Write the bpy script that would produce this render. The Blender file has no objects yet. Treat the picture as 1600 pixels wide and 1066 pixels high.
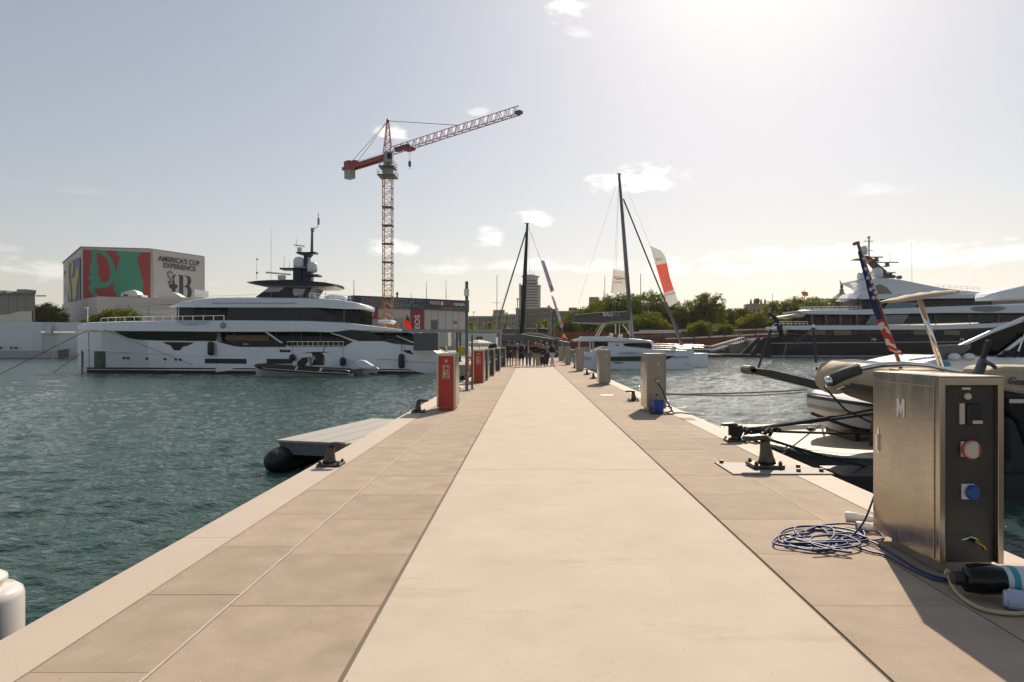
import bpy, math, random
import numpy as np
from mathutils import Vector, Matrix, Euler
R = math.radians
rnd = random.Random(7)
S = bpy.context.scene
COL = S.collection

# ------------------------------------------------------------------ camera
H = 1.65                      # eye height over the pier deck (deck z = 0, water z = -1.4)
WZ = -1.4
cam_d = bpy.data.cameras.new('camera'); cam = bpy.data.objects.new('camera', cam_d); COL.objects.link(cam)
cam.location = (0, 0, H); cam.rotation_euler = (R(90), 0, 0)
cam_d.sensor_width = 36; cam_d.lens = 22.5
cam_d.shift_x = -27 / 1600; cam_d.shift_y = 5 / 1600
cam_d.clip_start = .05; cam_d.clip_end = 12000
S.camera = cam

# ------------------------------------------------------------------ sky, sun, exposure
SUN_AZ, SUN_EL = 19.7, 39.0
EXPO = .55
w = bpy.data.worlds.new('World'); S.world = w; w.use_nodes = True
nt = w.node_tree; nt.nodes.clear()
def wn(t, **k):
    n = nt.nodes.new(t)
    for a, b in k.items(): setattr(n, a, b)
    return n
def wmath(op, a, b=None, c=None):
    n = wn('ShaderNodeMath', operation=op)
    for i, v in enumerate((a, b, c)):
        if v is None: continue
        if isinstance(v, (int, float)): n.inputs[i].default_value = v
        else: nt.links.new(v, n.inputs[i])
    return n.outputs[0]
sky = wn('ShaderNodeTexSky', sky_type='NISHITA', sun_disc=False, sun_elevation=R(SUN_EL), sun_rotation=R(SUN_AZ),
         altitude=0, air_density=1.0, dust_density=.9, ozone_density=1.0)
hs = wn('ShaderNodeHueSaturation'); hs.inputs['Saturation'].default_value = .82
gm = wn('ShaderNodeGamma'); gm.inputs[1].default_value = .76; nt.links.new(sky.outputs[0], gm.inputs[0]); nt.links.new(gm.outputs[0], hs.inputs['Color'])
tc = wn('ShaderNodeTexCoord'); sx = wn('ShaderNodeSeparateXYZ'); nt.links.new(tc.outputs['Generated'], sx.inputs[0])
az = wmath('ARCTAN2', sx.outputs[0], sx.outputs[1]); el = wmath('ARCSINE', sx.outputs[2])
nz = wn('ShaderNodeTexNoise'); nz.inputs['Scale'].default_value = 26; nz.inputs['Detail'].default_value = 8; nz.inputs['Roughness'].default_value = .5
mp = wn('ShaderNodeMapping'); mp.inputs['Scale'].default_value = (1, 1, 2.4)
nt.links.new(tc.outputs['Generated'], mp.inputs[0]); nt.links.new(mp.outputs[0], nz.inputs['Vector'])
CL = [(610, 390, 38, 17, .8), (765, 377, 22, 17, .75), (836, 345, 28, 13, .85), (998, 286, 62, 25, 1), (888, 12, 30, 26, .9), (905, 52, 22, 12, .4),
      (612, 212, 24, 12, .7), (745, 176, 15, 8, .4), (840, 418, 150, 14, .55), (690, 424, 60, 9, .3), (1270, 397, 190, 11, .8), (1215, 419, 200, 12, .8), (1520, 404, 180, 15, .7),
      (1370, 298, 40, 14, .25), (120, 300, 60, 8, .08), (-900, 350, 400, 30, .5), (2600, 380, 300, 30, .5)]
tot = None
for (px, py, rx, ry, k) in CL:
    a0 = math.atan((px - 827) / 1000); e0 = math.atan((538 - py) / 1000 * math.cos(a0))
    dx = wmath('MULTIPLY', wmath('SUBTRACT', az, a0), 1000 / rx / math.cos(a0)**-1 if False else 1000 / rx * .95)
    dy = wmath('MULTIPLY', wmath('SUBTRACT', el, e0), 1000 / ry)
    dyc = wmath('MULTIPLY', dy, wmath('ADD', 1.0, wmath('MULTIPLY', wmath('LESS_THAN', dy, 0), .7)))
    d = wmath('SQRT', wmath('ADD', wmath('MULTIPLY', dx, dx), wmath('MULTIPLY', dyc, dyc)))
    d2 = wmath('ADD', d, wmath('MULTIPLY', wmath('SUBTRACT', nz.outputs[0], .5), 3.2))
    mr = wn('ShaderNodeMapRange', interpolation_type='SMOOTHSTEP')
    mr.inputs['From Min'].default_value = 1.15; mr.inputs['From Max'].default_value = .25
    nt.links.new(d2, mr.inputs[0]); m = wmath('MULTIPLY', mr.outputs[0], k)
    tot = m if tot is None else wmath('MAXIMUM', tot, m)
# warm haze towards the horizon, as in the photograph's air
hz = wn('ShaderNodeMapRange', interpolation_type='SMOOTHSTEP'); hz.inputs['From Min'].default_value = .85; hz.inputs['From Max'].default_value = -.05
nt.links.new(el, hz.inputs[0])
warm = wn('ShaderNodeMix', data_type='RGBA', blend_type='MULTIPLY'); warm.inputs['B'].default_value = (1.06, .965, .88, 1)
nt.links.new(wmath('MULTIPLY', hz.outputs[0], .9), warm.inputs['Factor']); nt.links.new(hs.outputs[0], warm.inputs['A'])
cm = wn('ShaderNodeMix', data_type='RGBA'); cm.inputs['B'].default_value = (8.8, 8.3, 7.9, 1)
nt.links.new(wmath('MULTIPLY', tot, .8), cm.inputs['Factor']); nt.links.new(warm.outputs['Result'], cm.inputs['A'])
bg = wn('ShaderNodeBackground'); bg.inputs['Strength'].default_value = .108
nt.links.new(cm.outputs['Result'], bg.inputs[0])
wo = wn('ShaderNodeOutputWorld'); nt.links.new(bg.outputs[0], wo.inputs[0])

sl = bpy.data.lights.new('sun', 'SUN'); sl.energy = 4.2; sl.angle = R(.5); sl.color = (1, .875, .72)
so = bpy.data.objects.new('sun', sl); COL.objects.link(so)
sd = Vector((math.sin(R(SUN_AZ)) * math.cos(R(SUN_EL)), math.cos(R(SUN_AZ)) * math.cos(R(SUN_EL)), math.sin(R(SUN_EL))))
so.rotation_euler = sd.to_track_quat('Z', 'Y').to_euler(); so.location = (20, 40, 60)
S.view_settings.view_transform = 'Standard'; S.view_settings.look = 'None'; S.view_settings.gamma = 1
S.view_settings.exposure = EXPO; S.view_settings.use_curve_mapping = False
S.render.engine = 'CYCLES'
S.cycles.use_denoising = True; S.cycles.max_bounces = 6; S.cycles.transparent_max_bounces = 12; S.cycles.sample_clamp_indirect = 6; S.cycles.sample_clamp_direct = 130
S.cycles.volume_bounces = 0

# ------------------------------------------------------------------ helpers
def P(px, py, Y):
    "a point seen at photo pixel (px, py), Y metres down the pier"
    return Vector(((px - 827) * Y / 1000, Y, H + (538 - py) * Y / 1000))

class MB:
    def __init__(s): s.v = []; s.f = []; s.m = []; s.cur = 0
    def _add(s, vs, fs):
        b = len(s.v); s.v += [tuple(p) for p in vs]; s.f += [tuple(b + i for i in f) for f in fs]; s.m += [s.cur] * len(fs); return s
    def box(s, x0, x1, y0, y1, z0, z1):
        return s._add([(x, y, z) for x in (x0, x1) for y in (y0, y1) for z in (z0, z1)],
                      [(0, 1, 3, 2), (4, 6, 7, 5), (0, 4, 5, 1), (2, 3, 7, 6), (0, 2, 6, 4), (1, 5, 7, 3)])
    def obox(s, c, size, rot=(0, 0, 0)):
        e = Euler(rot).to_matrix(); c = Vector(c); h = [k / 2 for k in size]
        vs = [c + e @ Vector((x * h[0], y * h[1], z * h[2])) for x in (-1, 1) for y in (-1, 1) for z in (-1, 1)]
        return s._add(vs, [(0, 1, 3, 2), (4, 6, 7, 5), (0, 4, 5, 1), (2, 3, 7, 6), (0, 2, 6, 4), (1, 5, 7, 3)])
    def tube(s, pts, r, n=6, flat=1.0, cap=True):
        pts = [Vector(p) for p in pts]; k = len(pts)
        rs = r if isinstance(r, (list, tuple)) else [r] * k
        up = None; vs = []
        for i, p in enumerate(pts):
            t = (pts[min(i + 1, k - 1)] - pts[max(i - 1, 0)])
            t = t.normalized() if t.length > 1e-9 else Vector((0, 0, 1))
            if up is None:
                up = Vector((0, 0, 1)) if abs(t.z) < .9 else Vector((0, 1, 0))
            a = t.cross(up)
            if a.length < 1e-5: a = t.cross(Vector((1, 0, .1)))
            a.normalize(); b = a.cross(t).normalized(); up = b
            for j in range(n):
                q = 2 * math.pi * (j + .5) / n
                vs.append(p + a * math.cos(q) * rs[i] + b * math.sin(q) * rs[i] * flat)
        fs = [(i * n + j, i * n + (j + 1) % n, (i + 1) * n + (j + 1) % n, (i + 1) * n + j) for i in range(k - 1) for j in range(n)]
        if cap: fs += [tuple(range(n))[::-1], tuple((k - 1) * n + j for j in range(n))]
        return s._add(vs, fs)
    def lathe(s, prof, c=(0, 0, 0), n=20, axis='Z'):
        vs = []; c = Vector(c)
        for r, z in prof:
            for j in range(n):
                q = 2 * math.pi * j / n; a, b = r * math.cos(q), r * math.sin(q)
                vs.append(c + (Vector((a, b, z)) if axis == 'Z' else Vector((a, z, b)) if axis == 'Y' else Vector((z, a, b))))
        k = len(prof)
        fs = [(i * n + j, i * n + (j + 1) % n, (i + 1) * n + (j + 1) % n, (i + 1) * n + j) for i in range(k - 1) for j in range(n)]
        fs += [tuple(range(n))[::-1], tuple((k - 1) * n + j for j in range(n))]
        return s._add(vs, fs)
    def ell(s, c, r, n=12, m=8):
        pr = [(max(1e-3, math.sin(math.pi * i / m)), -math.cos(math.pi * i / m)) for i in range(m + 1)]
        t = MB().lathe(pr, n=n); c = Vector(c)
        return s._add([(c.x + v[0] * r[0], c.y + v[1] * r[1], c.z + v[2] * r[2]) for v in t.v], t.f)
    def slab(s, poly, d):
        "polygon (3-D points) given thickness by the vector d"
        poly = [Vector(p) for p in poly]; d = Vector(d); n = len(poly)
        return s._add(poly + [p + d for p in poly],
                      [tuple(range(n)), tuple(range(2 * n - 1, n - 1, -1))] + [(i, i + n, (i + 1) % n + n, (i + 1) % n) for i in range(n)])
    def quad(s, a, b, c, d): return s._add([a, b, c, d], [(0, 1, 2, 3)])
    def build(s, name, mat, parent=None, smooth=False, kind=None, bevel=0, fix=True, auto=None):
        me = bpy.data.meshes.new(name); me.from_pydata(s.v, [], s.f)
        mats = mat if isinstance(mat, list) else [mat]
        for m in mats:
            if m: me.materials.append(m)
        if len(mats) > 1: me.polygons.foreach_set('material_index', s.m)
        if fix:
            import bmesh
            bm = bmesh.new(); bm.from_mesh(me); bmesh.ops.recalc_face_normals(bm, faces=bm.faces)
            if auto:
                for e in bm.edges:
                    if len(e.link_faces) == 2 and e.calc_face_angle(0) > auto: e.smooth = False
            bm.to_mesh(me); bm.free()
        if smooth or auto: me.polygons.foreach_set('use_smooth', [True] * len(me.polygons))
        me.update()
        o = bpy.data.objects.new(name, me); COL.objects.link(o)
        if parent: adopt(o, parent)
        if kind: o['kind'] = kind
        if bevel:
            b = o.modifiers.new('bevel', 'BEVEL'); b.width = bevel; b.segments = 2; b.limit_method = 'ANGLE'; b.harden_normals = False
        return o
def wmat(o):
    m = Matrix.Translation(o.location) @ o.rotation_euler.to_matrix().to_4x4()
    return wmat(o.parent) @ o.matrix_parent_inverse @ m if o.parent else m
def adopt(o, parent):
    o.parent = parent; o.matrix_parent_inverse = wmat(parent).inverted()
def tag(o, label, cat, group=None, kind=None):
    o['label'] = label; o['category'] = cat
    if group: o['group'] = group
    if kind: o['kind'] = kind
    return o
def clothmat(name, c, tr=.5):
    m = leafmat_(name, c, tr); MATS[name] = m; return m
def leafmat_(name, c, tr):
    m = bpy.data.materials.new(name); m.use_nodes = True; n = m.node_tree.nodes; l = m.node_tree.links; n.clear()
    o = n.new("ShaderNodeOutputMaterial"); mx = n.new("ShaderNodeMixShader"); mx.inputs[0].default_value = tr
    d = n.new("ShaderNodeBsdfDiffuse"); t = n.new("ShaderNodeBsdfTranslucent"); d.inputs[0].default_value = (*c, 1); t.inputs[0].default_value = (*c, 1)
    l.new(d.outputs[0], mx.inputs[1]); l.new(t.outputs[0], mx.inputs[2]); l.new(mx.outputs[0], o.inputs[0]); return m
def E(name, label, cat, loc=(0, 0, 0), group=None):
    o = bpy.data.objects.new(name, None); COL.objects.link(o); o.location = loc; o.empty_display_size = .2
    return tag(o, label, cat, group)
def tree_copy(o, parent=None):
    c = o.copy(); COL.objects.link(c)
    if parent: c.parent = parent
    for ch in list(o.children): tree_copy(ch, c)
    return c
def dup(root, loc, rz, label, group=None):
    c = tree_copy(root); c.location = loc; c.rotation_euler = (0, 0, rz); c['label'] = label
    if group: c['group'] = group
    return c

MATS = {}
def M(name, col, rough=.5, metal=0, var=.12, scale=3, bump=0, bscale=40, coat=0, spec=.5, streak=None, alpha=None, trans=0):
    if name in MATS: return MATS[name]
    m = bpy.data.materials.new(name); m.use_nodes = True; n = m.node_tree.nodes; l = m.node_tree.links
    b = n['Principled BSDF']; b.inputs['Roughness'].default_value = rough; b.inputs['Metallic'].default_value = metal
    b.inputs['Coat Weight'].default_value = coat; b.inputs['Specular IOR Level'].default_value = spec
    b.inputs['Transmission Weight'].default_value = trans
    t = n.new('ShaderNodeTexCoord'); mp = n.new('ShaderNodeMapping'); l.new(t.outputs['Object'], mp.inputs[0])
    if streak: mp.inputs['Scale'].default_value = streak
    z = n.new('ShaderNodeTexNoise'); z.inputs['Scale'].default_value = scale; z.inputs['Detail'].default_value = 6; z.inputs['Roughness'].default_value = .6
    l.new(mp.outputs[0], z.inputs['Vector'])
    r = n.new('ShaderNodeValToRGB'); c = col
    r.color_ramp.elements[0].position = .3; r.color_ramp.elements[1].position = .72
    r.color_ramp.elements[0].color = (c[0] * (1 - var), c[1] * (1 - var), c[2] * (1 - var), 1)
    r.color_ramp.elements[1].color = (min(1, c[0] * (1 + var * .6)), min(1, c[1] * (1 + var * .6)), min(1, c[2] * (1 + var * .6)), 1)
    l.new(z.outputs[0], r.inputs[0]); l.new(r.outputs[0], b.inputs['Base Color'])
    mr = n.new('ShaderNodeMapRange'); mr.inputs['To Min'].default_value = max(0, rough - .08); mr.inputs['To Max'].default_value = min(1, rough + .08)
    l.new(z.outputs[0], mr.inputs[0]); l.new(mr.outputs[0], b.inputs['Roughness'])
    if bump:
        z2 = n.new('ShaderNodeTexNoise'); z2.inputs['Scale'].default_value = bscale; z2.inputs['Detail'].default_value = 4
        l.new(mp.outputs[0], z2.inputs['Vector'])
        bp = n.new('ShaderNodeBump'); bp.inputs['Strength'].default_value = bump; bp.inputs['Distance'].default_value = .02
        l.new(z2.outputs[0], bp.inputs['Height']); l.new(bp.outputs[0], b.inputs['Normal'])
    if alpha: b.inputs['Alpha'].default_value = alpha
    MATS[name] = m; return m

def text(s, loc, size, mat, parent, rot=(R(90), 0, 0), name='lettering', ext=.01, align='CENTER', off=0, sx=1, shear=0, space=1):
    cu = bpy.data.curves.new('t', 'FONT'); cu.body = s; cu.size = size; cu.extrude = ext; cu.align_x = align; cu.align_y = 'CENTER'
    cu.offset = off; cu.shear = shear; cu.space_character = space; cu.resolution_u = 3
    to = bpy.data.objects.new('t', cu); COL.objects.link(to)
    me = bpy.data.meshes.new_from_object(to.evaluated_get(bpy.context.evaluated_depsgraph_get()))
    bpy.data.objects.remove(to); bpy.data.curves.remove(cu)
    mt = Matrix.Translation(loc) @ Euler(rot).to_matrix().to_4x4() @ Matrix.Diagonal((sx, 1, 1, 1))
    me.transform(mt); me.materials.clear(); me.materials.append(mat); me.name = name
    o = bpy.data.objects.new(name, me); COL.objects.link(o)
    if parent: adopt(o, parent)
    return o

def on_wall(px, py, A, B, off=0.0):
    "where the sight line through (px, py) meets the vertical wall through ground points A, B; off metres proud of it"
    d = Vector(((px - 827) / 1000, 1, (538 - py) / 1000)); n = Vector((B[1] - A[1], -(B[0] - A[0]), 0)).normalized()
    if n.y > 0: n = -n
    a = Vector((A[0], A[1], 0)); t = n.dot(a) / n.dot(d)
    return Vector((0, 0, H)) + d * t + n * off

# ---- boat surfaces: outlines given along the photo's x, half beam per station, about the keel line at depth yc
def ip(c, x):
    return float(np.interp(x, [p[0] for p in c], [p[1] for p in c]))
def body(mb, top, bot, half, yc, px0, px1, n=40, hb=None, zb=None, rd=.06):
    rings = []
    for i in range(n + 1):
        u = i / n; px = px0 + (px1 - px0) * u
        h = ip(half, px); Yd = yc - h; x = (px - 827) * Yd / 1000
        zt = H + (538 - ip(top, px)) * Yd / 1000
        z0 = zb if zb is not None else H + (538 - ip(bot, px)) * Yd / 1000
        b = ip(hb, px) if hb else h
        r = min(rd, (zt - z0) * .3, h * .4)
        rings.append([(x, yc - b, z0), (x, yc - h, zt - r), (x, yc - h + r * .35, zt - r * .3), (x, yc - h + r * 1.2, zt), (x, yc + h - r * 1.2, zt), (x, yc + h - r * .35, zt - r * .3), (x, yc + h, zt - r), (x, yc + b, z0)])
    k = 8; vs = [p for r in rings for p in r]
    fs = [(i * k + j, i * k + (j + 1) % k, (i + 1) * k + (j + 1) % k, (i + 1) * k + j) for i in range(n) for j in range(k)]
    fs += [tuple(range(k)), tuple(n * k + j for j in range(k))[::-1]]
    return mb._add(vs, fs)
def skin(mb, top, bot, yf, px0, px1, n=30, rows=3, off=.04, th=.1):
    "a panel lying on a boat's side: yf(px, py) gives the depth of the surface"
    a = []; 
    for i in range(n + 1):
        px = px0 + (px1 - px0) * i / n; t = ip(top, px); b = ip(bot, px)
        for j in range(rows + 1):
            py = t + (b - t) * j / rows; a.append(P(px, py, yf(px, py) - off))
    q = [p + Vector((0, th, 0)) for p in a]; N = len(a); k = rows + 1
    fs = []
    for i in range(n):
        for j in range(rows):
            f = (i * k + j, i * k + j + 1, (i + 1) * k + j + 1, (i + 1) * k + j)
            fs += [f, tuple(N + v for v in f[::-1])]
        for j in (0, rows): fs.append((i * k + j, (i + 1) * k + j, N + (i + 1) * k + j, N + i * k + j))
    for i in (0, n):
        for j in range(rows): fs.append((i * k + j, i * k + j + 1, N + i * k + j + 1, N + i * k + j))
    return mb._add(a + q, fs)
def rail(mb, pts, h, n_post, r=.02, levels=(1,)):
    pts = [Vector(p) for p in pts]
    for lv in levels: mb.tube([p + Vector((0, 0, h * lv)) for p in pts], r, 5)
    L = [0]
    for a, b in zip(pts, pts[1:]): L.append(L[-1] + (b - a).length)
    for i in range(n_post):
        d = L[-1] * i / max(1, n_post - 1); j = min(len(pts) - 2, max(k for k in range(len(L)) if L[k] <= d + 1e-6))
        t = (d - L[j]) / max(1e-6, L[j + 1] - L[j]); p = pts[j].lerp(pts[j + 1], min(1, t))
        mb.tube([p, p + Vector((0, 0, h))], r, 5)
    return mb

# ================================================================== materials
m_conc = M('pale_concrete', (.50, .425, .338), .85, var=.10, scale=1.3, bump=.12, bscale=160, spec=.2)
m_slab = [M('paving_%d' % i, c, .85, var=.17, scale=2.6, bump=.2, bscale=220, spec=.15) for i, c in enumerate([(.385, .302, .225), (.36, .284, .213), (.40, .315, .236)])]
m_kerb = M('kerb_concrete', (.47, .385, .305), .75, var=.06, scale=1.2, bump=.15, bscale=80)
m_joint = M('joint_dark', (.15, .12, .088), .9)
m_steel = M('brushed_steel', (.46, .42, .36), .27, 1.0, var=.12, scale=5, streak=(1, 1, 8))
def brushed(m):
    n = m.node_tree.nodes; l = m.node_tree.links; b = n['Principled BSDF']; tcn = [x for x in n if x.type == 'TEX_COORD'][0]
    for lk in list(b.inputs['Roughness'].links): l.remove(lk)
    mp = n.new('ShaderNodeMapping'); mp.inputs['Scale'].default_value = (1, 1, .25); l.new(tcn.outputs['Object'], mp.inputs[0])
    z = n.new('ShaderNodeTexNoise'); z.inputs['Scale'].default_value = 3.2; z.inputs['Detail'].default_value = 5; z.inputs['Roughness'].default_value = .7; l.new(mp.outputs[0], z.inputs['Vector'])
    mr = n.new('ShaderNodeMapRange'); mr.inputs['From Min'].default_value = .3; mr.inputs['From Max'].default_value = .7; mr.inputs['To Min'].default_value = .16; mr.inputs['To Max'].default_value = .34
    l.new(z.outputs[0], mr.inputs[0]); l.new(mr.outputs[0], b.inputs['Roughness'])
    b.inputs['Anisotropic'].default_value = .4
brushed(m_steel)
m_steel2 = M('painted_steel_beige', (.31, .275, .225), .42, .35, var=.12, scale=4, bump=.04)
m_chrome = M('polished_steel', (.75, .74, .72), .12, 1, var=.05)
m_dark = M('dark_panel', (.055, .052, .048), .45, .3, var=.25, scale=3)
m_black = M('black_rubber', (.014, .014, .016), .5, var=.3)
m_blackg = M('black_gloss', (.006, .007, .009), .12, var=.2, spec=.3)
m_glass = M('dark_glass', (.006, .007, .010), .05, var=.3, spec=.25, scale=.4)
m_glassb = M('bluish_glass', (.008, .016, .035), .06, var=.3, spec=.25, scale=.4)
m_iron = M('cast_iron', (.10, .085, .07), .38, .8, var=.3, scale=12, bump=.2, bscale=50)
m_white = M('white_gelcoat', (.70, .72, .75), .25, var=.04, scale=.3, coat=.5)
m_white2 = M('white_paint', (.66, .65, .63), .45, var=.08, scale=1)
m_grey = M('mid_grey_paint', (.30, .31, .32), .5, var=.12)
m_dgrey = M('dark_grey_paint', (.10, .10, .105), .5, var=.2)
m_red = M('signal_red', (.42, .028, .018), .42, var=.12, scale=2)
m_navy = M('navy_paint', (.012, .018, .042), .3, var=.15, spec=.3)
m_hulln = M('dark_blue_hull', (.012, .015, .026), .12, var=.2, scale=.2, spec=.12)
m_tan = M('tan_canvas', (.52, .415, .29), .85, var=.12, scale=6, bump=.5, bscale=9)
m_tang = M('grey_green_canvas', (.085, .082, .065), .8, var=.2, scale=6, bump=.3)
m_tube = M('grey_tube_fabric', (.11, .105, .09), .55, var=.15, scale=3)
m_teak = M('pale_teak', (.52, .42, .31), .6, var=.12, scale=9, streak=(1, 12, 1))
m_rope = M('dark_rope', (.022, .02, .02), .9, bump=.6, bscale=90)
m_cable = M('blue_cable', (.02, .035, .15), .5, var=.2)
m_hose = M('cream_hose', (.45, .36, .21), .5)
m_wood = M('varnished_wood', (.22, .085, .025), .25, var=.3, scale=9, coat=.6)
m_bark = M('bark', (.10, .075, .055), .9, var=.3, scale=4, bump=.5)
m_skin = M('skin_tone', (.42, .22, .15), .55, var=.06)
m_yel = M('yellow_plastic', (.60, .42, .03), .5)
m_org = M('orange_plastic', (.75, .16, .03), .5)
m_dec = M('pale_decking', (.36, .34, .30), .7, var=.1, streak=(1, 14, 1), scale=6)
m_blue = M('blue_plastic', (.02, .07, .38), .4)

# leaf material: light passes through thin leaves
def leafmat(name, c, tr=.45):
    m = bpy.data.materials.new(name); m.use_nodes = True; n = m.node_tree.nodes; l = m.node_tree.links
    n.clear(); o = n.new('ShaderNodeOutputMaterial'); mx = n.new('ShaderNodeMixShader'); mx.inputs[0].default_value = tr
    d = n.new('ShaderNodeBsdfDiffuse'); t = n.new('ShaderNodeBsdfTranslucent')
    tc = n.new('ShaderNodeTexCoord'); z = n.new('ShaderNodeTexNoise'); z.inputs['Scale'].default_value = .9; z.inputs['Detail'].default_value = 5
    l.new(tc.outputs['Object'], z.inputs['Vector']); r = n.new('ShaderNodeValToRGB')
    r.color_ramp.elements[0].position = .32; r.color_ramp.elements[1].position = .68
    r.color_ramp.elements[0].color = (c[0] * .5, c[1] * .58, c[2] * .5, 1); r.color_ramp.elements[1].color = (c[0] * 1.5, c[1] * 1.3, c[2] * 1.2, 1)
    l.new(z.outputs[0], r.inputs[0]); l.new(r.outputs[0], d.inputs[0])
    k = n.new('ShaderNodeMix'); k.data_type = 'RGBA'; k.blend_type = 'MULTIPLY'; k.inputs['Factor'].default_value = 1; k.inputs['B'].default_value = (2.0, 1.7, .6, 1)
    l.new(r.outputs[0], k.inputs['A']); l.new(k.outputs['Result'], t.inputs[0])
    l.new(d.outputs[0], mx.inputs[1]); l.new(t.outputs[0], mx.inputs[2]); l.new(mx.outputs[0], o.inputs[0]); return m
m_leaf = [leafmat('leaf_a', (.065, .108, .020)), leafmat('leaf_b', (.095, .130, .026)), leafmat('leaf_c', (.05, .07, .022))]

# central strip: worn pale screed with hairline cracks and rust-brown stains
def screed():
    m = m_conc; n = m.node_tree.nodes; l = m.node_tree.links; b = n['Principled BSDF']
    ramp = [x for x in n if x.type == 'VALTORGB'][0]; tcn = [x for x in n if x.type == 'TEX_COORD'][0]
    v = n.new('ShaderNodeTexVoronoi'); v.feature = 'DISTANCE_TO_EDGE'; v.inputs['Scale'].default_value = 5.5
    z = n.new('ShaderNodeTexNoise'); z.inputs['Scale'].default_value = 3; z.inputs['Detail'].default_value = 6
    ad = n.new('ShaderNodeMix'); ad.data_type = 'VECTOR'; ad.inputs['Factor'].default_value = .35
    l.new(tcn.outputs['Object'], ad.inputs['A']); l.new(z.outputs['Color'], ad.inputs['B']); l.new(ad.outputs['Result'], v.inputs['Vector']); l.new(tcn.outputs['Object'], z.inputs['Vector'])
    cr = n.new('ShaderNodeMapRange'); cr.inputs['From Max'].default_value = .012; l.new(v.outputs[0], cr.inputs[0])
    z3 = n.new('ShaderNodeTexNoise'); z3.inputs['Scale'].default_value = .55; z3.inputs['Detail'].default_value = 3; l.new(tcn.outputs['Object'], z3.inputs['Vector'])
    area = n.new('ShaderNodeMapRange'); area.inputs['From Min'].default_value = .45; area.inputs['From Max'].default_value = .6; l.new(z3.outputs[0], area.inputs[0])
    inv = n.new('ShaderNodeMath'); inv.operation = 'SUBTRACT'; inv.inputs[0].default_value = 1; l.new(cr.outputs[0], inv.inputs[1])
    mu = n.new('ShaderNodeMath'); mu.operation = 'MULTIPLY'; l.new(inv.outputs[0], mu.inputs[0]); l.new(area.outputs[0], mu.inputs[1])
    mu2 = n.new('ShaderNodeMath'); mu2.operation = 'MULTIPLY'; mu2.inputs[1].default_value = .4; l.new(mu.outputs[0], mu2.inputs[0])
    mx = n.new('ShaderNodeMix'); mx.data_type = 'RGBA'; mx.inputs['B'].default_value = (.30, .22, .15, 1)
    l.new(mu2.outputs[0], mx.inputs['Factor']); l.new(ramp.outputs[0], mx.inputs['A'])
    z4 = n.new('ShaderNodeTexNoise'); z4.inputs['Scale'].default_value = 1.1; z4.inputs['Detail'].default_value = 9; z4.inputs['Roughness'].default_value = .75
    mp4 = n.new('ShaderNodeMapping'); mp4.inputs['Scale'].default_value = (.6, 1.6, 1); l.new(tcn.outputs['Object'], mp4.inputs[0]); l.new(mp4.outputs[0], z4.inputs['Vector'])
    st = n.new('ShaderNodeMapRange'); st.inputs['From Min'].default_value = .55; st.inputs['From Max'].default_value = .75; st.inputs['To Max'].default_value = .8; l.new(z4.outputs[0], st.inputs[0])
    mx2 = n.new('ShaderNodeMix'); mx2.data_type = 'RGBA'; mx2.inputs['B'].default_value = (.40, .28, .185, 1)
    l.new(st.outputs[0], mx2.inputs['Factor']); l.new(mx.outputs['Result'], mx2.inputs['A']); l.new(mx2.outputs['Result'], b.inputs['Base Color'])
screed()
# paving: speckled with pale aggregate, its glints painted as dots, and damp stains
for m in m_slab:
    n = m.node_tree.nodes; l = m.node_tree.links; b = n['Principled BSDF']
    ramp = [x for x in n if x.type == 'VALTORGB'][0]; tcn = [x for x in n if x.type == 'TEX_COORD'][0]
    v = n.new('ShaderNodeTexVoronoi'); v.inputs['Scale'].default_value = 55; l.new(tcn.outputs['Object'], v.inputs['Vector'])
    lt = n.new('ShaderNodeMath'); lt.operation = 'LESS_THAN'; lt.inputs[1].default_value = .13; l.new(v.outputs['Distance'], lt.inputs[0])
    z3 = n.new('ShaderNodeTexNoise'); z3.inputs['Scale'].default_value = 9; l.new(tcn.outputs['Object'], z3.inputs['Vector'])
    g = n.new('ShaderNodeMath'); g.operation = 'GREATER_THAN'; g.inputs[1].default_value = .56; l.new(z3.outputs[0], g.inputs[0])
    mu = n.new('ShaderNodeMath'); mu.operation = 'MULTIPLY'; l.new(lt.outputs[0], mu.inputs[0]); l.new(g.outputs[0], mu.inputs[1])
    mx = n.new('ShaderNodeMix'); mx.data_type = 'RGBA'; mx.inputs['B'].default_value = (.62, .58, .52, 1)
    l.new(mu.outputs[0], mx.inputs['Factor']); l.new(ramp.outputs[0], mx.inputs['A'])
    z4 = n.new('ShaderNodeTexNoise'); z4.inputs['Scale'].default_value = .8; z4.inputs['Detail'].default_value = 7; l.new(tcn.outputs['Object'], z4.inputs['Vector'])
    st = n.new('ShaderNodeMapRange'); st.inputs['From Min'].default_value = .60; st.inputs['From Max'].default_value = .66; st.inputs['To Max'].default_value = .32; l.new(z4.outputs[0], st.inputs[0])
    mx2 = n.new('ShaderNodeMix'); mx2.data_type = 'RGBA'; mx2.inputs['B'].default_value = (.22, .17, .12, 1)
    l.new(st.outputs[0], mx2.inputs['Factor']); l.new(mx.outputs['Result'], mx2.inputs['A']); l.new(mx2.outputs['Result'], b.inputs['Base Color'])

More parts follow.
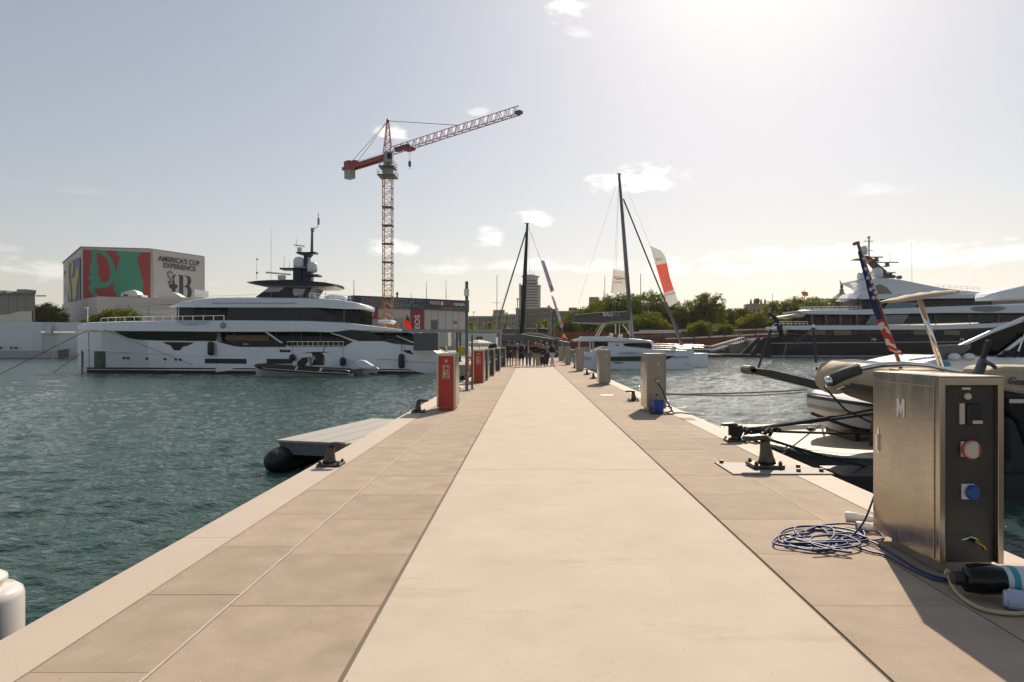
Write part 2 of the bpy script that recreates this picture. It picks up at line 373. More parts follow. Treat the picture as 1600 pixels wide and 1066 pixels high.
# ================================================================== water
def water():
    ny, nx = 1050, 640
    Y = 1.6 * (5400 / 1.6) ** (np.linspace(0, 1, ny) ** 1.0)
    T = np.tan(np.linspace(R(-50), R(50), nx))
    YY, TT = np.meshgrid(Y, T, indexing='ij'); XX = YY * TT * 1.25
    rs = np.random.RandomState(3); Z = np.zeros_like(XX)
    wx = XX + .5 * np.sin(YY * .31 + 1) + .3 * np.sin(XX * .53 + YY * .2); wy = YY + .5 * np.sin(XX * .37) + .25 * np.sin(XX * .9 + YY * .7)
    for i in range(46):
        lam = .22 * (2.3 / .22) ** rs.rand(); a = R(105) + rs.randn() * .55; k = 2 * np.pi / lam
        amp = .0078 * lam ** .85; ph = rs.rand() * 6.28
        fade = np.clip(1.6 - (YY * .0042 * 2.6) / lam, 0, 1)
        q = np.sin(k * (wx * math.cos(a) + wy * math.sin(a)) + ph)
        Z += amp * fade * (q + .25 * np.cos(2 * k * (wx * math.cos(a) + wy * math.sin(a)) + 2 * ph))
    patch = .65 + .35 * np.sin(XX * .06 + 1.3) * np.sin(YY * .045 + XX * .02)
    Z = Z * patch + WZ
    co = np.stack([XX, YY, Z], -1).reshape(-1, 3).astype(np.float32)
    me = bpy.data.meshes.new('water'); nv = ny * nx
    i = np.arange((ny - 1) * (nx - 1)); r_, c_ = i // (nx - 1), i % (nx - 1)
    b = r_ * nx + c_; q = np.stack([b, b + 1, b + nx + 1, b + nx], 1).astype(np.int32)
    me.vertices.add(nv); me.vertices.foreach_set('co', co.ravel())
    me.loops.add(q.size); me.loops.foreach_set('vertex_index', q.ravel())
    me.polygons.add(len(q)); me.polygons.foreach_set('loop_start', np.arange(0, q.size, 4, dtype=np.int32)); me.polygons.foreach_set('loop_total', np.full(len(q), 4, np.int32))
    me.polygons.foreach_set('use_smooth', np.ones(len(q), bool)); me.update(); me.validate()
    m = bpy.data.materials.new('harbour_water'); m.use_nodes = True; n = m.node_tree.nodes; l = m.node_tree.links; p = n['Principled BSDF']
    p.inputs['Base Color'].default_value = (.028, .062, .048, 1); p.inputs['Roughness'].default_value = .045; p.inputs['IOR'].default_value = 1.33
    tc = n.new('ShaderNodeTexCoord'); last = None
    for sc, st, dist, stretch in ((3.0, 1.0, .062, 2.0), (8, 1.0, .024, 1.7), (26, .8, .006, 1.2)):
        mp = n.new('ShaderNodeMapping'); mp.inputs['Scale'].default_value = (1, stretch, 1); mp.inputs['Rotation'].default_value = (0, 0, R(12) * stretch)
        z = n.new('ShaderNodeTexNoise'); z.inputs['Scale'].default_value = sc; z.inputs['Detail'].default_value = 3; z.inputs['Roughness'].default_value = .55; z.inputs['Distortion'].default_value = .4
        bp = n.new('ShaderNodeBump'); bp.inputs['Strength'].default_value = st; bp.inputs['Distance'].default_value = dist
        l.new(tc.outputs['Object'], mp.inputs[0]); l.new(mp.outputs[0], z.inputs['Vector']); l.new(z.outputs[0], bp.inputs['Height'])
        if last: l.new(last.outputs[0], bp.inputs['Normal'])
        last = bp
    l.new(last.outputs[0], p.inputs['Normal'])
    me.materials.append(m); o = bpy.data.objects.new('water', me); COL.objects.link(o)
    o['kind'] = 'structure'; o['label'] = 'rippled green harbour water glittering below the sun'
water()

# ================================================================== land and quays
mb = MB(); z0, z1 = -6, .18
mb.box(-62, 7, 118, 172, z0, z1); land_mid = mb.build('quay', M('quay_paving', (.34, .30, .25), .85, var=.15, scale=.3), kind='structure')
MB().box(-1600, -62.01, 152, 172, z0, z1).build('quay', MATS['quay_paving'], kind='structure')
MB().box(-6000, 6000, 172.02, 5500, z0, z1 - .01).build('ground', M('city_ground', (.25, .22, .18), .9, var=.2, scale=.05), kind='structure')
MB().box(7.02, 600, 164, 172, z0, z1 - .02).build('quay', MATS['quay_paving'], kind='structure')
mb = MB(); prof = [(-1500, 30), (-1250, 75), (-1100, 120), (-900, 215), (-700, 265), (-560, 262), (-420, 238), (-300, 160), (-150, 90), (60, 60), (400, 70), (900, 120), (1600, 90), (2400, 60)]
pts = []
for i in range(240):
    x = -4200 + i * 40; z = ip([(a * 3.0, b * 1.0) for a, b in prof], x) + 9 * math.sin(i * .8) + 6 * math.sin(i * 2.1); pts.append((x, z))
vs = []; fs = []
for i, (x, z) in enumerate(pts):
    for j in range(6): vs.append((x, 3600 + j * 260 + 50 * math.sin(i * .5 + j), -2 + (z + 2) * math.sin(min(1, j / 4) * math.pi / 2)))
fs = [(i * 6 + j, (i + 1) * 6 + j, (i + 1) * 6 + j + 1, i * 6 + j + 1) for i in range(239) for j in range(5)]
MB()._add(vs, fs).build('hill', M('wooded_hill', (.07, .085, .05), .95, var=.35, scale=.02), kind='structure', smooth=True)

# ================================================================== the pier
KX = (-2.95, -2.52, -1.9, -.927, 1.775, 2.75, 3.36, 3.80)      # long edges across the deck
PE = 78
pier = MB().box(KX[0] + .03, KX[7] - .03, -4, PE, -1.0, -.012).build('pier', m_joint, kind='structure')
pier['label'] = 'pale concrete pier running straight ahead between the moored boats'
MB().box(KX[0] + .25, KX[7] - .25, -4, PE, -2.3, -1.002).build('float', M('weedy_concrete', (.10, .11, .09), .9), pier)
def slabs(name, x0, x1, y0, step, mats, near, gap=.003, th=.0115, dz=.0025):
    base = MB().box(x0 + gap / 2, x1 - gap / 2, gap / 2, step - gap / 2, -th, 0)
    protos = []; y = y0; rest = MB()
    for m in mats:
        o = base.build(name, m, pier, bevel=.0015); protos.append(o)
    used = set(); k = 0
    while y < PE:
        st = min(step, PE - y)
        if y < near:
            i = rnd.randrange(len(mats)); z = rnd.uniform(-dz, 0)
            if i not in used: o = protos[i]; used.add(i)
            else: o = protos[i].copy(); COL.objects.link(o)
            o.location = (0, y, z)
        else: rest.box(x0 + gap / 2, x1 - gap / 2, y + gap / 2, y + st - gap / 2, -th, rnd.uniform(-dz, 0))
        y += step; k += 1
    for i, o in enumerate(protos):
        if i not in used: bpy.data.objects.remove(o)
    rest.build(name, mats[0], pier, kind='stuff')
slabs('paving_slab', KX[2] + .009, KX[3] - .012, -1.96, 1.0, m_slab, 30)
slabs('paving_slab', KX[1] + .004, KX[2] - .009, -1.78, 1.0, m_slab, 30)
slabs('paving_slab', KX[4] + .012, KX[5] - .006, -1.96, 1.0, m_slab, 30)
slabs('paving_slab', KX[5] + .006, KX[6] - .004, -1.78, 1.0, m_slab, 30)
slabs('kerb_block', KX[0], KX[1] - .004, -.54, 3.0, [m_kerb], 60, dz=0)
slabs('kerb_block', KX[6] + .004, KX[7], -1.2, 3.0, [m_kerb], 60, dz=0)
slabs('concrete_panel', KX[3] + .010, KX[4] - .010, -7.6, 8.02, [m_conc], 100, gap=.008, dz=0)
MB().box(KX[2] - .006, KX[2] + .006, -3, PE, -.0119, .003).build('metal_strip', M('worn_pale_metal', (.50, .45, .38), .6, .2), pier)
MB().box(KX[5] - .004, KX[5] + .004, 5.0, PE, -.0119, .001).build('metal_strip', m_kerb, pier)

# ================================================================== service pedestals
PW, PD, PH = .46, .885, 1.415
def pedestal(name, label, cat, side=-1, face='recess', group=None):
    "origin at the near lower corner on the walkway side; side=-1 door on the -x face, +1 on the +x face"
    r = E(name, label, cat, group=group)
    x0, x1 = (0, PW) if side < 0 else (-PW, 0)
    mb = MB()
    ins = .045
    if face == 'red': mb.box(x0 + ins, x1 - ins, .02, PD - .1, 0, .1); mb.build('plinth', m_red, r)
    else: mb.box(x0 + ins, x1 - ins, .06, PD - .2, 0, .078); mb.build('plinth', m_steel2, r)
    b = MB(); b.box(x0, x1, .07, PD, .0785, PH)
    fr = .042; top = .06
    b.box(x0, x0 + fr, 0, .0695, .0785, PH); b.box(x1 - fr, x1, 0, .0695, .0785, PH)
    b.box(x0 + fr + .0005, x1 - fr - .0005, 0, .0695, PH - top, PH); 
    if face == 'red': b.box(x0 + fr + .0005, x1 - fr - .0005, .001, .0695, .0785, .09)
    b.build('cabinet', m_steel if face != 'closed' else m_steel2, r, bevel=.004)
    l = MB(); l.slab([(x0 - .004, -.004, PH + .001), (x1 + .004, -.004, PH + .001), (x1 + .004, PD + .004, PH + .001), (x0 - .004, PD + .004, PH + .001)], (0, 0, .006))
    l.build('lid', m_steel, r)
    xd = x0 if side < 0 else x1; s = -1 if side < 0 else 1
    d = MB(); d.box(min(xd, xd + s * .008) , max(xd, xd + s * .008), .055, PD - .045, .10, PH - .07); do = d.build('door', m_steel, r, bevel=.003)
    h = MB(); xh = xd + s * .014; h.box(min(xd + s * .009, xd + s * .013), max(xd + s * .009, xd + s * .013), PD - .115, PD - .085, .74, .95)
    h.box(min(xd + s * .0135, xd + s * .028), max(xd + s * .0135, xd + s * .028), PD - .11, PD - .09, .76, .90)
    h.build('handle', m_chrome, do, bevel=.002)
    cx = (x0 + x1) / 2
    if face == 'recess':
        MB().box(x0 + fr + .001, x1 - fr - .001, .045, .069, .0785, PH - top - .001).build('socket_panel', m_dark, r)
        MB().box(x0 + fr + .01, x0 + fr + .016, .03, .0445, .09, PH - top - .01).build('panel_edge', m_steel, r)
    elif face == 'red':
        MB().box(x0 + fr + .002, x1 - fr - .002, .012, .069, .0905, PH - top - .002).build('front_panel', m_red, r)
    else:
        MB().box(x0 + fr + .001, x1 - fr - .001, .012, .069, .0785, PH - top - .001).build('front_panel', m_steel2, r)
    return r
def socket(par, x, z, cap, capr=.045, back=m_white2, y=.045, tilt=.35):
    o = MB().box(x - .045, x + .045, y - .018, y - .001, z - .055, z + .055).build('socket_plate', back, par, bevel=.004)
    c = MB().lathe([(capr * .9, 0), (capr, -.004), (capr, -.03), (capr * .93, -.036)], n=24, axis='Y')
    q = c.build('socket_cap', cap, None, auto=R(40)); q.rotation_euler = (0, 0, tilt); q.location = (x + .012, y - .02, z); q.parent = o
    return o
m_whitepl = M('aged_white_plastic', (.55, .50, .44), .5); m_redpl = M('red_plastic_ring', (.5, .06, .04), .45); m_bluecap = M('blue_socket_cap', (.02, .08, .28), .4)

# nearest pedestal, right of the walkway
p1 = pedestal('service_pedestal', 'large brushed steel service pedestal with open socket panel in the right foreground', 'service pedestal', -1, 'recess')
MB().box(.19, .25, .0405, .0445, 1.322, 1.338).build('label_plate', m_white2, p1)
k = MB().lathe([(.024, .045), (.026, .03), (.02, .022)], (.225, 0, 1.275), 16, 'Y'); k.build('key_switch', m_whitepl, p1, auto=.6)
o = MB().box(.165, .20, .025, .0445, 1.075, 1.225).build('breaker_box', m_whitepl, p1, bevel=.003)
MB().box(.201, .31, .0, .0445, 1.075, 1.22).build('breaker_cover', m_black, p1, bevel=.012)
MB().box(.235, .305, -.003, -.0005, 1.082, 1.105).build('cover_label', m_whitepl, p1)
s1 = socket(p1, .222, .895, m_whitepl, .062); MB().lathe([(.060, -.005), (.068, -.006), (.068, -.020), (.060, -.021)], (.234, .025, .895), 24, 'Y').build('socket_ring', m_redpl, p1)
socket(p1, .225, .59, m_bluecap, .052)
tap = MB().tube([(.27, .045, .235), (.27, .0, .235), (.285, -.03, .22), (.30, -.035, .195)], [.012, .016, .012, .014], 8); tap.lathe([(.019, -.01), (.019, .01)], (.27, .0, .235), 8, 'Y'); tap.build('water_tap', M('brass', (.45, .28, .08), .3, 1), p1, smooth=True)
MB().tube([(.27, .0, .255), (.22, -.005, .275), (.15, -.01, .255)], .005, 5).build('tap_lever', m_chrome, p1)
# white M emblem on its door: two jagged pillars
pe = MB(); yy, zz, u = .46, 1.15, .024
pe.slab([(-.0105, yy + 2.2 * u, zz - 3 * u), (-.0105, yy + 2.2 * u, zz + 3 * u), (-.0105, yy + .9 * u, zz + 3 * u), (-.0105, yy + .35 * u, zz + 1 * u), (-.0105, yy - .2 * u, zz + 1 * u), (-.0105, yy - .9 * u, zz + 3 * u), (-.0105, yy - 2.2 * u, zz + 3 * u), (-.0105, yy - 2.2 * u, zz - 3 * u),
         (-.0105, yy - 1.2 * u, zz - 3 * u), (-.0105, yy - 1.0 * u, zz + .2 * u), (-.0105, yy - .3 * u, zz - 2.2 * u), (-.0105, yy + .3 * u, zz - 2.2 * u), (-.0105, yy + 1.0 * u, zz + .2 * u), (-.0105, yy + 1.2 * u, zz - 3 * u)], (-.002, 0, 0))
pe.build('emblem', m_white2, p1)
p1.location = (2.93, 4.57, 0)
for z_ in (.22, .62, 1.02, 1.28):
    MB().lathe([(.007, -.02), (.007, .02)], (-.010, .062, z_), 8).build('hinge', m_steel2, p1)
for x_, z_ in ((.06, .12), (.40, .12), (.06, 1.325), (.40, 1.325), (.06, .72), (.40, .72)):
    MB().lathe([(.005, .0445), (.004, .042)], (x_, 0, z_), 8, 'Y').build('screw', m_chrome, p1)
for x_, z_ in ((.19, .945), (.19, .845), (.193, .64), (.193, .54)): MB().lathe([(.005, .0265), (.004, .0235)], (x_, 0, z_), 8, 'Y').build('screw', m_dgrey, p1)
# other pedestals
pr = pedestal('service_pedestal', 'steel service pedestal with a blue bucket and plugged-in cable at its foot', 'service pedestal', -1, 'closed', 'service pedestals along the right kerb')
MB().box(.10, .40, .004, .0115, .12, 1.30).build('front_door', m_steel2, pr, bevel=.002)
MB().lathe([(.022, .004), (.018, -.004)], (.27, 0, 1.18), 14, 'Y').build('lock', m_chrome, pr)
MB().lathe([(.055, .0035), (.055, -.002)], (.23, 0, .42), 18, 'Y').build('socket_ring', m_whitepl, pr)
MB().lathe([(.043, .003), (.04, -.008)], (.23, 0, .42), 14, 'Y').build('round_socket', m_bluecap, pr)
MB().box(-.0125, -.0095, .30, .55, .75, 1.2).build('notice', m_whitepl, pr)
for i, (Y, lb) in enumerate([(26.2, 'steel service pedestal standing second beyond the blue bucket, in front of the catamaran cabin'.replace('second', 'next')), (39.0, 'beige service pedestal beside the catamaran stern, third along the right kerb'), (51, 'beige service pedestal fourth along the right kerb, just right of the crowd'), (62, 'farthest service pedestal on the right, touching the crowd')]):
    c = dup(pr, (2.87 - .0 * i, Y, 0), 0, lb)
pr.location = (2.87, 15.57, 0)
pr['label'] = 'steel service pedestal with a blue bucket and plugged-in cable at its foot'
so_ = MB().lathe([(.05, .0), (.052, -.05), (.045, -.06)], (3.10, 15.57, .76), 16, 'Y'); so_.build('power_socket', M('red_socket', (.5, .05, .03), .4), pr)
MB().lathe([(.035, -.06), (.04, -.12), (.02, -.18)], (3.10, 15.57, .76), 12, 'Y').build('plug', m_whitepl, pr)

fr_ = pedestal('fire_cabinet', 'red fronted fire hose cabinet with a pictogram plate, left side of the walkway', 'fire cabinet', 1, 'red', 'red fire cabinets')
cx = -PW / 2
pl = MB().box(cx - .085, cx + .085, .006, .0115, .80, 1.13).build('sign_plate', M('sign_cream', (.55, .48, .35), .5), fr_)
MB().box(cx - .07, cx + .07, .003, .0055, .855, 1.115).build('sign_field', m_red, pl)
g = M('sign_pale_green', (.45, .58, .38), .5)
hand = MB(); hand.slab([(cx - .06, .0025, .87), (cx - .012, .0025, .87), (cx - .002, .0025, .93), (cx - .015, .0025, .985), (cx - .03, .0025, .99), (cx - .032, .0025, 1.06), (cx - .045, .0025, 1.06), (cx - .05, .0025, .97), (cx - .066, .0025, .94)], (0, -.002, 0))
hand.box(cx - .062, cx - .03, .0005, .0025, 1.07, 1.10); hand.build('hand_symbol', g, pl)
fl = MB()
for i in range(4): fl.obox((cx + .035 + .008 * (-1) ** i, .0015, .89 + i * .04), (.04, .002, .026), (0, .5 * (-1) ** i, 0))
fl.box(cx + .005, cx + .06, .0005, .0025, 1.075, 1.10); fl.build('flame_symbol', g, pl)
MB().box(cx - .06, cx + .06, .003, .0055, .815, .838).build('sign_strip', m_dgrey, pl)
MB().box(cx - .03, cx + .03, .006, .0115, 1.20, 1.27).build('vent_plate', m_whitepl, fr_, bevel=.004)
c = dup(fr_, (-1.93, 27.2, 0), 0, 'second red fire cabinet, partly behind the thin brown post')
fr_.location = (-1.84, 15.9, 0)
pl2 = pedestal('service_pedestal', 'dark faced service pedestal right behind the second red cabinet', 'service pedestal', 1, 'recess', 'dark faced pedestals along the left kerb')
b_ = MB().lathe([(.07, .0440), (.07, .040)], (cx, 0, .98), 20, 'Y').build('blue_sticker', M('sticker_blue', (.03, .28, .42), .5), None); b_.parent = pl2
b2 = MB().box(cx - .04, cx + .04, .03, .0445, .70, .80).build('socket', m_whitepl, None); b2.parent = pl2
MB().box(cx - .045, cx + .045, .02, .0445, .42, .52).build('socket', m_dgrey, pl2)
for Y, X, lb in [(33, -1.80, 'dark faced service pedestal in the middle of the left row'), (38.8, -1.76, 'dark faced service pedestal with blue sticker, second last of the left row'), (46.0, -1.70, 'last service pedestal of the left row, next to the crowd')]:
    dup(pl2, (X, Y, 0), 0, lb)
pl2.location = (-1.86, 28.9, 0)

# ================================================================== cleats
def cleat(name, label, horn=1, group=None, plate=True):
    r = E(name, label, 'mooring cleat', group=group)
    mb = MB(); mb.box(-.19, .19, -.16, .16, .0, .045); mb.build('base_plate', m_iron, r, bevel=.012)
    for x in (-.145, .145):
        for y in (-.115, .115):
            MB().lathe([(.026, .046), (.026, .075), (.015, .078), (.015, .09)], (x, y, 0), 6).build('bolt', m_iron, r)
    mb = MB(); s = horn
    mb.tube([(-.02 * s, 0, .046), (-.02 * s, 0, .10), (-.01 * s, 0, .20), (0, 0, .29), (.01 * s, 0, .325)], [.115, .09, .07, .06, .05], 14)
    for dy in (-.04, .04):
        mb.tube([(-.045 * s, dy * .4, .315), (.0, dy * .8, .345), (.06 * s, dy, .352), (.17 * s, dy * 1.05, .345), (.24 * s, dy * .9, .34), (.262 * s, dy * .3, .338)], [.03, .036, .034, .03, .028, .02], 10)
    mb.build('post', m_iron, r, smooth=True)
    return r
G_CL = 'iron mooring cleats along the pier edges'
c0 = cleat('mooring_cleat', 'iron mooring cleat beside the grey work raft on the left kerb', 1, G_CL)
for X, Y, lb in [(-2.68, 15.5, 'iron mooring cleat left of the near red fire cabinet'), (-2.68, 23.5, 'mooring cleat on the left kerb beside the lamp post foot')]:
    dup(c0, (X, Y, 0), 0, lb)
for X, Y, lb in [(3.02, 18.6, 'mooring cleat on the right just beyond the bucket pedestal'), (3.05, 30.5, 'mooring cleat between the second and third right pedestals'), (3.1, 34.5, 'far mooring cleat in front of the catamaran stern'), (3.1, 44, 'distant mooring cleat before the fourth right pedestal'), (3.1, 57, 'most distant mooring cleat near the crowd on the right')]:
    dup(c0, (X, Y, 0), math.pi, lb)
c0.location = (-2.70, 8.72, 0)
for o_ in [o for o in COL.objects if o.get('group') == G_CL]: o_.scale = (.85, .85, .82)
c1 = cleat('mooring_cleat', 'large iron mooring cleat bolted on a wide steel plate, right foreground', -1)
mb = MB().slab([(-.52, -.40, -.019), (.66, -.40, -.019), (.66, -.10, -.019), (.30, .22, -.019), (-.52, .36, -.019)], (0, 0, .016))
mb.build('ground_plate', M('dull_zinc', (.26, .235, .20), .7, .1, var=.2, scale=4), c1, bevel=.004)
for x, y in ((.30, -.27), (.40, -.02), (.57, -.27), (-.45, .28)): MB().lathe([(.028, -.002), (.028, .03)], (x, y, 0), 6).build('bolt', m_iron, c1)
c1.location = (3.13, 8.5, .022)
c1.scale = (1.08, 1.08, 1.12)
c2 = dup(c0, (3.50, 10.9, 0), math.pi, 'rope-wound mooring cleat behind the large one on the right kerb')

# ================================================================== white superyacht, left
YC = 70.2
HALF = [(112, .15), (121, .5), (135, 1.35), (160, 2.3), (200, 3.2), (260, 3.9), (330, 4.2), (600, 4.2), (690, 3.9), (735, 3.6)]
y1 = E('superyacht', 'long white superyacht with dark window bands moored broadside on the left', 'yacht', (-26, YC, WZ))
def H1(px, k=0): return YC - ip(HALF, px)
hull_half = [(121, .12), (127, .5), (135, 1.1), (160, 2.1), (200, 3.1), (260, 3.85), (330, 4.2), (600, 4.2), (700, 4.0), (726, 3.8)]
hull_b = [(121, .05), (130, .1), (160, .9), (200, 1.9), (260, 3.2), (330, 4.0), (400, 4.15), (600, 4.15), (726, 3.7)]
top = [(121, 509), (130, 505.5), (178, 503), (240, 502.5), (330, 501.8), (345, 534), (374, 541.5), (537, 542), (552, 533), (598, 533), (614, 537), (640, 539.5), (661, 542), (678, 547.5), (690, 556), (726, 563)]
top_main = [(121, 509), (130, 505.5), (178, 503), (240, 502.5), (300, 502), (338, 503), (339, 533.6), (374, 541.7), (537, 542), (552, 533), (598, 533), (614, 537), (640, 539.5), (661, 542), (678, 547.5), (690, 556), (726, 564)]
mb = MB(); body(mb, top_main, None, hull_half, YC, 121, 339, 60, hb=hull_b, zb=WZ - .6, rd=.1)
body(mb, top_main, None, hull_half, YC, 339.01, 726, 90, hb=hull_b, zb=WZ - .6, rd=.1)
hull = mb.build('hull', m_white, y1, auto=R(35))
def S1(px, py):
    "side of the hull: the flare runs from the sheer to the waterline"
    h = ip(hull_half, px); b = ip(hull_b, px); t = min(1, max(0, (582 - py) / (582 - 505)))
    return YC - (b + (h - b) * t)
def pan(mat, parent, top, bot, px0, px1, yf, name, n=30, rows=3, off=.05, th=.12):
    return skin(MB(), top, bot, yf, px0, px1, n, rows, off, th).build(name, mat, parent, auto=R(40))
pan(m_glass, y1, [(178, 517.6), (339, 518)], [(178, 517.8), (186, 522), (199, 528), (215, 530.8), (255, 532.5), (339, 533)], 178, 339, S1, 'salon_window', 40)
pan(m_black, y1, [(254, 534.4), (302, 535.2)], [(254, 534.6), (260, 538), (267, 540), (269, 545), (273, 547.6), (281, 547.6), (285, 542), (294, 540), (302, 535.6)], 254, 302, S1, 'anchor_pocket')
pan(m_black, y1, [(320, 560.4), (385, 560.8)], [(320, 568), (385, 568.6)], 320, 385, S1, 'hull_window')
pan(m_black, y1, [(416.5, 560.8), (457, 561)], [(416.5, 568.4), (457, 568.6)], 416.5, 457, S1, 'hull_window')
for a, b, c in ((193.8, 559.5, 2.1), (200, 559.6, 2.1), (229.6, 560.6, 2.1), (258, 561.3, 2.1), (275, 561.8, 2.1), (282, 562.2, 2.1)):
    p = P(a, b, S1(a, b)); MB().lathe([(.14, -.06), (.14, .05)], p, 12, 'Y').build('porthole', m_black, y1)
wl_h = [(p, h + .015) for p, h in hull_b]
pan(m_blackg, y1, [(135, 574.2), (300, 575), (726, 577.5)], [(135, 576.3), (300, 577), (726, 579)], 134.5, 724, S1, 'stripe', 60, 1, .03)
pan(m_blackg, y1, [(135.5, 578), (300, 579), (726, 580.6)], [(136.5, 584), (300, 585), (726, 586)], 135.5, 724, S1, 'boot_top', 60, 1, .03)
m_greenish = M('green_reflection_tint', (.10, .16, .15), .15, .8)
pan(m_greenish, y1, [(146, 549.2), (160, 549.2)], [(149.5, 575), (167, 575)], 147, 163, S1, 'anchor_reflection', 6, 3)  # green-grey reflection at the anchor, painted as a panel on the hull
pan(m_chrome, y1, [(131, 514.2), (163, 514.2)], [(131, 518.6), (163, 518.6)], 131, 162.5, S1, 'fairlead_slot', 8, 1)
pan(m_greenish, y1, [(126.5, 546), (129, 549)], [(135.3, 582), (137, 582)], 127, 129.5, S1, 'bow_guard', 3, 3)
pan(m_greenish, y1, [(151, 561), (162, 561)], [(151, 562.4), (163, 562.4)], 151, 163, S1, 'anchor_bar', 3, 1, .09)
# long knuckle line pressed into the topside
pan(m_white2, y1, [(127, 547), (200, 550), (300, 556), (405, 557.8)], [(127, 547.6), (200, 550.7), (300, 556.7), (405, 558.5)], 130, 404, S1, 'knuckle', 40, 1, .03)
pan(m_white2, y1, [(420, 566), (600, 560), (726, 570)], [(420, 567), (600, 561.3), (726, 572.5)], 590, 724, S1, 'rub_rail', 30, 1, .10)
# transom platform
mb = MB(); body(mb, [(690, 569), (737, 570.5)], None, [(690, 3.9), (728, 3.7), (737, 3.0)], YC, 690, 737, 12, zb=WZ - .3); mb.build('swim_platform', m_white, y1, auto=R(35))
# main deck: inset dark glass house behind an open side walkway
HM = [(300, 3.0), (345, 3.2), (620, 3.2), (640, 2.9), (665, 2.6)]
mb = MB(); body(mb, [(300, 517), (665, 520)], [(300, 545), (540, 545), (640, 541), (665, 541)], HM, YC, 300, 645, 40); mb.build('main_deck_house', m_glass, y1, auto=R(40))
for a in (365, 430, 470, 500): pan(m_dgrey, y1, [(a, 517), (a + 1.2, 517)], [(a, 542), (a + 1.2, 542)], a, a + 1.2, lambda x, y: YC - 3.25, 'mullion', 2, 1, .03)
pan(M('warm_interior', (.20, .12, .06), .5), y1, [(352, 524), (420, 524)], [(352, 532), (420, 533)], 352, 420, lambda x, y: YC - 3.22, 'curtain', 4, 1, .02)
skin(MB(), [(413, 518.5), (448, 541)], [(417, 518.5), (452, 541)], lambda x, y: YC - 4.1, 413.2, 413.3, 1, 1)
MB().slab([P(412, 518, YC - 4.15), P(416, 518, YC - 4.15), P(450.5, 541.5, YC - 4.15), P(446, 541.5, YC - 4.15)], (0, .25, 0)).build('strut', m_white, y1)
mb = MB(); rail(mb, [P(449, 541.5, YC - 4.1), P(537, 541.5, YC - 4.1)], .5, 12, .025, (1, .1)); mb.build('railing', m_chrome, y1)
pan(m_blackg, y1, [(340, 534), (357, 536), (374, 536), (446, 536)], [(340, 534.3), (358, 540), (374, 541.9), (446, 542)], 341, 446, lambda x, y: S1(x, y) , 'bulwark_band', 30, 1, .05)
text('Benetti'[:0] + 'Genesis'[:0] + 'Bella', P(384, 537.8, S1(384, 538) - .12), .30, m_white2, y1, shear=.3)
text('· · ·', P(445, 548.5, S1(445, 548) - .12), .4, m_white2, y1)
pan(m_blackg, y1, [(437, 546.6), (454, 546.6)], [(437, 550.4), (454, 550.4)], 437, 454, S1, 'name_plate', 3, 1, .04)
# aft sweep of dark glass and lens shaped side window
pan(m_glassb, y1, [(516, 519.8), (530, 517.5), (551, 515.8), (577, 518), (589, 524), (602, 533)], [(516, 520.2), (530, 523), (549, 530), (552, 533.4), (602, 533.6)], 516, 601, lambda x, y: YC - 4.02, 'aft_glass', 40, 3, .03)
pan(m_white, y1, [(517, 520.4), (530, 523.6), (549, 530), (560, 533)], [(517, 521.6), (530, 525.2), (549, 532.8), (560, 536)], 517, 560, lambda x, y: YC - 4.15, 'fashion_plate', 20, 1, .05)
pan(m_blackg, y1, [(627.7, 547.2), (650, 547.6), (667, 549.6), (676, 553.4)], [(627.7, 547.4), (636, 552), (648, 554.6), (676, 554)], 628, 675.5, S1, 'lens_window', 24, 2)
# deck band over the main deck, sweeping to the long aft overhang
BT = [(121, 509), (136, 504), (190, 502), (275, 501), (360, 500.2), (480, 501.3), (540, 504), (571, 508), (619, 514), (650, 519), (677, 523.4)]
BB = [(121, 515), (178, 517.2), (240, 517.6), (380, 518.6), (480, 518.2), (518, 519.4), (545, 515.6), (580, 516.4), (619, 518), (642, 520.6), (677, 525.2)]
BH = [(121, .10), (127, .52), (135, 1.15), (160, 2.18), (200, 3.2), (260, 4.0), (330, 4.3), (560, 4.3), (600, 4.2), (640, 3.8), (660, 3.2), (677, 2.2)]
mb = MB(); body(mb, BT, BB, [(a, b + .06) for a, b in BH], YC, 121.5, 677, 110, rd=.18); mb.build('main_deck_band', m_white, y1, auto=R(30))
pan(m_blackg, y1, [(270, 503.6), (330, 503.6)], [(275, 505), (290, 508), (310, 508.3), (330, 504)], 276, 329, lambda x, y: YC - 4.33, 'wing_recess', 14, 1, .03) if False else None
text('\u2295', P(349, 508.5, YC - 4.5), 1.0, m_dgrey, y1) if False else None
em = MB()
for k in range(8):
    q = k * math.pi / 4; em.obox(P(348.5, 508.5, YC - 4.42) + Vector((.24 * math.cos(q), 0, .24 * math.sin(q))), (.17, .04, .09), (0, -q, 0))
em.obox(P(348.5, 508.5, YC - 4.42), (.12, .04, .12)); em.build('emblem', m_dgrey, y1, kind='stuff')
# upper deck house
UH = [(270, 1.2), (277, 2.2), (300, 2.9), (340, 3.2), (520, 3.3), (545, 3.0), (570, 2.6)]
mb = MB(); body(mb, [(272, 479.5), (575, 482)], [(272, 503), (480, 503), (575, 507)], UH, YC, 276, 562, 60); mb.build('upper_deck_house', m_glass, y1, auto=R(30))
def SU(px, py): return YC - ip(UH, px)
pan(m_glassb, y1, [(357, 480.8), (492, 481), (500, 484), (543, 503.5)], [(357, 500.4), (500, 501.5), (543, 504.6)], 357, 543, SU, 'side_glass', 30, 2, .05)
for a in (278, 300, 320, 356, 414, 440, 462, 489): pan(m_dgrey if a > 290 else m_white, y1, [(a, 480), (a + 1, 480)], [(a, 501), (a + 1, 501)], a, a + (.9 if a > 290 else 1.6), SU, 'mullion', 1, 1, .08)
pan(m_dgrey, y1, [(540, 484), (541, 484)], [(540, 504), (541, 504)], 536, 539, lambda x, y: YC - 3.3, 'pillar', 1, 1, .05)
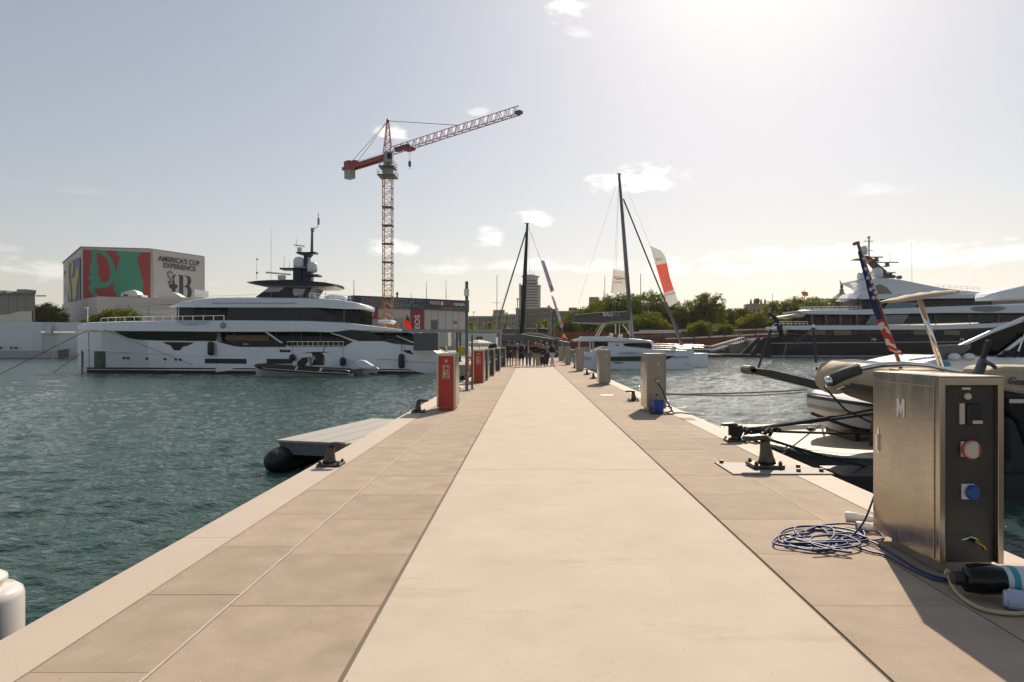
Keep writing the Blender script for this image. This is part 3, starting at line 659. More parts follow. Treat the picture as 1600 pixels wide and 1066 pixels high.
mb = MB(); rail(mb, [P(158, 504, YC - 2.2), P(176, 503, YC - 2.9), P(200, 502, YC - 3.2), P(276, 501, YC - 3.9), P(350, 500, YC - 4.1)], .45, 14, .03); mb.build('foredeck_rail', m_chrome, y1)
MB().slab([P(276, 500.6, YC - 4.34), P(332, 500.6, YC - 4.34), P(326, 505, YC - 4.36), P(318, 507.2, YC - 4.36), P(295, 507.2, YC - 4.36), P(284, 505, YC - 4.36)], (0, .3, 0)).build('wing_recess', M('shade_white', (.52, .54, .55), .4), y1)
for a, b, c in ((329.5, 534, 555.5), (627.3, 553, 575.5), (457, 553.5, 564), (536, 558.5, 572)):
    z0_, z1_ = P(a, c, S1(a, b) - .3).z, P(a, b, S1(a, b) - .3).z; x_ = P(a, b, S1(a, b) - .35).x; yy_ = S1(a, b) - .38
    f = MB().lathe([(.12, z0_), (.29, z0_ + .12), (.31, z0_ + .3), (.31, z1_ - .3), (.29, z1_ - .12), (.12, z1_)], (x_, yy_, 0), 14)
    f.tube([(x_, yy_, z1_), (x_, yy_ + .1, P(a, 518, yy_).z)], .02, 4); fo = f.build('ship_fender', m_black, None, smooth=True)
    tag(fo, {329: 'tall black fender hanging below the anchor deck of the white superyacht', 627: 'black fender nearest the stern of the white superyacht', 457: 'short black fender behind the small tender console', 536: 'black fender hanging behind the tender stern'}[int(a)], 'fender', 'black fenders on the white superyacht')
# roof over the upper deck
RT = [(264.5, 479), (282, 472), (311, 466.2), (345, 464), (380, 464.6), (464, 465), (526, 467), (560, 473.4), (576, 480)]
RB = [(264.5, 480.2), (300, 480.4), (492, 480.6), (540, 483), (576, 483)]
RH = [(264.5, .8), (275, 2.4), (300, 3.4), (340, 3.8), (520, 3.8), (555, 3.3), (570, 2.3), (576, 1.2)]
mb = MB(); body(mb, RT, RB, RH, YC, 264.5, 576, 70, rd=.35); mb.build('upper_roof', m_white, y1, auto=R(30))
pan(m_dgrey, y1, [(331, 473.3), (463, 473.3)], [(331, 474), (463, 474)], 331, 463, lambda x, y: YC - 3.85, 'roof_groove', 10, 1, .0, .1)
mb = MB(); rail(mb, [P(484, 466.5, YC - 3.2), P(548, 470, YC - 3)], .55, 9, .025, (1, .5)); rail(mb, [P(305, 468, YC - 3), P(400, 465, YC - 3)], .3, 8, .02); mb.build('sun_deck_rail', m_chrome, y1)
MB().ell(P(525, 466, YC - 1.5), (1.3, .8, .38)).build('hot_tub', m_white, y1, smooth=True)
MB().box(*[c for ab in zip(P(304, 462, YC - 1.5), P(322, 455.5, YC + 1.5)) for c in sorted(ab)]).build('wind_screen', M('clear_screen', (.6, .65, .65), .1, trans=.7), y1)
# navy mast house with raked windows
yq = YC - 1.9; A = lambda a, b: P(a, b, yq)
mh = MB()
mh.slab([A(399, 464.5), A(431, 441), A(445, 437), A(459, 437), A(463, 449), A(466, 465)], (0, 3.8, 0)); mh.slab([A(478, 465), A(488, 449), A(492, 447), A(463, 446), A(463.5, 449.5), A(480, 450), A(471, 465)], (0, 3.8, 0))
mh.build('mast_house', m_navy, y1)
for q in ([(411, 456.5), (426, 444.4), (447, 444.2), (443, 451), (436, 456)], [(458, 451), (478, 451.5), (473, 459), (461, 463), (458, 459)]):
    MB().slab([P(a, b, yq - .04) for a, b in q], (0, -.03, 0)).build('raked_window', M('pale_glass', (.38, .40, .40), .12), y1)
mb = MB(); body(mb, [(385, 440.6), (400, 438.5), (422, 437.4), (460, 437.6), (506, 440.8), (530, 445.4)], [(385, 441.6), (408, 446), (440, 447), (464, 447.3), (510, 447.3), (530, 446.4)], [(385, .7), (395, 2.2), (410, 2.8), (505, 2.8), (522, 2.0), (530, .6)], YC, 385.5, 529.5, 50, rd=.08)
mb.build('hardtop', m_navy, y1, auto=R(30))
mb = MB(); body(mb, [(385, 442.3), (530, 446.7)], [(388, 443), (408, 447), (440, 448), (464, 448.2), (510, 448.2), (528, 447.4)], [(388, .7), (398, 2.1), (410, 2.6), (505, 2.6), (522, 1.8), (528, .6)], YC, 389, 527, 40, rd=.02); mb.build('hardtop_lining', M('lining_beige', (.55, .47, .38), .6), y1)
yq = YC - .6
def bx(a, b, c, d, Y0, dep): p, q = P(a, b, Y0), P(c, d, Y0); return (min(p.x, q.x), max(p.x, q.x), Y0, Y0 + dep, min(p.z, q.z), max(p.z, q.z))
MB().box(*bx(457.5, 418, 471, 438.5, yq, 1.2)).box(*bx(472, 422, 486, 439, yq + .2, .9)).box(*bx(436.5, 418.4, 484, 421, yq - .2, 1.6)).box(*bx(470, 428.5, 497, 431.5, yq - .1, 1.4)).build('radar_mast', m_navy, y1, bevel=.04, kind='stuff')
MB().slab([P(476, 423, yq), P(480, 423, yq), P(481, 402, yq), P(486, 396, yq), P(493, 396.5, yq), P(493, 393.5, yq), P(461, 394, yq), P(465, 397, yq), P(474, 399, yq)], (0, .9, 0)).build('mast_fin', m_navy, y1)
MB().tube([P(487.3, 394, yq + .4), P(487.8, 360, yq + .4)], [.16, .11], 8).build('top_mast', m_dgrey, y1)
mb = MB().tube([P(486, 358, yq + .4), P(495, 356, yq + .4), P(497, 352, yq + .4), P(497.5, 333, yq + .4)], .04, 5); mb.box(*bx(485.5, 356, 490, 362, yq + .3, .3)).box(*bx(496, 341, 499, 351, yq + .3, .15)); mb.build('wind_instruments', m_grey, y1, kind='stuff')
for a, b, r_, t, bt in ((467, 409, .58, 401, 419), (487.8, 417, .56, 408.5, 425.5)):
    c = P(a, b, yq + .2); zt, zb_ = P(a, t, yq).z, P(a, bt, yq).z
    MB().lathe([(r_ * .8, zb_), (r_, zb_ + .2), (r_, zt - .45), (r_ * .92, zt - .26), (r_ * .7, zt - .10), (r_ * .35, zt - .02), (.02, zt)], (c.x, c.y, 0), 20).build('satellite_dome', m_white, y1, smooth=True)
MB().obox(P(468, 384, yq + .4), (1.15, .12, .12), (0, R(7), 0)).box(*bx(464.5, 386.5, 470.5, 394, yq + .1, .5)).build('radar_scanner', m_white2, y1)
MB().obox(P(435, 427.5, yq), (2.7, .16, .16), (0, R(5), 0)).box(*bx(434, 430, 443.5, 437, yq - .2, .6)).build('radar_scanner', m_white2, y1)
for a, t, b in ((423.3, 357, 467), (401, 404, 437), (444, 400, 418), (452, 407, 418), (509, 436, 441), (508.5, 448, 466), (463, 372, 386)):
    MB().tube([P(a, b, YC - 2.4), P(a + .4, t, YC - 2.4)], [.025, .012], 4).build('whip_antenna', m_grey, y1)
MB().box(*bx(400, 404, 402.5, 406, YC - 2.5, .15)).box(*bx(400, 425, 402.5, 428, YC - 2.5, .15)).build('deck_light', m_grey, y1, kind='stuff')
# ensign on a raked staff at the stern
MB().tube([P(618, 512, YC - 1), P(637, 491, YC - 1)], [.07, .05], 6).build('ensign_staff', m_wood, y1)
fl = MB(); p = [P(637, 492.5, YC - 1), P(630, 506, YC - 1.1), P(641, 517, YC - .9), P(646, 520, YC - .8), P(640.5, 505, YC - 1)]
fl.slab(p, (0, .03, 0)); e = fl.build('ensign_flag', clothmat('ensign_red', (.75, .08, .05)), None); tag(e, 'red ensign hanging from the raked staff at the superyacht stern', 'flag')
MB().slab([P(637, 492.5, YC - 1.16), P(633.5, 499, YC - 1.16), P(640, 503, YC - 1.16), P(639, 497, YC - 1.16)], (0, -.02, 0)).build('flag_canton', m_navy, e)
MB().box(*bx(590, 500, 612, 505, YC - 1.6, 2.5)).build('deck_lounge', m_white, y1, bevel=.2)
MB().slab([P(602, 518, YC - 3.2), P(604, 518, YC - 3.2), P(662, 541, YC - 3.2), P(657, 541.5, YC - 3.2)], (0, .3, 0)).build('aft_handrail', m_white, y1)
mb = MB()
for a in (400, 440, 480, 520, 560): mb.box(*bx(a, 541, a + 2, 560, YC - 4.32, .05))
# round marks of closed side hatches, slightly proud
for cxp, r_ in ((423, 1.35), (608, 1.9), (640, 1.6)):
    c = P(cxp, 560, S1(cxp, 555) - .02); t = MB().tube([(c.x + r_ * math.cos(q), c.y, c.z + r_ * math.sin(q)) for q in [R(20 + 7 * i) for i in range(22)]], .02, 4); t.build('hatch_seam', m_grey, y1)

# bow mooring lines
def wire(name, pts, r, mat, label, cat='mooring line', group=None, sag=0, parent=None, n=10):
    q = []
    for i in range(n + 1):
        u = i / n; p = Vector(pts[0]).lerp(Vector(pts[1]), u); p.z -= sag * 4 * u * (1 - u); q.append(p)
    o = MB().tube(q, r, 5).build(name, mat, parent)
    if label: tag(o, label, cat, group)
    return o
wire('mooring_line', (P(136, 516.5, 68.9), P(0, 585, 61)), .035, m_rope, 'long bow line slanting from the white superyacht to the left frame edge')
wire('mooring_line', (P(138.5, 519, 68.6), P(139.5, 582, 68.6)), .03, m_rope, 'anchor chain dropping straight down from the white superyacht bow')
wire('mooring_line', (P(163, 516, 67.4), P(300, 570, 65.8)), .02, m_rope, 'thin slack line along the superyacht hull')
wire('mooring_line', (P(126, 552, 70), P(84, 582, 66)), .03, m_rope, 'short line from the superyacht stem into the water')

# ================================================================== grey tender lying at its side
TC = 61.0
t1 = E('tender', 'grey rigid inflatable with black tube and white outboard beside the superyacht', 'tender', (-20, TC, WZ))
th = [(398, .15), (404, .55), (420, .95), (450, 1.25), (540, 1.25), (552, 1.0)]
mb = MB(); body(mb, [(398, 572.5), (430, 577), (552, 584)], None, [(a, b * .92) for a, b in th], TC, 399, 552, 30, hb=[(398, .02), (420, .2), (450, .6), (552, .9)], zb=WZ - .2); mb.build('hull', M('light_grey_gelcoat', (.45, .46, .45), .3), t1, auto=R(40))
for sgn in (-1, 1):
    q = []; 
    for i in range(25):
        px = 399 + 150 * i / 24; h = ip(th, px); py = ip([(398, 571.2), (420, 574.2), (470, 578), (552, 582.5)], px); Yd = TC - h
        q.append((((px - 827) * Yd / 1000), TC + sgn * h, H + (538 - py) * Yd / 1000))
    MB().tube(q, [.12] + [.26] * 22 + [.22, .10], 12).build('tube', m_black, t1, smooth=True)
    q2 = [Vector(v) + Vector((0, sgn * .262, -.10)) for v in q[2:]]; MB().tube(q2, .035, 5).build('rub_strake', m_white2, t1)
for a in (463, 501): MB().obox(P(a, 576 + (a - 463) * .06, TC - 1.53), (.18, .04, .42), (0, R(28), 0)).build('tube_patch', m_white2, t1)
text('INCA'[:0] + 'TENDER', P(525, 581.5, TC - 1.56), .22, m_grey, t1)
MB().slab([P(457, 572, TC - .5), P(461, 567, TC - .5), P(476, 558.5, TC - .5), P(482, 559, TC - .5), P(484, 572, TC - .5)], (0, 1.0, 0)).build('console', m_white2, t1, bevel=.06)
MB().slab([P(463, 567, TC - .55), P(472, 559, TC - .55), P(480, 558.2, TC - .55), P(481.5, 564, TC - .55), P(476, 572, TC - .55), P(465, 571.5, TC - .55)], (0, 1.1, 0)).build('console_screen', m_blackg, t1, bevel=.05)
MB().slab([P(486, 571, TC - .45), P(503, 571, TC - .45), P(503, 557, TC - .45), P(499, 552, TC - .45), P(487, 551, TC - .45), P(492, 560, TC - .45)], (0, .9, 0)).build('seat_bank', m_black, t1, bevel=.06)
MB().slab([P(469, 552, TC - .7), P(485, 550.3, TC - .7), P(505, 549.6, TC - .7), P(512, 550.4, TC - .7), P(505, 551.4, TC - .7), P(485, 552, TC - .7)], (0, 1.4, 0)).build('t_top', m_black, t1)
for a in (488, 501): MB().tube([P(a, 551, TC - .6), P(a + 3, 572, TC - .6)], .05, 6).build('t_top_leg', m_black, t1)
MB().tube([P(505, 550, TC), P(508, 541, TC)], .04, 5).build('light_pole', m_black, t1)
ob = MB().slab([P(555, 565.5, TC - .4), P(563, 562.6, TC - .4), P(569, 563.5, TC - .4), P(583, 572, TC - .4), P(577, 578.5, TC - .4), P(557, 575, TC - .4)], (0, .85, 0)).build('outboard_cowl', m_white, t1, bevel=.12)
MB().slab([P(566, 577, TC - .25), P(578, 579.5, TC - .25), P(588, 574, TC - .25), P(591, 577, TC - .25), P(588, 584.5, TC - .25), P(580, 583, TC - .25), P(572, 586, TC - .25), P(560, 584, TC - .25)], (0, .5, 0)).build('outboard_leg', m_grey, t1, bevel=.04)
MB().box(*bx(548, 577, 563, 585, TC - .7, 1.4)).build('stern_bracket', m_dgrey, t1, bevel=.03)

# ================================================================== white yacht beyond, cut by the left frame edge
LC = 143
y2 = E('superyacht', 'pale grey white yacht hull cut off by the left edge of the photo', 'yacht', (-115, LC, WZ))
lh = [(-120, 6.5), (40, 6.3), (90, 5), (120, 3), (135, 1.2), (142, .1)]
mb = MB(); body(mb, [(-120, 503.4), (60, 503.6), (142, 504.6)], None, lh, LC, -120, 142, 50, hb=[(-120, 6.2), (40, 5.5), (90, 3), (120, 1), (142, .05)], zb=WZ - .5); mb.build('hull', M('grey_white_gelcoat', (.60, .62, .64), .3, var=.04), y2, auto=R(35))
L2 = lambda x, y: LC - (ip(lh, x) * .93)
for a, b in ((1, 543.5), (17.5, 543.5), (25.3, 543.5)): MB().lathe([(.25, -.1), (.25, .05)], P(a, b, LC - ip(lh, a)), 12, 'Y').build('porthole', m_black, y2)
pan(m_dgrey, y2, [(88, 548), (107, 545)], [(86, 559), (110, 559)], 88, 108, lambda x, y: LC - 4.6, 'anchor_pocket', 5, 1, .3, .3)
pan(m_chrome, y2, [(62, 517.6), (118, 517.6)], [(62, 520.6), (118, 520.6)], 64, 118, lambda x, y: LC - ip(lh, x) * 1.0, 'bulwark_slot', 10, 1, .08)
pan(m_white2, y2, [(70, 509.5), (80, 509.5)], [(70, 521.5), (80, 521.5)], 70, 80, lambda x, y: LC - 5.6, 'winch', 3, 1, .15)
pan(M('grey_band', (.36, .38, .40), .4), y2, [(-100, 547), (110, 549)], [(-100, 559.6), (110, 559.6)], -100, 100, lambda x, y: LC - ip(lh, x) * .97, 'lower_band', 20, 1, .1)
wire('mooring_line', (P(67, 519, 136), P(67.5, 553, 136)), .05, m_rope, 'thin line hanging down from the pale hull at far left')
wire('mooring_line', (P(96, 521, 137), P(82, 562, 134)), .06, M('yellowed_rope', (.40, .33, .18), .8), 'yellowish slanting line at the pale hull on the left')

# ================================================================== dark blue superyacht, right
DC = 156.0
y3 = E('superyacht', 'large dark blue hulled superyacht with grey white decks moored on the right', 'yacht', (90, DC, WZ))
dh = [(1157, 4.5), (1185, 6), (1230, 6.3), (1760, 6.3)]
mb = MB(); body(mb, [(1180, 528.6), (1200, 526.6), (1230, 525.6), (1300, 524.5), (1460, 520), (1760, 512)], None, dh, DC, 1205, 1760, 50, hb=[(1157, 4.2), (1230, 5.6), (1760, 5.8)], zb=WZ - .5, rd=.2)
hl = mb.build('hull', m_hulln, y3, auto=R(35))
DS = lambda x, y: DC - 6.32
MB().slab([P(1206, 526.6, DC - 6.1), P(1206, 562, DC - 6.1), P(1168, 562, DC - 6.1), P(1187, 532, DC - 6.1), P(1193, 528, DC - 6.1)], (0, 12.2, 0)).build('transom', m_hulln, y3)
MB().slab([P(1158, 553, DC - 6.3), P(1183, 528.5, DC - 6.3), P(1190, 527.5, DC - 6.3), P(1170, 553, DC - 6.3)], (0, 1.2, 0)).build('quarter_wing', m_hulln, y3)
mb = MB(); body(mb, [(1120, 553), (1190, 555)], None, [(1120, 3.5), (1130, 5.2), (1190, 6)], DC, 1121, 1200, 12, zb=WZ + .1); mb.build('swim_platform', m_hulln, y3)
pan(m_white2, y3, [(1120, 552.4), (1190, 553.6)], [(1120, 553.6), (1190, 555)], 1122, 1188, lambda x, y: DC - ip([(1120, 3.6), (1130, 5.3), (1190, 6.1)], x), 'platform_edge', 8, 1, .1)
pan(M('silver_stripe', (.5, .52, .56), .3), y3, [(1206, 536), (1720, 532)], [(1206, 536.8), (1720, 533)], 1206, 1700, DS, 'stripe', 12, 1, .03)
pan(MATS['silver_stripe'], y3, [(1206, 556), (1720, 556)], [(1206, 557.2), (1720, 557.4)], 1206, 1700, DS, 'boot_stripe', 12, 1, .03)
mb = MB(); body(mb, [(1255, 514), (1760, 506)], [(1255, 528), (1760, 522)], [(1255, 5.2), (1300, 6.2), (1760, 6.2)], DC, 1258, 1760, 20); mb.build('main_deck_glass', m_glass, y3)
for a, b_, wd in ((1262, 1290, .6), (1303, 1330, .6), (1428, 1455, .4), (1475, 1500, .4)):
    pan(M('bronze_glass', (.05, .035, .022), .08, spec=.9), y3, [(a, 516.5), (b_, 516.5)], [(a, 523.5), (b_, 523.5)], a, b_, lambda x, y: DC - 6.3, 'deck_window', 3, 1, .05)
for a in (1365, 1503): MB().tube([P(a + 3 * math.cos(R(q)), 531.3 + 1.7 * math.sin(R(q)), DC - 6.42) for q in range(0, 361, 30)], .12, 5).build('fairlead', m_chrome, y3)
# swelling deck bands
def band(nm, tp, bt, hf, a, b, m=m_white, n=50, rd=.25): mb = MB(); body(mb, tp, bt, hf, DC, a, b, n, rd=rd); return mb.build(nm, m, y3, auto=R(30))
band('main_deck_band', [(1212, 513.6), (1221, 509.2), (1262, 508.4), (1470, 508), (1560, 504.5), (1600, 501), (1760, 492)], [(1212, 514.6), (1262, 515.4), (1470, 515), (1540, 512.5), (1600, 509), (1760, 500)], [(1212, 3), (1222, 5.6), (1240, 6.5), (1760, 6.5)], 1212, 1760)
band('upper_deck_band', [(1247, 485.5), (1262, 484.4), (1345, 483.6), (1470, 479), (1600, 474.5), (1760, 471)], [(1247, 487), (1262, 491), (1345, 491.6), (1470, 489), (1600, 489), (1760, 486)], [(1240, 4), (1262, 6.2), (1760, 6.4)], 1247, 1760)
band('bridge_band', [(1337, 466.5), (1346, 459.6), (1400, 459.4), (1546, 458.6), (1560, 462)], [(1337, 467.4), (1360, 467.6), (1560, 465.6)], [(1337, 4), (1350, 5.6), (1530, 5.6), (1550, 4), (1560, 2)], 1337, 1560)
band('upper_glass', [(1290, 490), (1760, 485)], [(1290, 510), (1760, 498)], [(1290, 4.6), (1320, 5.0), (1760, 5.2)], 1262, 1760, m_glass)
band('bridge_glass', [(1346, 466), (1548, 464)], [(1346, 485), (1600, 478)], [(1346, 4.4), (1520, 4.6), (1548, 3)], 1346, 1548, m_glass)
band('bridge_wing', [(1548, 459), (1620, 469)], [(1548, 482), (1620, 478)], [(1548, 3), (1620, 3)], 1550, 1620, M('hazy_glass', (.20, .17, .14), .2), 8)
for a in (1268, 1290, 1312, 1338, 1375, 1420, 1462, 1515, 1560): pan(M('bronze_post', (.22, .14, .08), .4), y3, [(a, 491), (a + 2, 491)], [(a, 508.4), (a + 2, 508.4)], a, a + (2.5 if a < 1345 else 1), lambda x, y: DC - 5.6, 'deck_post', 1, 1, .1)
MB().slab([P(1352, 507, DC - 6.2), P(1361, 493, DC - 6.2), P(1419, 492, DC - 6.2), P(1411, 506.4, DC - 6.2)], (0, -.1, 0)).build('lattice_screen', M('blue_grey_mesh', (.17, .20, .26), .4), y3)
MB().slab([P(1381, 481.6, DC - 5.4), P(1388, 473, DC - 5.4), P(1434, 472.5, DC - 5.4), P(1430, 480, DC - 5.4)], (0, -.1, 0)).build('lattice_screen', MATS['blue_grey_mesh'], y3)
text('Moonraker'[:0] + 'Andromeda'[:0] + 'Kismet'[:0] + '~ ~ ~ ~', P(1390, 496.5, DC - 6.5), 1.3, M('pale_gold', (.6, .45, .22), .3, .8), y3, sx=2)
# swept upper house, mast fin and domes
yq = DC - 3.4; B3 = lambda a, b, o=0: P(a, b, yq + o)
MB().slab([B3(1352, 460), B3(1362, 452), B3(1372, 448), B3(1395, 459.8), B3(1600, 459.9), B3(1546, 458.4), B3(1500, 453.6), B3(1471, 450), B3(1437, 443.4), B3(1410, 437.8), B3(1390, 435.4), B3(1371, 434.6), B3(1337, 438.2), B3(1337, 440.6), B3(1352, 447), B3(1363, 457)][:3] + [B3(1372, 449), B3(1381, 459.8), B3(1546, 459.8), B3(1546, 458.4), B3(1500, 453.6), B3(1471, 450), B3(1437, 443.4), B3(1410, 437.8), B3(1390, 435.4), B3(1371, 434.6), B3(1337, 438.2), B3(1337, 440.6), B3(1352, 447), B3(1357, 452)], (0, 6.8, 0)).build('swept_house', m_white, y3)
MB().slab([B3(1365, 459, -.05), B3(1365, 447, -.05), B3(1374, 444, -.05), B3(1385, 449, -.05), B3(1394, 459, -.05)], (0, -.1, 0)).build('house_window', MATS['hazy_glass'], y3)
fin = [(1372, 422), (1362, 411), (1353, 404), (1350, 400), (1355, 399.6), (1361, 401), (1366, 407), (1374, 414), (1385, 423), (1391, 434.8), (1372, 434.8)]
MB().slab([P(a, b, DC - .9) for a, b in fin], (0, 1.8, 0)).build('mast_fin', M('dark_bronze', (.05, .04, .038), .3), y3)
MB().slab([P(a, b, DC - 1.1) for a, b in ((1337, 404.4), (1352, 403), (1368, 405), (1368, 406.4), (1337, 405.6))], (0, 2.2, 0)).build('spreader', m_dgrey, y3)
for a, b, r_, t in ((1348.3, 398, 1.05, 383.8), (1347, 437.5, 1.15, 424.5), (1370.3, 434, 1.3, 418.2), (1357.6, 373, .35, 368.5)):
    yd = DC - 1.8; c = P(a, b, yd); zt = P(a, t, yd).z
    MB().lathe([(r_ * .85, c.z), (r_, c.z + .15 * r_), (r_, zt - .9 * r_), (r_ * .9, zt - .45 * r_), (r_ * .65, zt - .17 * r_), (r_ * .3, zt - .03 * r_), (.02, zt)], (c.x, c.y, 0), 20).build('satellite_dome', m_white, y3, smooth=True)
MB().tube([P(1357.8, 401, DC), P(1357.8, 373, DC)], .16, 6).build('top_mast', m_dgrey, y3)
for t, a, b in ((377, 1350, 1364), (384.5, 1354.5, 1359), (391.5, 1355, 1364)): MB().tube([P(a, t, DC), P(b, t, DC)], .10, 4).build('yard', m_dgrey, y3)
for t, a, b in ((401.8, 1360, 1379.5), (410, 1369.5, 1403.6), (426, 1384, 1399)):
    MB().tube([P(a, t, DC - 1.2), P(b, t, DC - 1.2)], .2, 5).build('radar_scanner', m_white2, y3); MB().box(*bx((a + b) / 2 - 1, t, (a + b) / 2 + 3, t + 5, DC - 1.4, .8)).build('scanner_base', m_dgrey, y3)
    MB().slab([P((a + b) / 2 - 8, t + 6.5, DC - .8), P((a + b) / 2 + 4, t + 4.6, DC - .8), P((a + b) / 2 + 4, t + 6.4, DC - .8)], (0, 1.4, 0)).build('scanner_arm', m_dgrey, y3)
for a, b in ((1395, 432.5), (1405, 433.5)): MB().ell(P(a, b, DC - 1), (.8, .6, .5), 8, 5).build('searchlight', m_dgrey, y3)
for a, t, b in ((1425, 378, 441), (1391, 388, 411)): MB().tube([P(a, b, DC - 2), P(a - .6, t, DC - 2)], [.05, .02], 4).build('whip_antenna', m_grey, y3)
f2 = MB().slab([P(1352, 403.5, DC - 1.2), P(1360, 402.8, DC - 1.2), P(1363, 405, DC - 1.2), P(1362, 410.5, DC - 1.2), P(1354, 411, DC - 1.2)], (0, .04, 0)).build('courtesy_flag', clothmat('spanish_red', (.6, .05, .03)), None); tag(f2, 'small red and yellow flag on the dark yacht mast', 'flag')
MB().slab([P(1352.6, 405.5, DC - 1.25), P(1362.8, 405.3, DC - 1.25), P(1362.4, 408.5, DC - 1.25), P(1353.4, 408.8, DC - 1.25)], (0, -.03, 0)).build('flag_stripe', clothmat('spanish_yellow', (.8, .5, .03)), f2)
mb = MB(); rail(mb, [P(1465, 451, DC - 3), P(1530, 455, DC - 3)], .9, 8, .05, (1, .5)); mb.build('roof_rail', m_chrome, y3)
mb = MB(); rail(mb, [P(1250, 486, DC - 6), P(1345, 484.5, DC - 6)], .9, 14, .05, (1, .5)); mb.build('upper_rail', m_chrome, y3)
mb = MB(); rail(mb, [P(1218, 509, DC - 6), P(1262, 508.5, DC - 6)], .9, 8, .05, (1, .5)); mb.build('main_rail', m_chrome, y3)
MB().slab([P(1226, 494.4, DC - 5), P(1247, 489.6, DC - 5), P(1262, 489.8, DC - 5), P(1255, 495.4, DC - 5)], (0, 10, 0)).build('deck_awning', M('awning_cream', (.55, .50, .42), .8), y3)
mb = MB()
for a in range(1270, 1346, 15): mb.tube([P(a, 484, DC - 5.5), P(a, 467.4, DC - 5.5)], .10, 4)
mb.tube([P(1268, 467.4, DC - 5.5), P(1347, 467.8, DC - 5.5)], .14, 4); mb.build('awning_frame', m_dgrey, y3)
MB().slab([P(1337, 467, DC - 5), P(1340, 463, DC - 5), P(1348, 455.5, DC - 5), P(1366, 455, DC - 5), P(1366, 467, DC - 5)], (0, 10, 0)).build('aft_lounge', m_white, y3)
hn = MB().tube([P(1198, 488, DC - 5), P(1204, 491.5, DC - 5), P(1211, 497.5, DC - 5), P(1216, 504, DC - 5), P(1218.5, 511, DC - 5), P(1221, 526, DC - 5)], [.12, .35, .5, .65, .7, .5], 8); hn.build('stern_horn', m_hulln, y3, smooth=True)
MB().tube([P(1206, 516, DC - 5.5), P(1208, 508, DC - 5.5), P(1213, 505.5, DC - 5.5), P(1218, 507, DC - 5.5)], .1, 5).build('stern_hoop', m_chrome, y3)
pan(M('balcony_recess', (.22, .24, .27), .35), y3, [(1517, 481), (1525, 479), (1545, 478.4), (1562, 479), (1572, 481)], [(1517, 482), (1525, 486), (1545, 487.5), (1562, 486), (1572, 482)], 1517, 1572, lambda x, y: DC - 6.42, 'balcony_recess', 14, 2, .08)
wire('mooring_line', (P(1228.5, 538, 149.4), P(1223.5, 561, 149)), .07, MATS['yellowed_rope'], 'pale line hanging from the dark superyacht hull')

# ================================================================== catamaran
CC = 82.0
y4 = E('catamaran', 'white sailing catamaran with grey boom bag and tall mast right of the pedestals', 'catamaran', (13, CC, WZ))
ch = [(896, 3.2), (905, 3.6), (1050, 3.6), (1086, 3.35)]
mb = MB(); body(mb, [(900, 558), (906, 552), (925, 550.6), (952, 540), (975, 541), (1018, 545.4), (1080, 547.8), (1085, 549.5)], None, [(900, 3.4), (1050, 3.7), (1085, 3.5)], CC, 902, 1084.5, 40, hb=[(900, 3.3), (1050, 3.6), (1084, 3.5)], zb=WZ - .4)
mb.build('near_hull', m_white, y4, auto=R(30))
far = MB(); c_ = CC + 4.5
body(far, [(905, 552), (1106, 552)], None, [(905, 1), (1100, 1), (1106, .6)], c_, 960, 1106, 16, zb=WZ - .2); far.build('far_hull', m_white, y4, auto=R(30))
CS = lambda x, y: CC - 3.66
pan(m_blackg, y4, [(952, 557.4), (1040, 556), (1054, 556)], [(952, 564), (1035, 564), (1046, 560.5), (1054, 556.4)], 952, 1054, CS, 'hull_window', 16, 1)
pan(m_glass, y4, [(974, 537.6), (980, 536.6), (1016, 535.8), (1019, 541)], [(974, 538), (979, 543.5), (990, 545), (1019, 545)], 974, 1018.6, lambda x, y: CC - 3.0, 'coachroof_window', 16, 2, .06)
mb = MB(); body(mb, [(950, 533), (965, 531.2), (1000, 530.6), (1018, 532), (1021, 535)], [(950, 547), (1021, 547)], [(950, 2.9), (1000, 3.0), (1021, 2.4)], CC, 950, 1021, 20, rd=.2); mb.build('coachroof', m_white, y4, auto=R(30))
MB().slab([P(962, 539, CC - 3.05), P(967, 539, CC - 3.05), P(966, 543, CC - 3.05), P(963.5, 542.5, CC - 3.05)], (0, -.05, 0)).build('side_port', m_blackg, y4)
mb = MB(); body(mb, [(895.5, 530.6), (910, 528), (950, 526.6), (1000, 530), (1021, 533.4)], [(895.5, 533.6), (950, 533), (1021, 534.6)], [(895, 2.6), (905, 3.3), (1000, 3.3), (1021, 2.6)], CC, 896, 1021, 30, rd=.12); mb.build('hardtop', m_white, y4, auto=R(30))
for a in (904, 921, 926): MB().box(*bx(a, 533, a + 2, 552, CC - 3, .2)).build('hardtop_post', m_white2, y4)
MB().box(*bx(926, 534, 951, 541, CC - 2.6, .1)).build('cockpit_glass', m_glass, y4)
MB().box(*bx(912, 542, 921, 550, CC - 2.6, 1)).build('cockpit_seat', m_tan, y4)
MB().box(*bx(908, 525.6, 952, 528.6, CC - 2.4, 3)).build('flybridge_seat', m_white2, y4, bevel=.1)
MB().box(*bx(953, 521, 958, 531, CC - 1.6, .5)).box(*bx(967, 523, 973, 531, CC - 1.6, .6)).build('helm_station', m_white2, y4, bevel=.06, kind='stuff')
mast_b, mast_t = P(987.5, 530, CC - .6), P(967.4, 273, CC - .6)
MB().tube([mast_b, mast_b.lerp(mast_t, .5), mast_t], [.29, .26, .17], 10, .7).build('mast', M('grey_alloy', (.20, .21, .22), .4, .5), y4, smooth=True)
MB().tube([P(964, 271.5, CC - .6), P(971, 272, CC - .6)], .08, 4).build('masthead', m_dgrey, y4)
for k_ in (.29,):
    c = mast_b.lerp(mast_t, .37); MB().tube([c + Vector((-1.4, 0, -.15)), c, c + Vector((.3, 0, .05))], .06, 5).build('spreader', m_grey, y4)
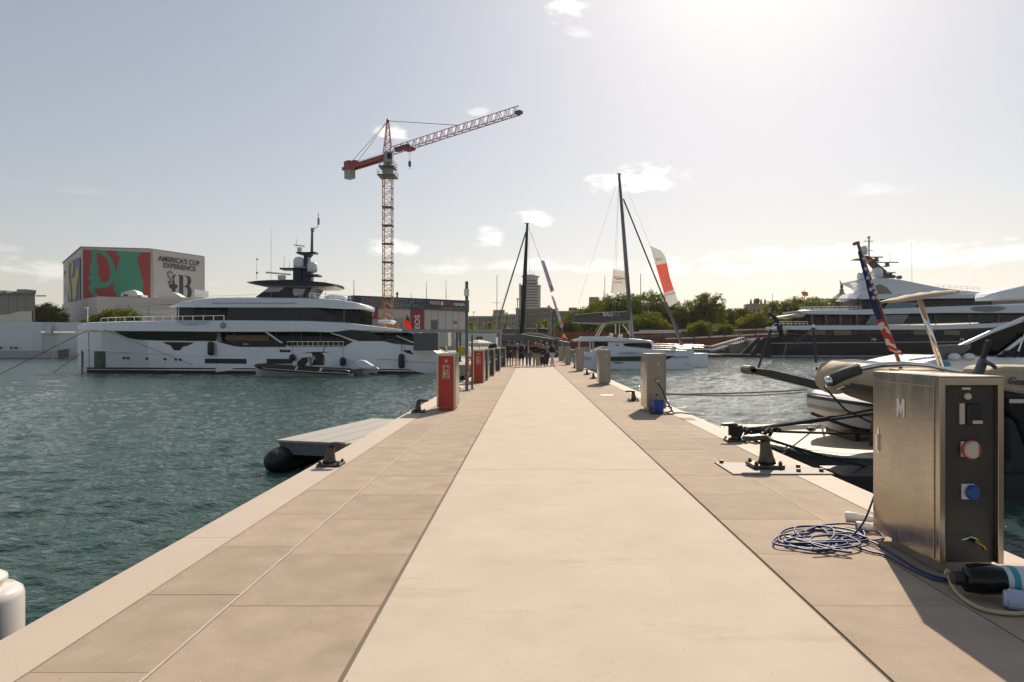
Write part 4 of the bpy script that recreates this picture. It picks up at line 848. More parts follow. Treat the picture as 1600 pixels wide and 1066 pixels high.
for a, b in ((P(966.5, 290, CC - .6), P(954, 530, CC - 3)), (P(966.5, 290, CC - .6), P(960, 528, CC + 3)), (P(967, 276, CC - .6), P(903, 476, CC)), (P(975, 311, CC - .6), P(976, 420, CC))):
    MB().tube([a, b], .014, 4).build('shroud', m_grey, y4)
MB().tube([P(974, 311, CC - .6), P(1034.7, 461, CC - .6), P(1040, 474, CC - .6)], .10, 6).build('furled_forestay', m_dgrey, y4)
MB().tube([P(1040, 474, CC - .6), P(1054, 506, CC - .6), P(1067, 545, CC - .6)], .22, 6).build('furled_sail', M('furled_grey', (.16, .15, .15), .8), y4)
MB().tube([P(971, 274, CC - .6), P(1016, 384, CC - .6)], .012, 4).build('halyard', m_grey, y4)
MB().tube([P(1016, 384, CC - .6), P(1043, 476, CC - .6)], .012, 4).build('halyard', m_grey, y4)
bag = MB().slab([P(894.6, 502.5, CC - 1), P(898, 491.5, CC - 1), P(935, 488, CC - 1), P(984, 486.5, CC - 1), P(985.5, 499.5, CC - 1), P(940, 503.5, CC - 1)], (0, .7, 0)).build('boom_bag', M('charcoal_canvas', (.10, .092, .085), .8, bump=.3, bscale=4), y4, bevel=.15)
MB().slab([P(893, 503, CC - .9), P(940, 504.4, CC - .9), P(985, 500.5, CC - .9), P(985, 502.6, CC - .9), P(940, 507, CC - .9), P(893, 505, CC - .9)], (0, .5, 0)).build('boom', m_grey, y4)
text('BALI', P(950, 491.8, CC - 1.1), .66, m_white, y4, off=.008); text('4.8', P(963.5, 491.8, CC - 1.1), .6, m_grey, y4)
for a, b, c, d in ((942, 506, 930, 526), (945, 506, 934, 526), (973, 507, 986, 524), (962, 506, 962, 522), (968, 506, 968, 522)):
    MB().tube([P(a, b, CC - 1), P(c, d, CC - 1)], .06, 5).build('boom_strut', m_white2, y4)
text('SHISEIDO', P(985.5, 552.3, CC - 3.85), .5, M('name_grey', (.25, .22, .22), .5), y4, sx=1.35)
text('yamamay', P(1064, 557.6, CC - 3.85), .42, m_red, y4, sx=1.2); text('BALI', P(1075, 569.5, CC - 3.82), .3, MATS['name_grey'], y4); text('catamarans', P(1047, 549.4, CC - 3.85), .28, m_dgrey, y4)
text('MARTINI', P(967, 567, CC - 3.82), .26, m_dgrey, y4, off=.01); text('ZX5', P(917, 560.5, CC - 3.6), .6, MATS['name_grey'], y4)
mb = MB(); rail(mb, [P(1021, 546, CC - 3.2), P(1080, 548, CC - 3.2)], .55, 7, .02, (1, .5)); rail(mb, [P(1021, 543, CC + 3.2), P(1100, 546, CC + 3.2)], .55, 8, .02, (1, .5)); mb.build('lifeline', m_chrome, y4, kind='stuff')
fl = MB().slab([P(1016, 384, CC - .6), P(1033, 392, CC - .8), P(1040, 402, CC - .9), P(1042, 411, CC - .9), P(1024.8, 415, CC - .65)], (0, .03, 0)); b1 = fl.build('feather_banner', clothmat('white_banner_cloth', (.85, .82, .78)), None)
MB().slab([P(1024.8, 415, CC - .65), P(1042, 411, CC - .9), P(1046.5, 433, CC - .8), P(1053, 453, CC - .9), P(1037.6, 458, CC - .6)], (0, .03, 0)).build('red_field', clothmat('coral_cloth', (.95, .34, .24)), b1)
MB().slab([P(1037.6, 458, CC - .6), P(1053, 453, CC - .9), P(1060, 472, CC - .8), P(1043.6, 481, CC - .6)], (0, .03, 0)).build('white_field', MATS['white_banner_cloth'], b1)
text('copernic'[:0] + 'CATALUNYA'[:0] + 'compas', P(1041, 433.6, CC - 1.0), 1.1, MATS['white_banner_cloth'], b1, rot=(R(90), R(74), 0))
text('SAIL AWAY'[:0] + 'DREAM', P(1047.5, 459.5, CC - 1.0), .42, m_grey, b1, rot=(R(90), R(-14), 0)); text('BALI', P(1030, 405.5, CC - .95), .45, m_grey, b1, rot=(R(90), R(-8), 0))
tag(b1, 'white and coral red feather banner flying from the catamaran forestay', 'banner')
b2_ = MB().slab([P(958.5, 421, CC - .5), P(975, 423.5, CC - .6), P(979, 431, CC - .6), P(977, 458.5, CC - .6), P(967, 457, CC - .6), P(954, 458.5, CC - .5)], (0, .02, 0)).build('mast_banner', clothmat('thin_white_cloth', (.78, .74, .70), .7), None)
text('BALI', P(966, 434, CC - .7), .5, m_red, b2_); text('sailing', P(966, 441, CC - .7), .45, MATS['coral_cloth'], b2_); tag(b2_, 'thin white banner hoisted beside the catamaran mast', 'banner')

# ================================================================== black racing sloop across the pier end
KC = 88.0
y5 = E('sailing_yacht', 'black sailing yacht with grey sail cover lying across the far pier end', 'sailing boat', (1, KC, WZ))
mb = MB(); body(mb, [(782, 523), (815, 522), (860, 529), (890, 535)], None, [(782, 1.5), (815, 2.0), (870, 1.2), (890, .2)], KC, 782, 890, 30, hb=[(782, 1.3), (815, 1.7), (890, .1)], zb=WZ - .2); mb.build('hull', m_dgrey, y5, auto=R(30))
pan(m_black, y5, [(782, 533.5), (880, 535)], [(782, 535.5), (880, 537)], 784, 870, lambda x, y: KC - ip([(782, 1.5), (815, 2.0), (870, 1.2), (890, .2)], x), 'stripe', 16, 1, .08)
mbm, mtm = P(815.5, 527, KC), P(824, 349, KC); MB().tube([mbm, mbm.lerp(mtm, .6), mtm], [.36, .28, .16], 10, .7).build('mast', m_black, y5, smooth=True)
MB().tube([P(821, 349, KC), P(826.5, 350, KC)], .1, 4).build('masthead', m_black, y5)
MB().tube([P(822, 362, KC), P(800, 433, KC), P(782, 492, KC), P(776, 527, KC)], .10, 5).build('forestay', m_dgrey, y5)
MB().tube([P(821, 366, KC), P(786, 470, KC), P(775, 500, KC)], .02, 4).build('shroud', m_grey, y5)
for a, b in (((826, 372), (830, 520)), ((824, 352), (846, 408))): MB().tube([P(*a, KC), P(*b, KC)], .02, 4).build('shroud', m_grey, y5)
MB().slab([P(813.5, 531, KC - 1), P(814, 521.5, KC - 1), P(825, 520, KC - 1), P(845, 522, KC - 1), P(858, 526, KC - 1), P(876, 528.5, KC - 1), P(874, 532, KC - 1), P(850, 533.5, KC - 1)], (0, 1.2, 0)).build('sail_cover', M('khaki_grey_canvas', (.22, .20, .165), .85, bump=.4, bscale=3), y5, bevel=.12)
MB().slab([P(814, 521, KC - .8), P(826, 519.4, KC - .8), P(846, 521.2, KC - .8), P(858, 525.4, KC - .8), P(868, 527.6, KC - .8), P(846, 523.6, KC - .8), P(826, 521.8, KC - .8)], (0, .8, 0)).build('cover_lining', M('cream_lining', (.50, .40, .28), .85), y5)
# two banners on the sloop's backstay line
m_bn = clothmat('violet_blue_cloth', (.50, .50, .62)); m_or = clothmat('orange_print', (.8, .38, .22))
for (q, nm, tx, a, b, n_) in (([(844.5, 406.5), (850.5, 407.5), (866, 454), (860.5, 457.6)], 'upper', 'CUP WEEK', 0, 0, 8), ([(861, 461.5), (865, 464), (880.5, 510), (876.5, 513)], 'lower', 'CUP WEEK', 0, 0, 8)):
    o = MB().slab([P(a_, b_, KC - 12) for a_, b_ in q], (0, .03, 0)).build('pennant_banner', m_bn, None)
    ccx, ccy = sum(v[0] for v in q) / 4, sum(v[1] for v in q) / 4
    text('SAIL WEEK', P(ccx - .5, ccy - 4, KC - 12.1), .38, m_or, o, rot=(R(90), R(72), 0), sx=1.1, off=.0)
    pe = P(ccx + 6.6, ccy + 18, KC - 12.1); MB().slab([pe + Vector(v) for v in ((-.22, 0, .3), (.12, 0, .2), (.24, 0, -.2), (-.1, 0, -.3))], (0, -.02, 0)).build('orange_patch', m_or, o)
    tag(o, '%s violet blue pennant with orange lettering on the slanting line above the pier' % nm, 'banner', 'violet pennants above the pier end')
wire('hoist_line', (P(825, 352, KC - 12), P(844.6, 406, KC - 12)), .012, m_grey, 'thin line above the upper violet pennant', 'line')
wire('flag_pole', (P(878.6, 545, KC - 12), P(878.6, 512, KC - 12)), .04, m_grey, 'thin pole below the lower violet pennant', 'pole')

# ================================================================== exhibition building with murals
W = lambda px, Y: (px - 827) * Y / 1000
PA, PB, PC, PD_ = (W(99, 246.9), 246.9), (W(127, 207.6), 207.6), (W(236, 211.8), 211.8), (W(320, 230.5), 230.5)
PE_ = (PA[0] * 1.12 + 2, PA[1] * 1.12); PF = (PD_[0] * 1.17, PD_[1] * 1.17)
m_clad = M('white_cladding', (.50, .48, .46), .6, var=.06, scale=.3)
bu = E('exhibition_hall', 'large white hall with red and green vase mural behind the white superyacht', 'building', (-140, 225, 0))
HB = 33.0
lp = [PA, PB, PC, PD_, PF, PE_]
MB().slab([(x, y, .1) for x, y in lp], (0, 0, HB - .1)).build('wall', m_clad, bu)
MB().slab([(x * 1.001, y * .999, HB + .01) for x, y in lp], (0, 0, .35)).build('roof', M('roof_edge_grey', (.36, .33, .31), .6), bu)
def wp(poly, A, B, mat, name, par, off=.12, th=.1):
    nrm = Vector((B[1] - A[1], -(B[0] - A[0]), 0)).normalized(); nrm = -nrm if nrm.y > 0 else nrm
    return MB().slab([on_wall(a, b, A, B, off) for a, b in poly], -nrm * th).build(name, mat, par)
m_mr = M('mural_red', (.36, .045, .035), .7, var=.05, scale=.1); m_mg = M('mural_green', (.06, .30, .19), .7, var=.05, scale=.1)
m_my = M('mural_yellow', (.50, .44, .13), .7, var=.05); m_mb = M('mural_violet_blue', (.13, .16, .33), .7, var=.05)
# zoomed coordinates of the mural (x10 from 90,380)
Z = lambda l: [(90 + a / 10, 380 + b / 10) for a, b in l]
mu = wp(Z([(400, 100), (1452, 148), (1452, 850), (925, 850), (620, 835), (400, 870)]), PB, PC, m_mr, 'mural', bu, .12, .1)
vase = [(915, 122), (1312, 148), (1305, 185), (1260, 205), (1245, 240), (1262, 330), (1292, 440), (1325, 560), (1342, 650), (1335, 730), (1300, 800), (1290, 850), (945, 850), (925, 790), (885, 720), (872, 640), (890, 560), (915, 470), (940, 370), (965, 280), (975, 215), (950, 185), (915, 165)]
wp(Z(vase), PB, PC, m_mg, 'mural_vase', bu, .16, .1)
ear_o = [(515, 108), (600, 100), (750, 118), (800, 180), (860, 270), (895, 360), (915, 470), (905, 560), (860, 630), (780, 685), (700, 708), (585, 702), (578, 730), (600, 775), (650, 835), (580, 830), (530, 790), (500, 745), (478, 700), (500, 660), (530, 630), (505, 575), (462, 548), (510, 515), (540, 490), (500, 450), (515, 370), (535, 260), (535, 150)]
ear_i = [(617, 150), (660, 152), (710, 180), (770, 240), (805, 320), (825, 430), (825, 520), (800, 590), (750, 618), (700, 612), (662, 590), (692, 555), (640, 520), (620, 470), (648, 455), (640, 380), (620, 290), (610, 200)]
wp(Z(ear_o), PB, PC, m_mg, 'mural_handle', bu, .20, .1); wp(Z(ear_i), PB, PC, m_mr, 'mural_field', bu, .24, .1)
bx_ = Z([(1455, 110), (1500, 112), (1500, 850), (1455, 850)]); wp(bx_, PB, PC, M('corner_strip', (.40, .37, .33), .6), 'corner_panel', bu, .2, .1)
wp(Z([(175, 300), (365, 220), (368, 880), (175, 925)]), PA, PB, m_mb, 'side_mural', bu, .3, .1)
wp(Z([(205, 300), (250, 262), (272, 300), (272, 440), (255, 525), (240, 500), (232, 400), (250, 340), (235, 300), (218, 330), (205, 480), (212, 600), (225, 680), (238, 850), (232, 910), (215, 860), (200, 760), (190, 600), (188, 430), (195, 340)]), PA, PB, m_my, 'mural_scroll', bu, .5, .1)
wp(Z([(330, 395), (355, 388), (362, 420), (355, 540), (330, 620), (322, 720), (328, 800), (310, 880), (285, 890), (262, 850), (262, 760), (258, 650), (242, 560), (265, 545), (290, 540), (305, 480)]), PA, PB, m_my, 'mural_jug', bu, .5, .1)
def wtext(s, px, py, A, B, size, mat, par, **k):
    p = on_wall(px, py, A, B, .25); a = math.atan2(B[1] - A[1], B[0] - A[0]); return text(s, p, size, mat, par, rot=(R(90), 0, a), **k)
m_ink = M('dark_ink', (.03, .035, .05), .6)
wtext("AMERICA'S CUP", 280, 408.4, PC, PD_, 2.4, m_ink, bu, off=.04, sx=.93); wtext('EXPERIENCE', 280.5, 418, PC, PD_, 2.4, m_ink, bu, off=.04, sx=.93)
Q = lambda l: [(240 + a / 11.85, 390 + b / 11.85) for a, b in l]
# slab-serif B emblem: stem, upper and lower bowl
wp(Q([(450, 470), (545, 478), (545, 885), (475, 885), (475, 490), (450, 486)]), PC, PD_, m_ink, 'emblem_stem', bu)
wp(Q([(570, 484), (640, 490), (680, 520), (692, 570), (685, 630), (655, 672), (680, 700), (702, 760), (700, 830), (680, 885), (615, 885), (630, 820), (628, 740), (605, 700), (575, 692), (545, 690), (545, 680), (580, 678), (612, 660), (630, 600), (625, 540), (605, 505), (570, 496)]), PC, PD_, m_ink, 'emblem_bowl', bu)
wp(Q([(335, 490), (365, 485), (385, 462), (418, 470), (395, 490), (390, 515), (372, 530), (380, 580), (392, 615), (378, 632), (430, 655), (450, 690), (425, 715), (395, 740), (405, 780), (375, 820), (330, 785), (345, 740), (300, 712), (282, 670), (300, 645), (345, 632), (342, 610), (356, 575), (352, 530), (345, 505)]), PC, PD_, m_ink, 'emblem_cup', bu)
sw = [on_wall(a, b, PC, PD_, .25) for a, b in Q([(340, 455), (318, 415), (285, 408), (258, 430), (255, 475), (285, 520), (318, 560), (320, 595), (300, 612), (270, 585), (285, 625), (262, 620), (300, 640)])]
MB().tube(sw, .14, 4).build('emblem_swirl', m_ink, bu)
wtext('B', 103.2, 454, PA, PB, 6, m_ink, bu, sx=.6)
wtext('AMERICA', 102.5, 426, PA, PB, 1.5, m_ink, bu); wtext('CUP', 102.5, 431.5, PA, PB, 1.5, m_ink, bu)
# lower annex with pale cladding
A1, A2, A3, A4 = (W(97, 236), 236), (W(152, 196), 196), (W(182, 200), 200), (W(335, 206), 206)
an = MB(); 
def zy(py, Y): return H + (538 - py) * Y / 1000
an.slab([(A1[0], A1[1], 0), (A2[0], A2[1], 0), (A3[0], A3[1], 0), (A4[0], A4[1], 0), (A4[0], A4[1] + 4, 0), (A3[0], A3[1] + 4, 0), (A1[0] + 2, A1[1] + 2, 0)], (0, 0, zy(463, 196)))
an.build('annex_wall', m_clad, bu)
for k_ in range(7):
    u = 460 + k_ * 9
for i in range(1, 6):
    z = zy(463, 196) * i / 6
    MB().box(A3[0], A4[0], A3[1] - .1, A3[1] + .02, z, z + .09).build('cladding_joint', m_grey, bu)
for q in ([(188, 463.5), (190, 458), (198, 455), (207, 453), (213, 456), (217, 463.5)], [(215, 461), (222, 461), (222, 464), (215, 464)], [(245, 464), (246, 457.5), (252, 454.5), (266, 456), (274, 458), (283, 464)]):
    MB().slab([P(a, b, 203) for a, b in q], (0, 3, 0)).build('roof_pod', m_white2, bu)
for q in ([(193, 463), (193, 460), (200, 460), (200, 463)], [(216.5, 463), (216.5, 462), (220, 462), (220, 463)]): MB().slab([P(a, b, 202.95) for a, b in q], (0, -.1, 0)).build('pod_opening', m_dgrey, bu)
MB().slab([P(320, 473.8, 170), P(262, 472.5, 170), P(216, 474, 170), P(262, 475.4, 170), P(320, 476, 170)], (0, 8, 0)).build('sail_canopy', M('canopy_peach', (.60, .50, .40), .8), bu)
o = MB().slab([P(a, b, 168) for a, b in ((222, 487), (250, 484.5), (320, 484), (320, 489), (262, 491), (235, 490))], (0, 9, 0)).build('market_parasol', m_white2, None); tag(o, 'flat white canopy in front of the exhibition hall', 'canopy')
for a, t, b in ((200.5, 475, 502), (232.5, 479, 502)): tag(MB().tube([P(a, b, 160), P(a, t, 160)], [.09, .07], 6).build('lamp_post', m_dgrey, None), 'thin dark post before the exhibition hall, %s' % ('left of the pair' if a < 210 else 'right of the pair'), 'post', 'posts before the exhibition hall')
lpz = MB().tube([P(137, 503, 150), P(137, 481, 150)], [.12, .1], 6).box(*bx(132, 480.3, 137, 481.6, 149.8, .4)); tag(lpz.build('lamp_post', m_white2, None), 'pale street lamp above the superyacht bow', 'lamp')
# glass pavilion at the far left
gp = E('glass_pavilion', 'low glass fronted pavilion at the left frame edge', 'building', (-160, 190, 0))
MB().slab([(W(-160, 190), 190, 0), (W(54, 190), 190, 0), (W(53, 202), 202, 0), (W(-160, 202), 202, 0)], (0, 0, zy(461, 190))).build('wall', M('pavilion_wall', (.34, .32, .29), .6), gp)
MB().slab([(W(-165, 188.5), 188.5, zy(460.8, 188.5)), (W(55, 188.5), 188.5, zy(460.8, 188.5)), (W(54, 203), 203, zy(460.8, 188.5)), (W(-165, 203), 203, zy(460.8, 188.5))], (0, 0, .6)).build('roof_slab', m_dgrey, gp)
MB().box(*bx(55.5, 461.6, 70, 463.2, 189, .6)).build('canopy', m_dgrey, gp)
MB().box(*bx(26, 452, 40.5, 457.5, 192, 4)).box(*bx(0, 454, 10, 457.5, 192, 4)).build('roof_plant', m_grey, gp, kind='stuff')
mw = M('mirror_glass', (.05, .06, .07), .06, spec=1.0)
for i in range(-5, 4):
    MB().box(*bx(i * 14 + .5 - 1, 463.5, i * 14 + 13.6 - 1, 503, 189.9, .06)).build('window_pane', mw, gp)
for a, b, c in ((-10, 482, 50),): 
    MB().slab([P(a, 503, 189.7), P(a, 493, 189.7), P(14, 491, 189.7), P(30, 487, 189.7), P(50, 486, 189.7), P(50, 503, 189.7)], (0, -.04, 0)).build('pale_reflection_sheet', M('pale_reflection', (.55, .52, .46), .4), gp)  # reflection in the lower panes painted as a thin pale sheet

# ================================================================== team base with lettered fascia
GA, GB = (W(552, 142.2), 142.2), (W(728, 159.6), 159.6)
tb = E('team_base', 'white panelled team building with dark patterned fascia and crimson banners behind the crane', 'building', (-27, 150, 0))
nn = Vector((GB[1] - GA[1], -(GB[0] - GA[0]), 0)).normalized(); nn = nn if nn.y < 0 else -nn
def blk(a0, a1, z0, z1, d0, d1, mat, name, par=tb, **k):
    "block along the facade: a = photo x, z heights, d depth behind (+) or proud (-)"
    q0, q1 = on_wall(a0, 500, GA, GB), on_wall(a1, 500, GA, GB); q0.z = q1.z = 0
    v = [q0 - nn * d0, q1 - nn * d0, q1 - nn * d1, q0 - nn * d1]
    return MB().slab([(p.x, p.y, z0) for p in v], (0, 0, z1 - z0)).build(name, mat, par, **k)
m_pan = M('panel_white', (.44, .43, .41), .55, var=.05); m_cr = M('crimson_banner', (.24, .018, .04), .6)
m_fas = M('fascia_navy', (.025, .045, .065), .5)
blk(552, 727.8, .18, 10.0, .01, 14, M('base_wall', (.33, .32, .31), .6), 'wall')
blk(551, 729, 10.0, 12.5, -.5, 14.4, m_fas, 'fascia')
blk(728, 730.5, 9.6, 12.6, -.8, 13, m_dgrey, 'fascia_end')
hexs = MB(); rr = random.Random(4)
for i in range(64):
    for j in range(6):
        a = 563 + i * 1.62 + (j % 2) * .8; z = 10.25 + j * .36
        if a > 668 or rr.random() < max(0, (a - 625) / 50): continue
        p = on_wall(a, 500, GA, GB, .54); r_ = .085 + .07 * rr.random()
        t_ = Vector((GB[0] - GA[0], GB[1] - GA[1], 0)).normalized()
        hexs.slab([p + t_ * (r_ * math.cos(q)) + Vector((0, 0, z - p.z + r_ * math.sin(q))) for q in [k_ * math.pi / 3 for k_ in range(6)]], nn * .03)
hexs.build('hexagon_pattern', M('hexagon_pale', (.22, .27, .28), .6), tb, kind='stuff')
def ft(s, px, z, size, mat, **k):
    p = on_wall(px, 500, GA, GB, .6); p.z = z; return text(s, p, size, mat, tb, rot=(R(90), 0, math.atan2(GB[1] - GA[1], GB[0] - GA[0])), **k)
m_lt = M('letter_white', (.75, .74, .72), .6); m_lr = M('letter_red', (.55, .05, .05), .6)
ft('INEOS', 677.3, 11.55, 1.15, m_lt, off=.005, sx=.82); ft('|', 685.6, 11.55, 1.1, m_lt, sx=.5); ft('B', 688.8, 11.5, 1.2, m_lt, off=.05); ft('RITA', 698.5, 11.45, 1.2, m_lr, off=.02, sx=1.05); ft('NNIA', 716, 11.4, 1.2, m_lt, off=.02, sx=1.05)
ft('CHALLENGER OF RECORD', 706, 10.42, .52, M('letter_grey', (.4, .42, .45), .6), sx=1.1)
ft('+', 578, 11.4, 1.4, m_lr)
bl1 = blk(565.6, 590, 7.4, 9.9, -.15, .005, m_cr, 'crimson_banner')
p = on_wall(577.5, 500, GA, GB, .3); p.z = 8.65; t_ = Vector((GB[0] - GA[0], GB[1] - GA[1], 0)).normalized()
MB().tube([p + t_ * (.78 * math.cos(q)) + Vector((0, 0, .92 * math.sin(q))) for q in [R(5 + i * 8.5) for i in range(21)]], .10, 4).build('ring_emblem', m_lt, tb)
MB().tube([p + t_ * (.78 * math.cos(q)) + Vector((0, 0, .92 * math.sin(q))) for q in [R(185 + i * 8.5) for i in range(21)]], .10, 4).build('ring_emblem', m_lt, tb)
MB().tube([p + t_ * (.5 * math.cos(q)) + Vector((0, 0, .6 * math.sin(q))) for q in [R(i * 15) for i in range(25)]], .08, 4).build('ring_emblem', m_lt, tb)
blk(642, 662, 4.2, 9.9, -.2, .005, m_cr, 'crimson_banner')
p = on_wall(651.5, 500, GA, GB, .3); p.z = 6.9; ang = math.atan2(GB[1] - GA[1], GB[0] - GA[0])
e_ = Euler((R(90), 0, ang)).to_matrix() @ Euler((0, 0, R(90))).to_matrix()
text('EOS', p, 1.9, m_lt, tb, rot=tuple(e_.to_euler()), off=.03)
for a0, a1, z0_, z1_ in ((591, 640, 7.8, 9.7), (663, 673, 7.7, 9.8), (673.3, 684, 7.7, 9.8), (663, 673, 4.8, 7.6), (685, 695.5, 4.6, 9.7), (696, 706.5, 4.6, 9.7), (707, 716, 4.6, 9.6), (716.5, 727, 4.6, 9.6)):
    blk(a0 + .3, a1 - .3, z0_, z1_, -.06, .005, m_pan, 'wall_panel')
blk(673.5, 683.5, 5.0, 7.4, -.03, .005, m_dgrey, 'window'); blk(708.5, 710, 6.6, 7.4, -.1, -.062, m_black, 'window'); blk(711.6, 713.2, 6.6, 7.4, -.1, -.062, m_black, 'window')
for a0, a1 in ((592, 602), (603, 613), (614, 626), (627, 640), (663, 668.5), (669, 681), (699, 706), (710, 718), (719, 727)): blk(a0, a1, 2.9, 4.3, -.04, .005, m_glass if a0 not in (710, 719) else m_pan, 'window')
for a0 in (618, 627): blk(a0, a0 + .4, .2, 7.6, -.1, .0, m_dgrey, 'downpipe')
for a, t in ((642.5, 458), (666.5, 440), (697, 437)):
    tag(MB().tube([P(a, 470, 158), P(a - .2, t, 158)], [.10, .04], 5).build('flag_mast', m_grey, None), 'bare %s mast rising behind the team building roof' % {642.5: 'short', 666.5: 'left tall', 697: 'right tall'}[a], 'mast', 'masts behind the team building')
# figure on the roof
tag(MB().tube([P(620.4, 464.6, 150), P(620.6, 461, 150)], [.22, .2], 6).tube([P(620.6, 461, 150), P(620.9, 458, 150), P(620.9, 457.2, 150)], [.28, .3, .12], 6).tube([P(620.6, 459, 150), P(617.8, 458.2, 150)], .08, 4).ell(P(620.9, 456.8, 150), (.14, .14, .18), 6, 5).build('person', m_dgrey, None), 'tiny person standing on the team building roof pointing left', 'person')

# ================================================================== tower crane
cr = E('tower_crane', 'red and yellow tower crane rising behind the white superyacht', 'crane', (-31, 140, .18))
m_cy = M('crane_ochre', (.42, .20, .06), .55, var=.25, scale=2); m_crd = M('crane_red', (.34, .03, .025), .5, var=.2); m_cg = M('crane_grey', (.36, .36, .35), .5)
def lattice(mb, a, b, wa, wb, n, r, up=Vector((0, 0, 1)), hgt=None, tri=False):
    a, b = Vector(a), Vector(b); t = (b - a).normalized(); s_ = t.cross(up)
    if s_.length < .01: s_ = Vector((1, 0, 0)); 
    s_.normalize(); u_ = s_.cross(t).normalized()
    def sec(i):
        f = i / n; c = a.lerp(b, f); w_ = wa + (wb - wa) * f; h = hgt if hgt else w_
        if tri: return [c - s_ * w_ / 2, c + s_ * w_ / 2, c + u_ * h]
        return [c - s_ * w_ / 2 - u_ * h / 2, c + s_ * w_ / 2 - u_ * h / 2, c + s_ * w_ / 2 + u_ * h / 2, c - s_ * w_ / 2 + u_ * h / 2]
    k = 3 if tri else 4; S0 = sec(0); S1_ = sec(n)
    for j in range(k): mb.tube([S0[j], S1_[j]], r, 4)
    for i in range(n):
        A_, B_ = sec(i), sec(i + 1)
        for j in range(k):
            m = (j + 1) % k
            mb.tube([A_[j], B_[m]] if i % 2 else [A_[m], B_[j]], r * .55, 3); mb.tube([A_[j], A_[m]], r * .5, 3)
cx_, cy_ = W(606, 140), 140
zt_ = zy(276, 140)
mb = MB(); lattice(mb, (cx_, cy_, 7.5), (cx_, cy_, zt_), 1.9, 1.9, 26, .10, up=Vector((0, 1, 0))); mb.build('mast', m_cy, cr, kind='stuff')
mb = MB(); lattice(mb, (cx_, cy_, .18), (cx_, cy_, 7.45), 2.1, 2.1, 5, .17, up=Vector((0, 1, 0))); mb.build('base_mast', M('crane_orange', (.55, .25, .04), .5), cr, kind='stuff')
for k_ in range(6):
    z = 11.5 + k_ * 4.0; MB().box(cx_ - 1.15, cx_ + 1.15, cy_ - 1.15, cy_ + 1.15, z, z + .14).build('landing', M('rust_brown', (.18, .085, .035), .8), cr)
MB().lathe([(1.15, zt_), (1.25, zt_ + 1), (.95, zt_ + 1.6), (.95, zt_ + 4.6)], (cx_, cy_, 0), 14).build('slewing_ring', m_cg, cr)
for z, w_ in ((zt_ + .1, 1.9), (zt_ + 2.0, 1.7)):
    MB().box(cx_ - w_, cx_ + w_, cy_ - w_, cy_ + w_, z - .25, z).build('platform', m_dgrey, cr)
    mb = MB(); rail(mb, [(cx_ - w_, cy_ - w_, z), (cx_ + w_, cy_ - w_, z), (cx_ + w_, cy_ + w_, z), (cx_ - w_, cy_ + w_, z), (cx_ - w_, cy_ - w_, z)], 1.0, 13, .035, (1, .5)); mb.build('platform_rail', m_grey, cr)
MB().box(cx_ - .1, cx_ + 1.45, cy_ - 2.3, cy_ - .9, zt_ + 2.5, zt_ + 4.8).build('cab', m_cg, cr, bevel=.08); MB().box(cx_ + .35, cx_ + 1.35, cy_ - 2.34, cy_ - 2.305, zt_ + 3.2, zt_ + 4.5).build('cab_window', m_glass, cr)
jz = zt_ + 4.7; jd = Vector((.76, -.65, 0)); jr = Vector((cx_, cy_, jz)); tipz = jz
jt = jr + jd * 38.2
mb = MB(); lattice(mb, jr + jd * 1.2, jt, 1.3, 1.0, 34, .075, hgt=1.55, tri=True); mb.build('jib', m_crd, cr, kind='stuff')
ct = jr - jd * 16
MB().slab([jr + Vector((.45, .5, 0)), ct + Vector((.45, .5, 0)), ct + Vector((.45, .5, -.75)), jr + Vector((.45, .5, -.7))], (.25, .3, 0)).build('counter_jib_beam', m_crd, cr)
MB().slab([jr + Vector((-.45, -.5, 0)), ct + Vector((-.45, -.5, 0)), ct + Vector((-.45, -.5, -.75)), jr + Vector((-.45, -.5, -.7))], (-.25, -.3, 0)).build('counter_jib_beam', m_crd, cr)
mb = MB(); rail(mb, [jr + Vector((.5, .6, .1)), ct + Vector((.5, .6, .1))], 1.0, 14, .035, (1, .5)); mb.build('walkway_rail', m_grey, cr)
an_ = math.atan2(jd.y, jd.x)
MB().obox(ct + jd * 1.6 + Vector((0, 0, -1.5)), (2.2, 1.6, 2.5), (0, 0, an_)).build('counterweight', m_cg, cr, bevel=.05)
MB().obox(ct + jd * 1.0 + Vector((0, 0, .7)), (2.0, 1.2, 1.5), (0, 0, an_)).build('winch_housing', m_crd, cr, bevel=.08); MB().obox(ct + jd * 3.6 + Vector((0, 0, .6)), (1.6, 1.2, .9), (0, 0, an_)).build('winch_housing', m_crd, cr, bevel=.08)
MB().obox(jr - jd * 7 + Vector((0, 0, .12)), (11, .9, .12), (0, 0, an_)).build('walkway', m_grey, cr)
ap = Vector((cx_, cy_, zy(189, 140)))
mb = MB(); lattice(mb, (cx_, cy_, jz + .2), ap, 1.7, .35, 9, .09, up=Vector((0, 1, 0))); mb.ell(ap, (.35, .35, .5), 8, 5); mb.build('cat_head', m_crd, cr, kind='stuff')
MB().tube([ap, jr + jd * 22.5 + Vector((0, 0, 1.5))], .07, 4).build('jib_tie', m_crd, cr)
for o_ in (.5, -.5): MB().tube([ap, ct + jd * 2.5 + Vector((o_, o_, .3))], .05, 4).build('counter_tie', m_dgrey, cr)
tr_ = jr + jd * 7.5
MB().obox(tr_ + Vector((0, 0, -.25)), (2.2, 1.4, .5), (0, 0, an_)).build('trolley', m_crd, cr)
MB().obox(jr + jd * 5.0 + Vector((0, 0, .55)), (4.2, .9, .8), (0, 0, an_)).build('hoist_drum', M('drum_brown', (.12, .06, .05), .6), cr)
for dx_ in (-.25, .25): MB().tube([tr_ + jd * dx_ + Vector((0, 0, -.4)), tr_ + jd * dx_ * .5 + Vector((0, 0, -2.8))], .03, 4).build('hoist_rope', m_dgrey, cr)
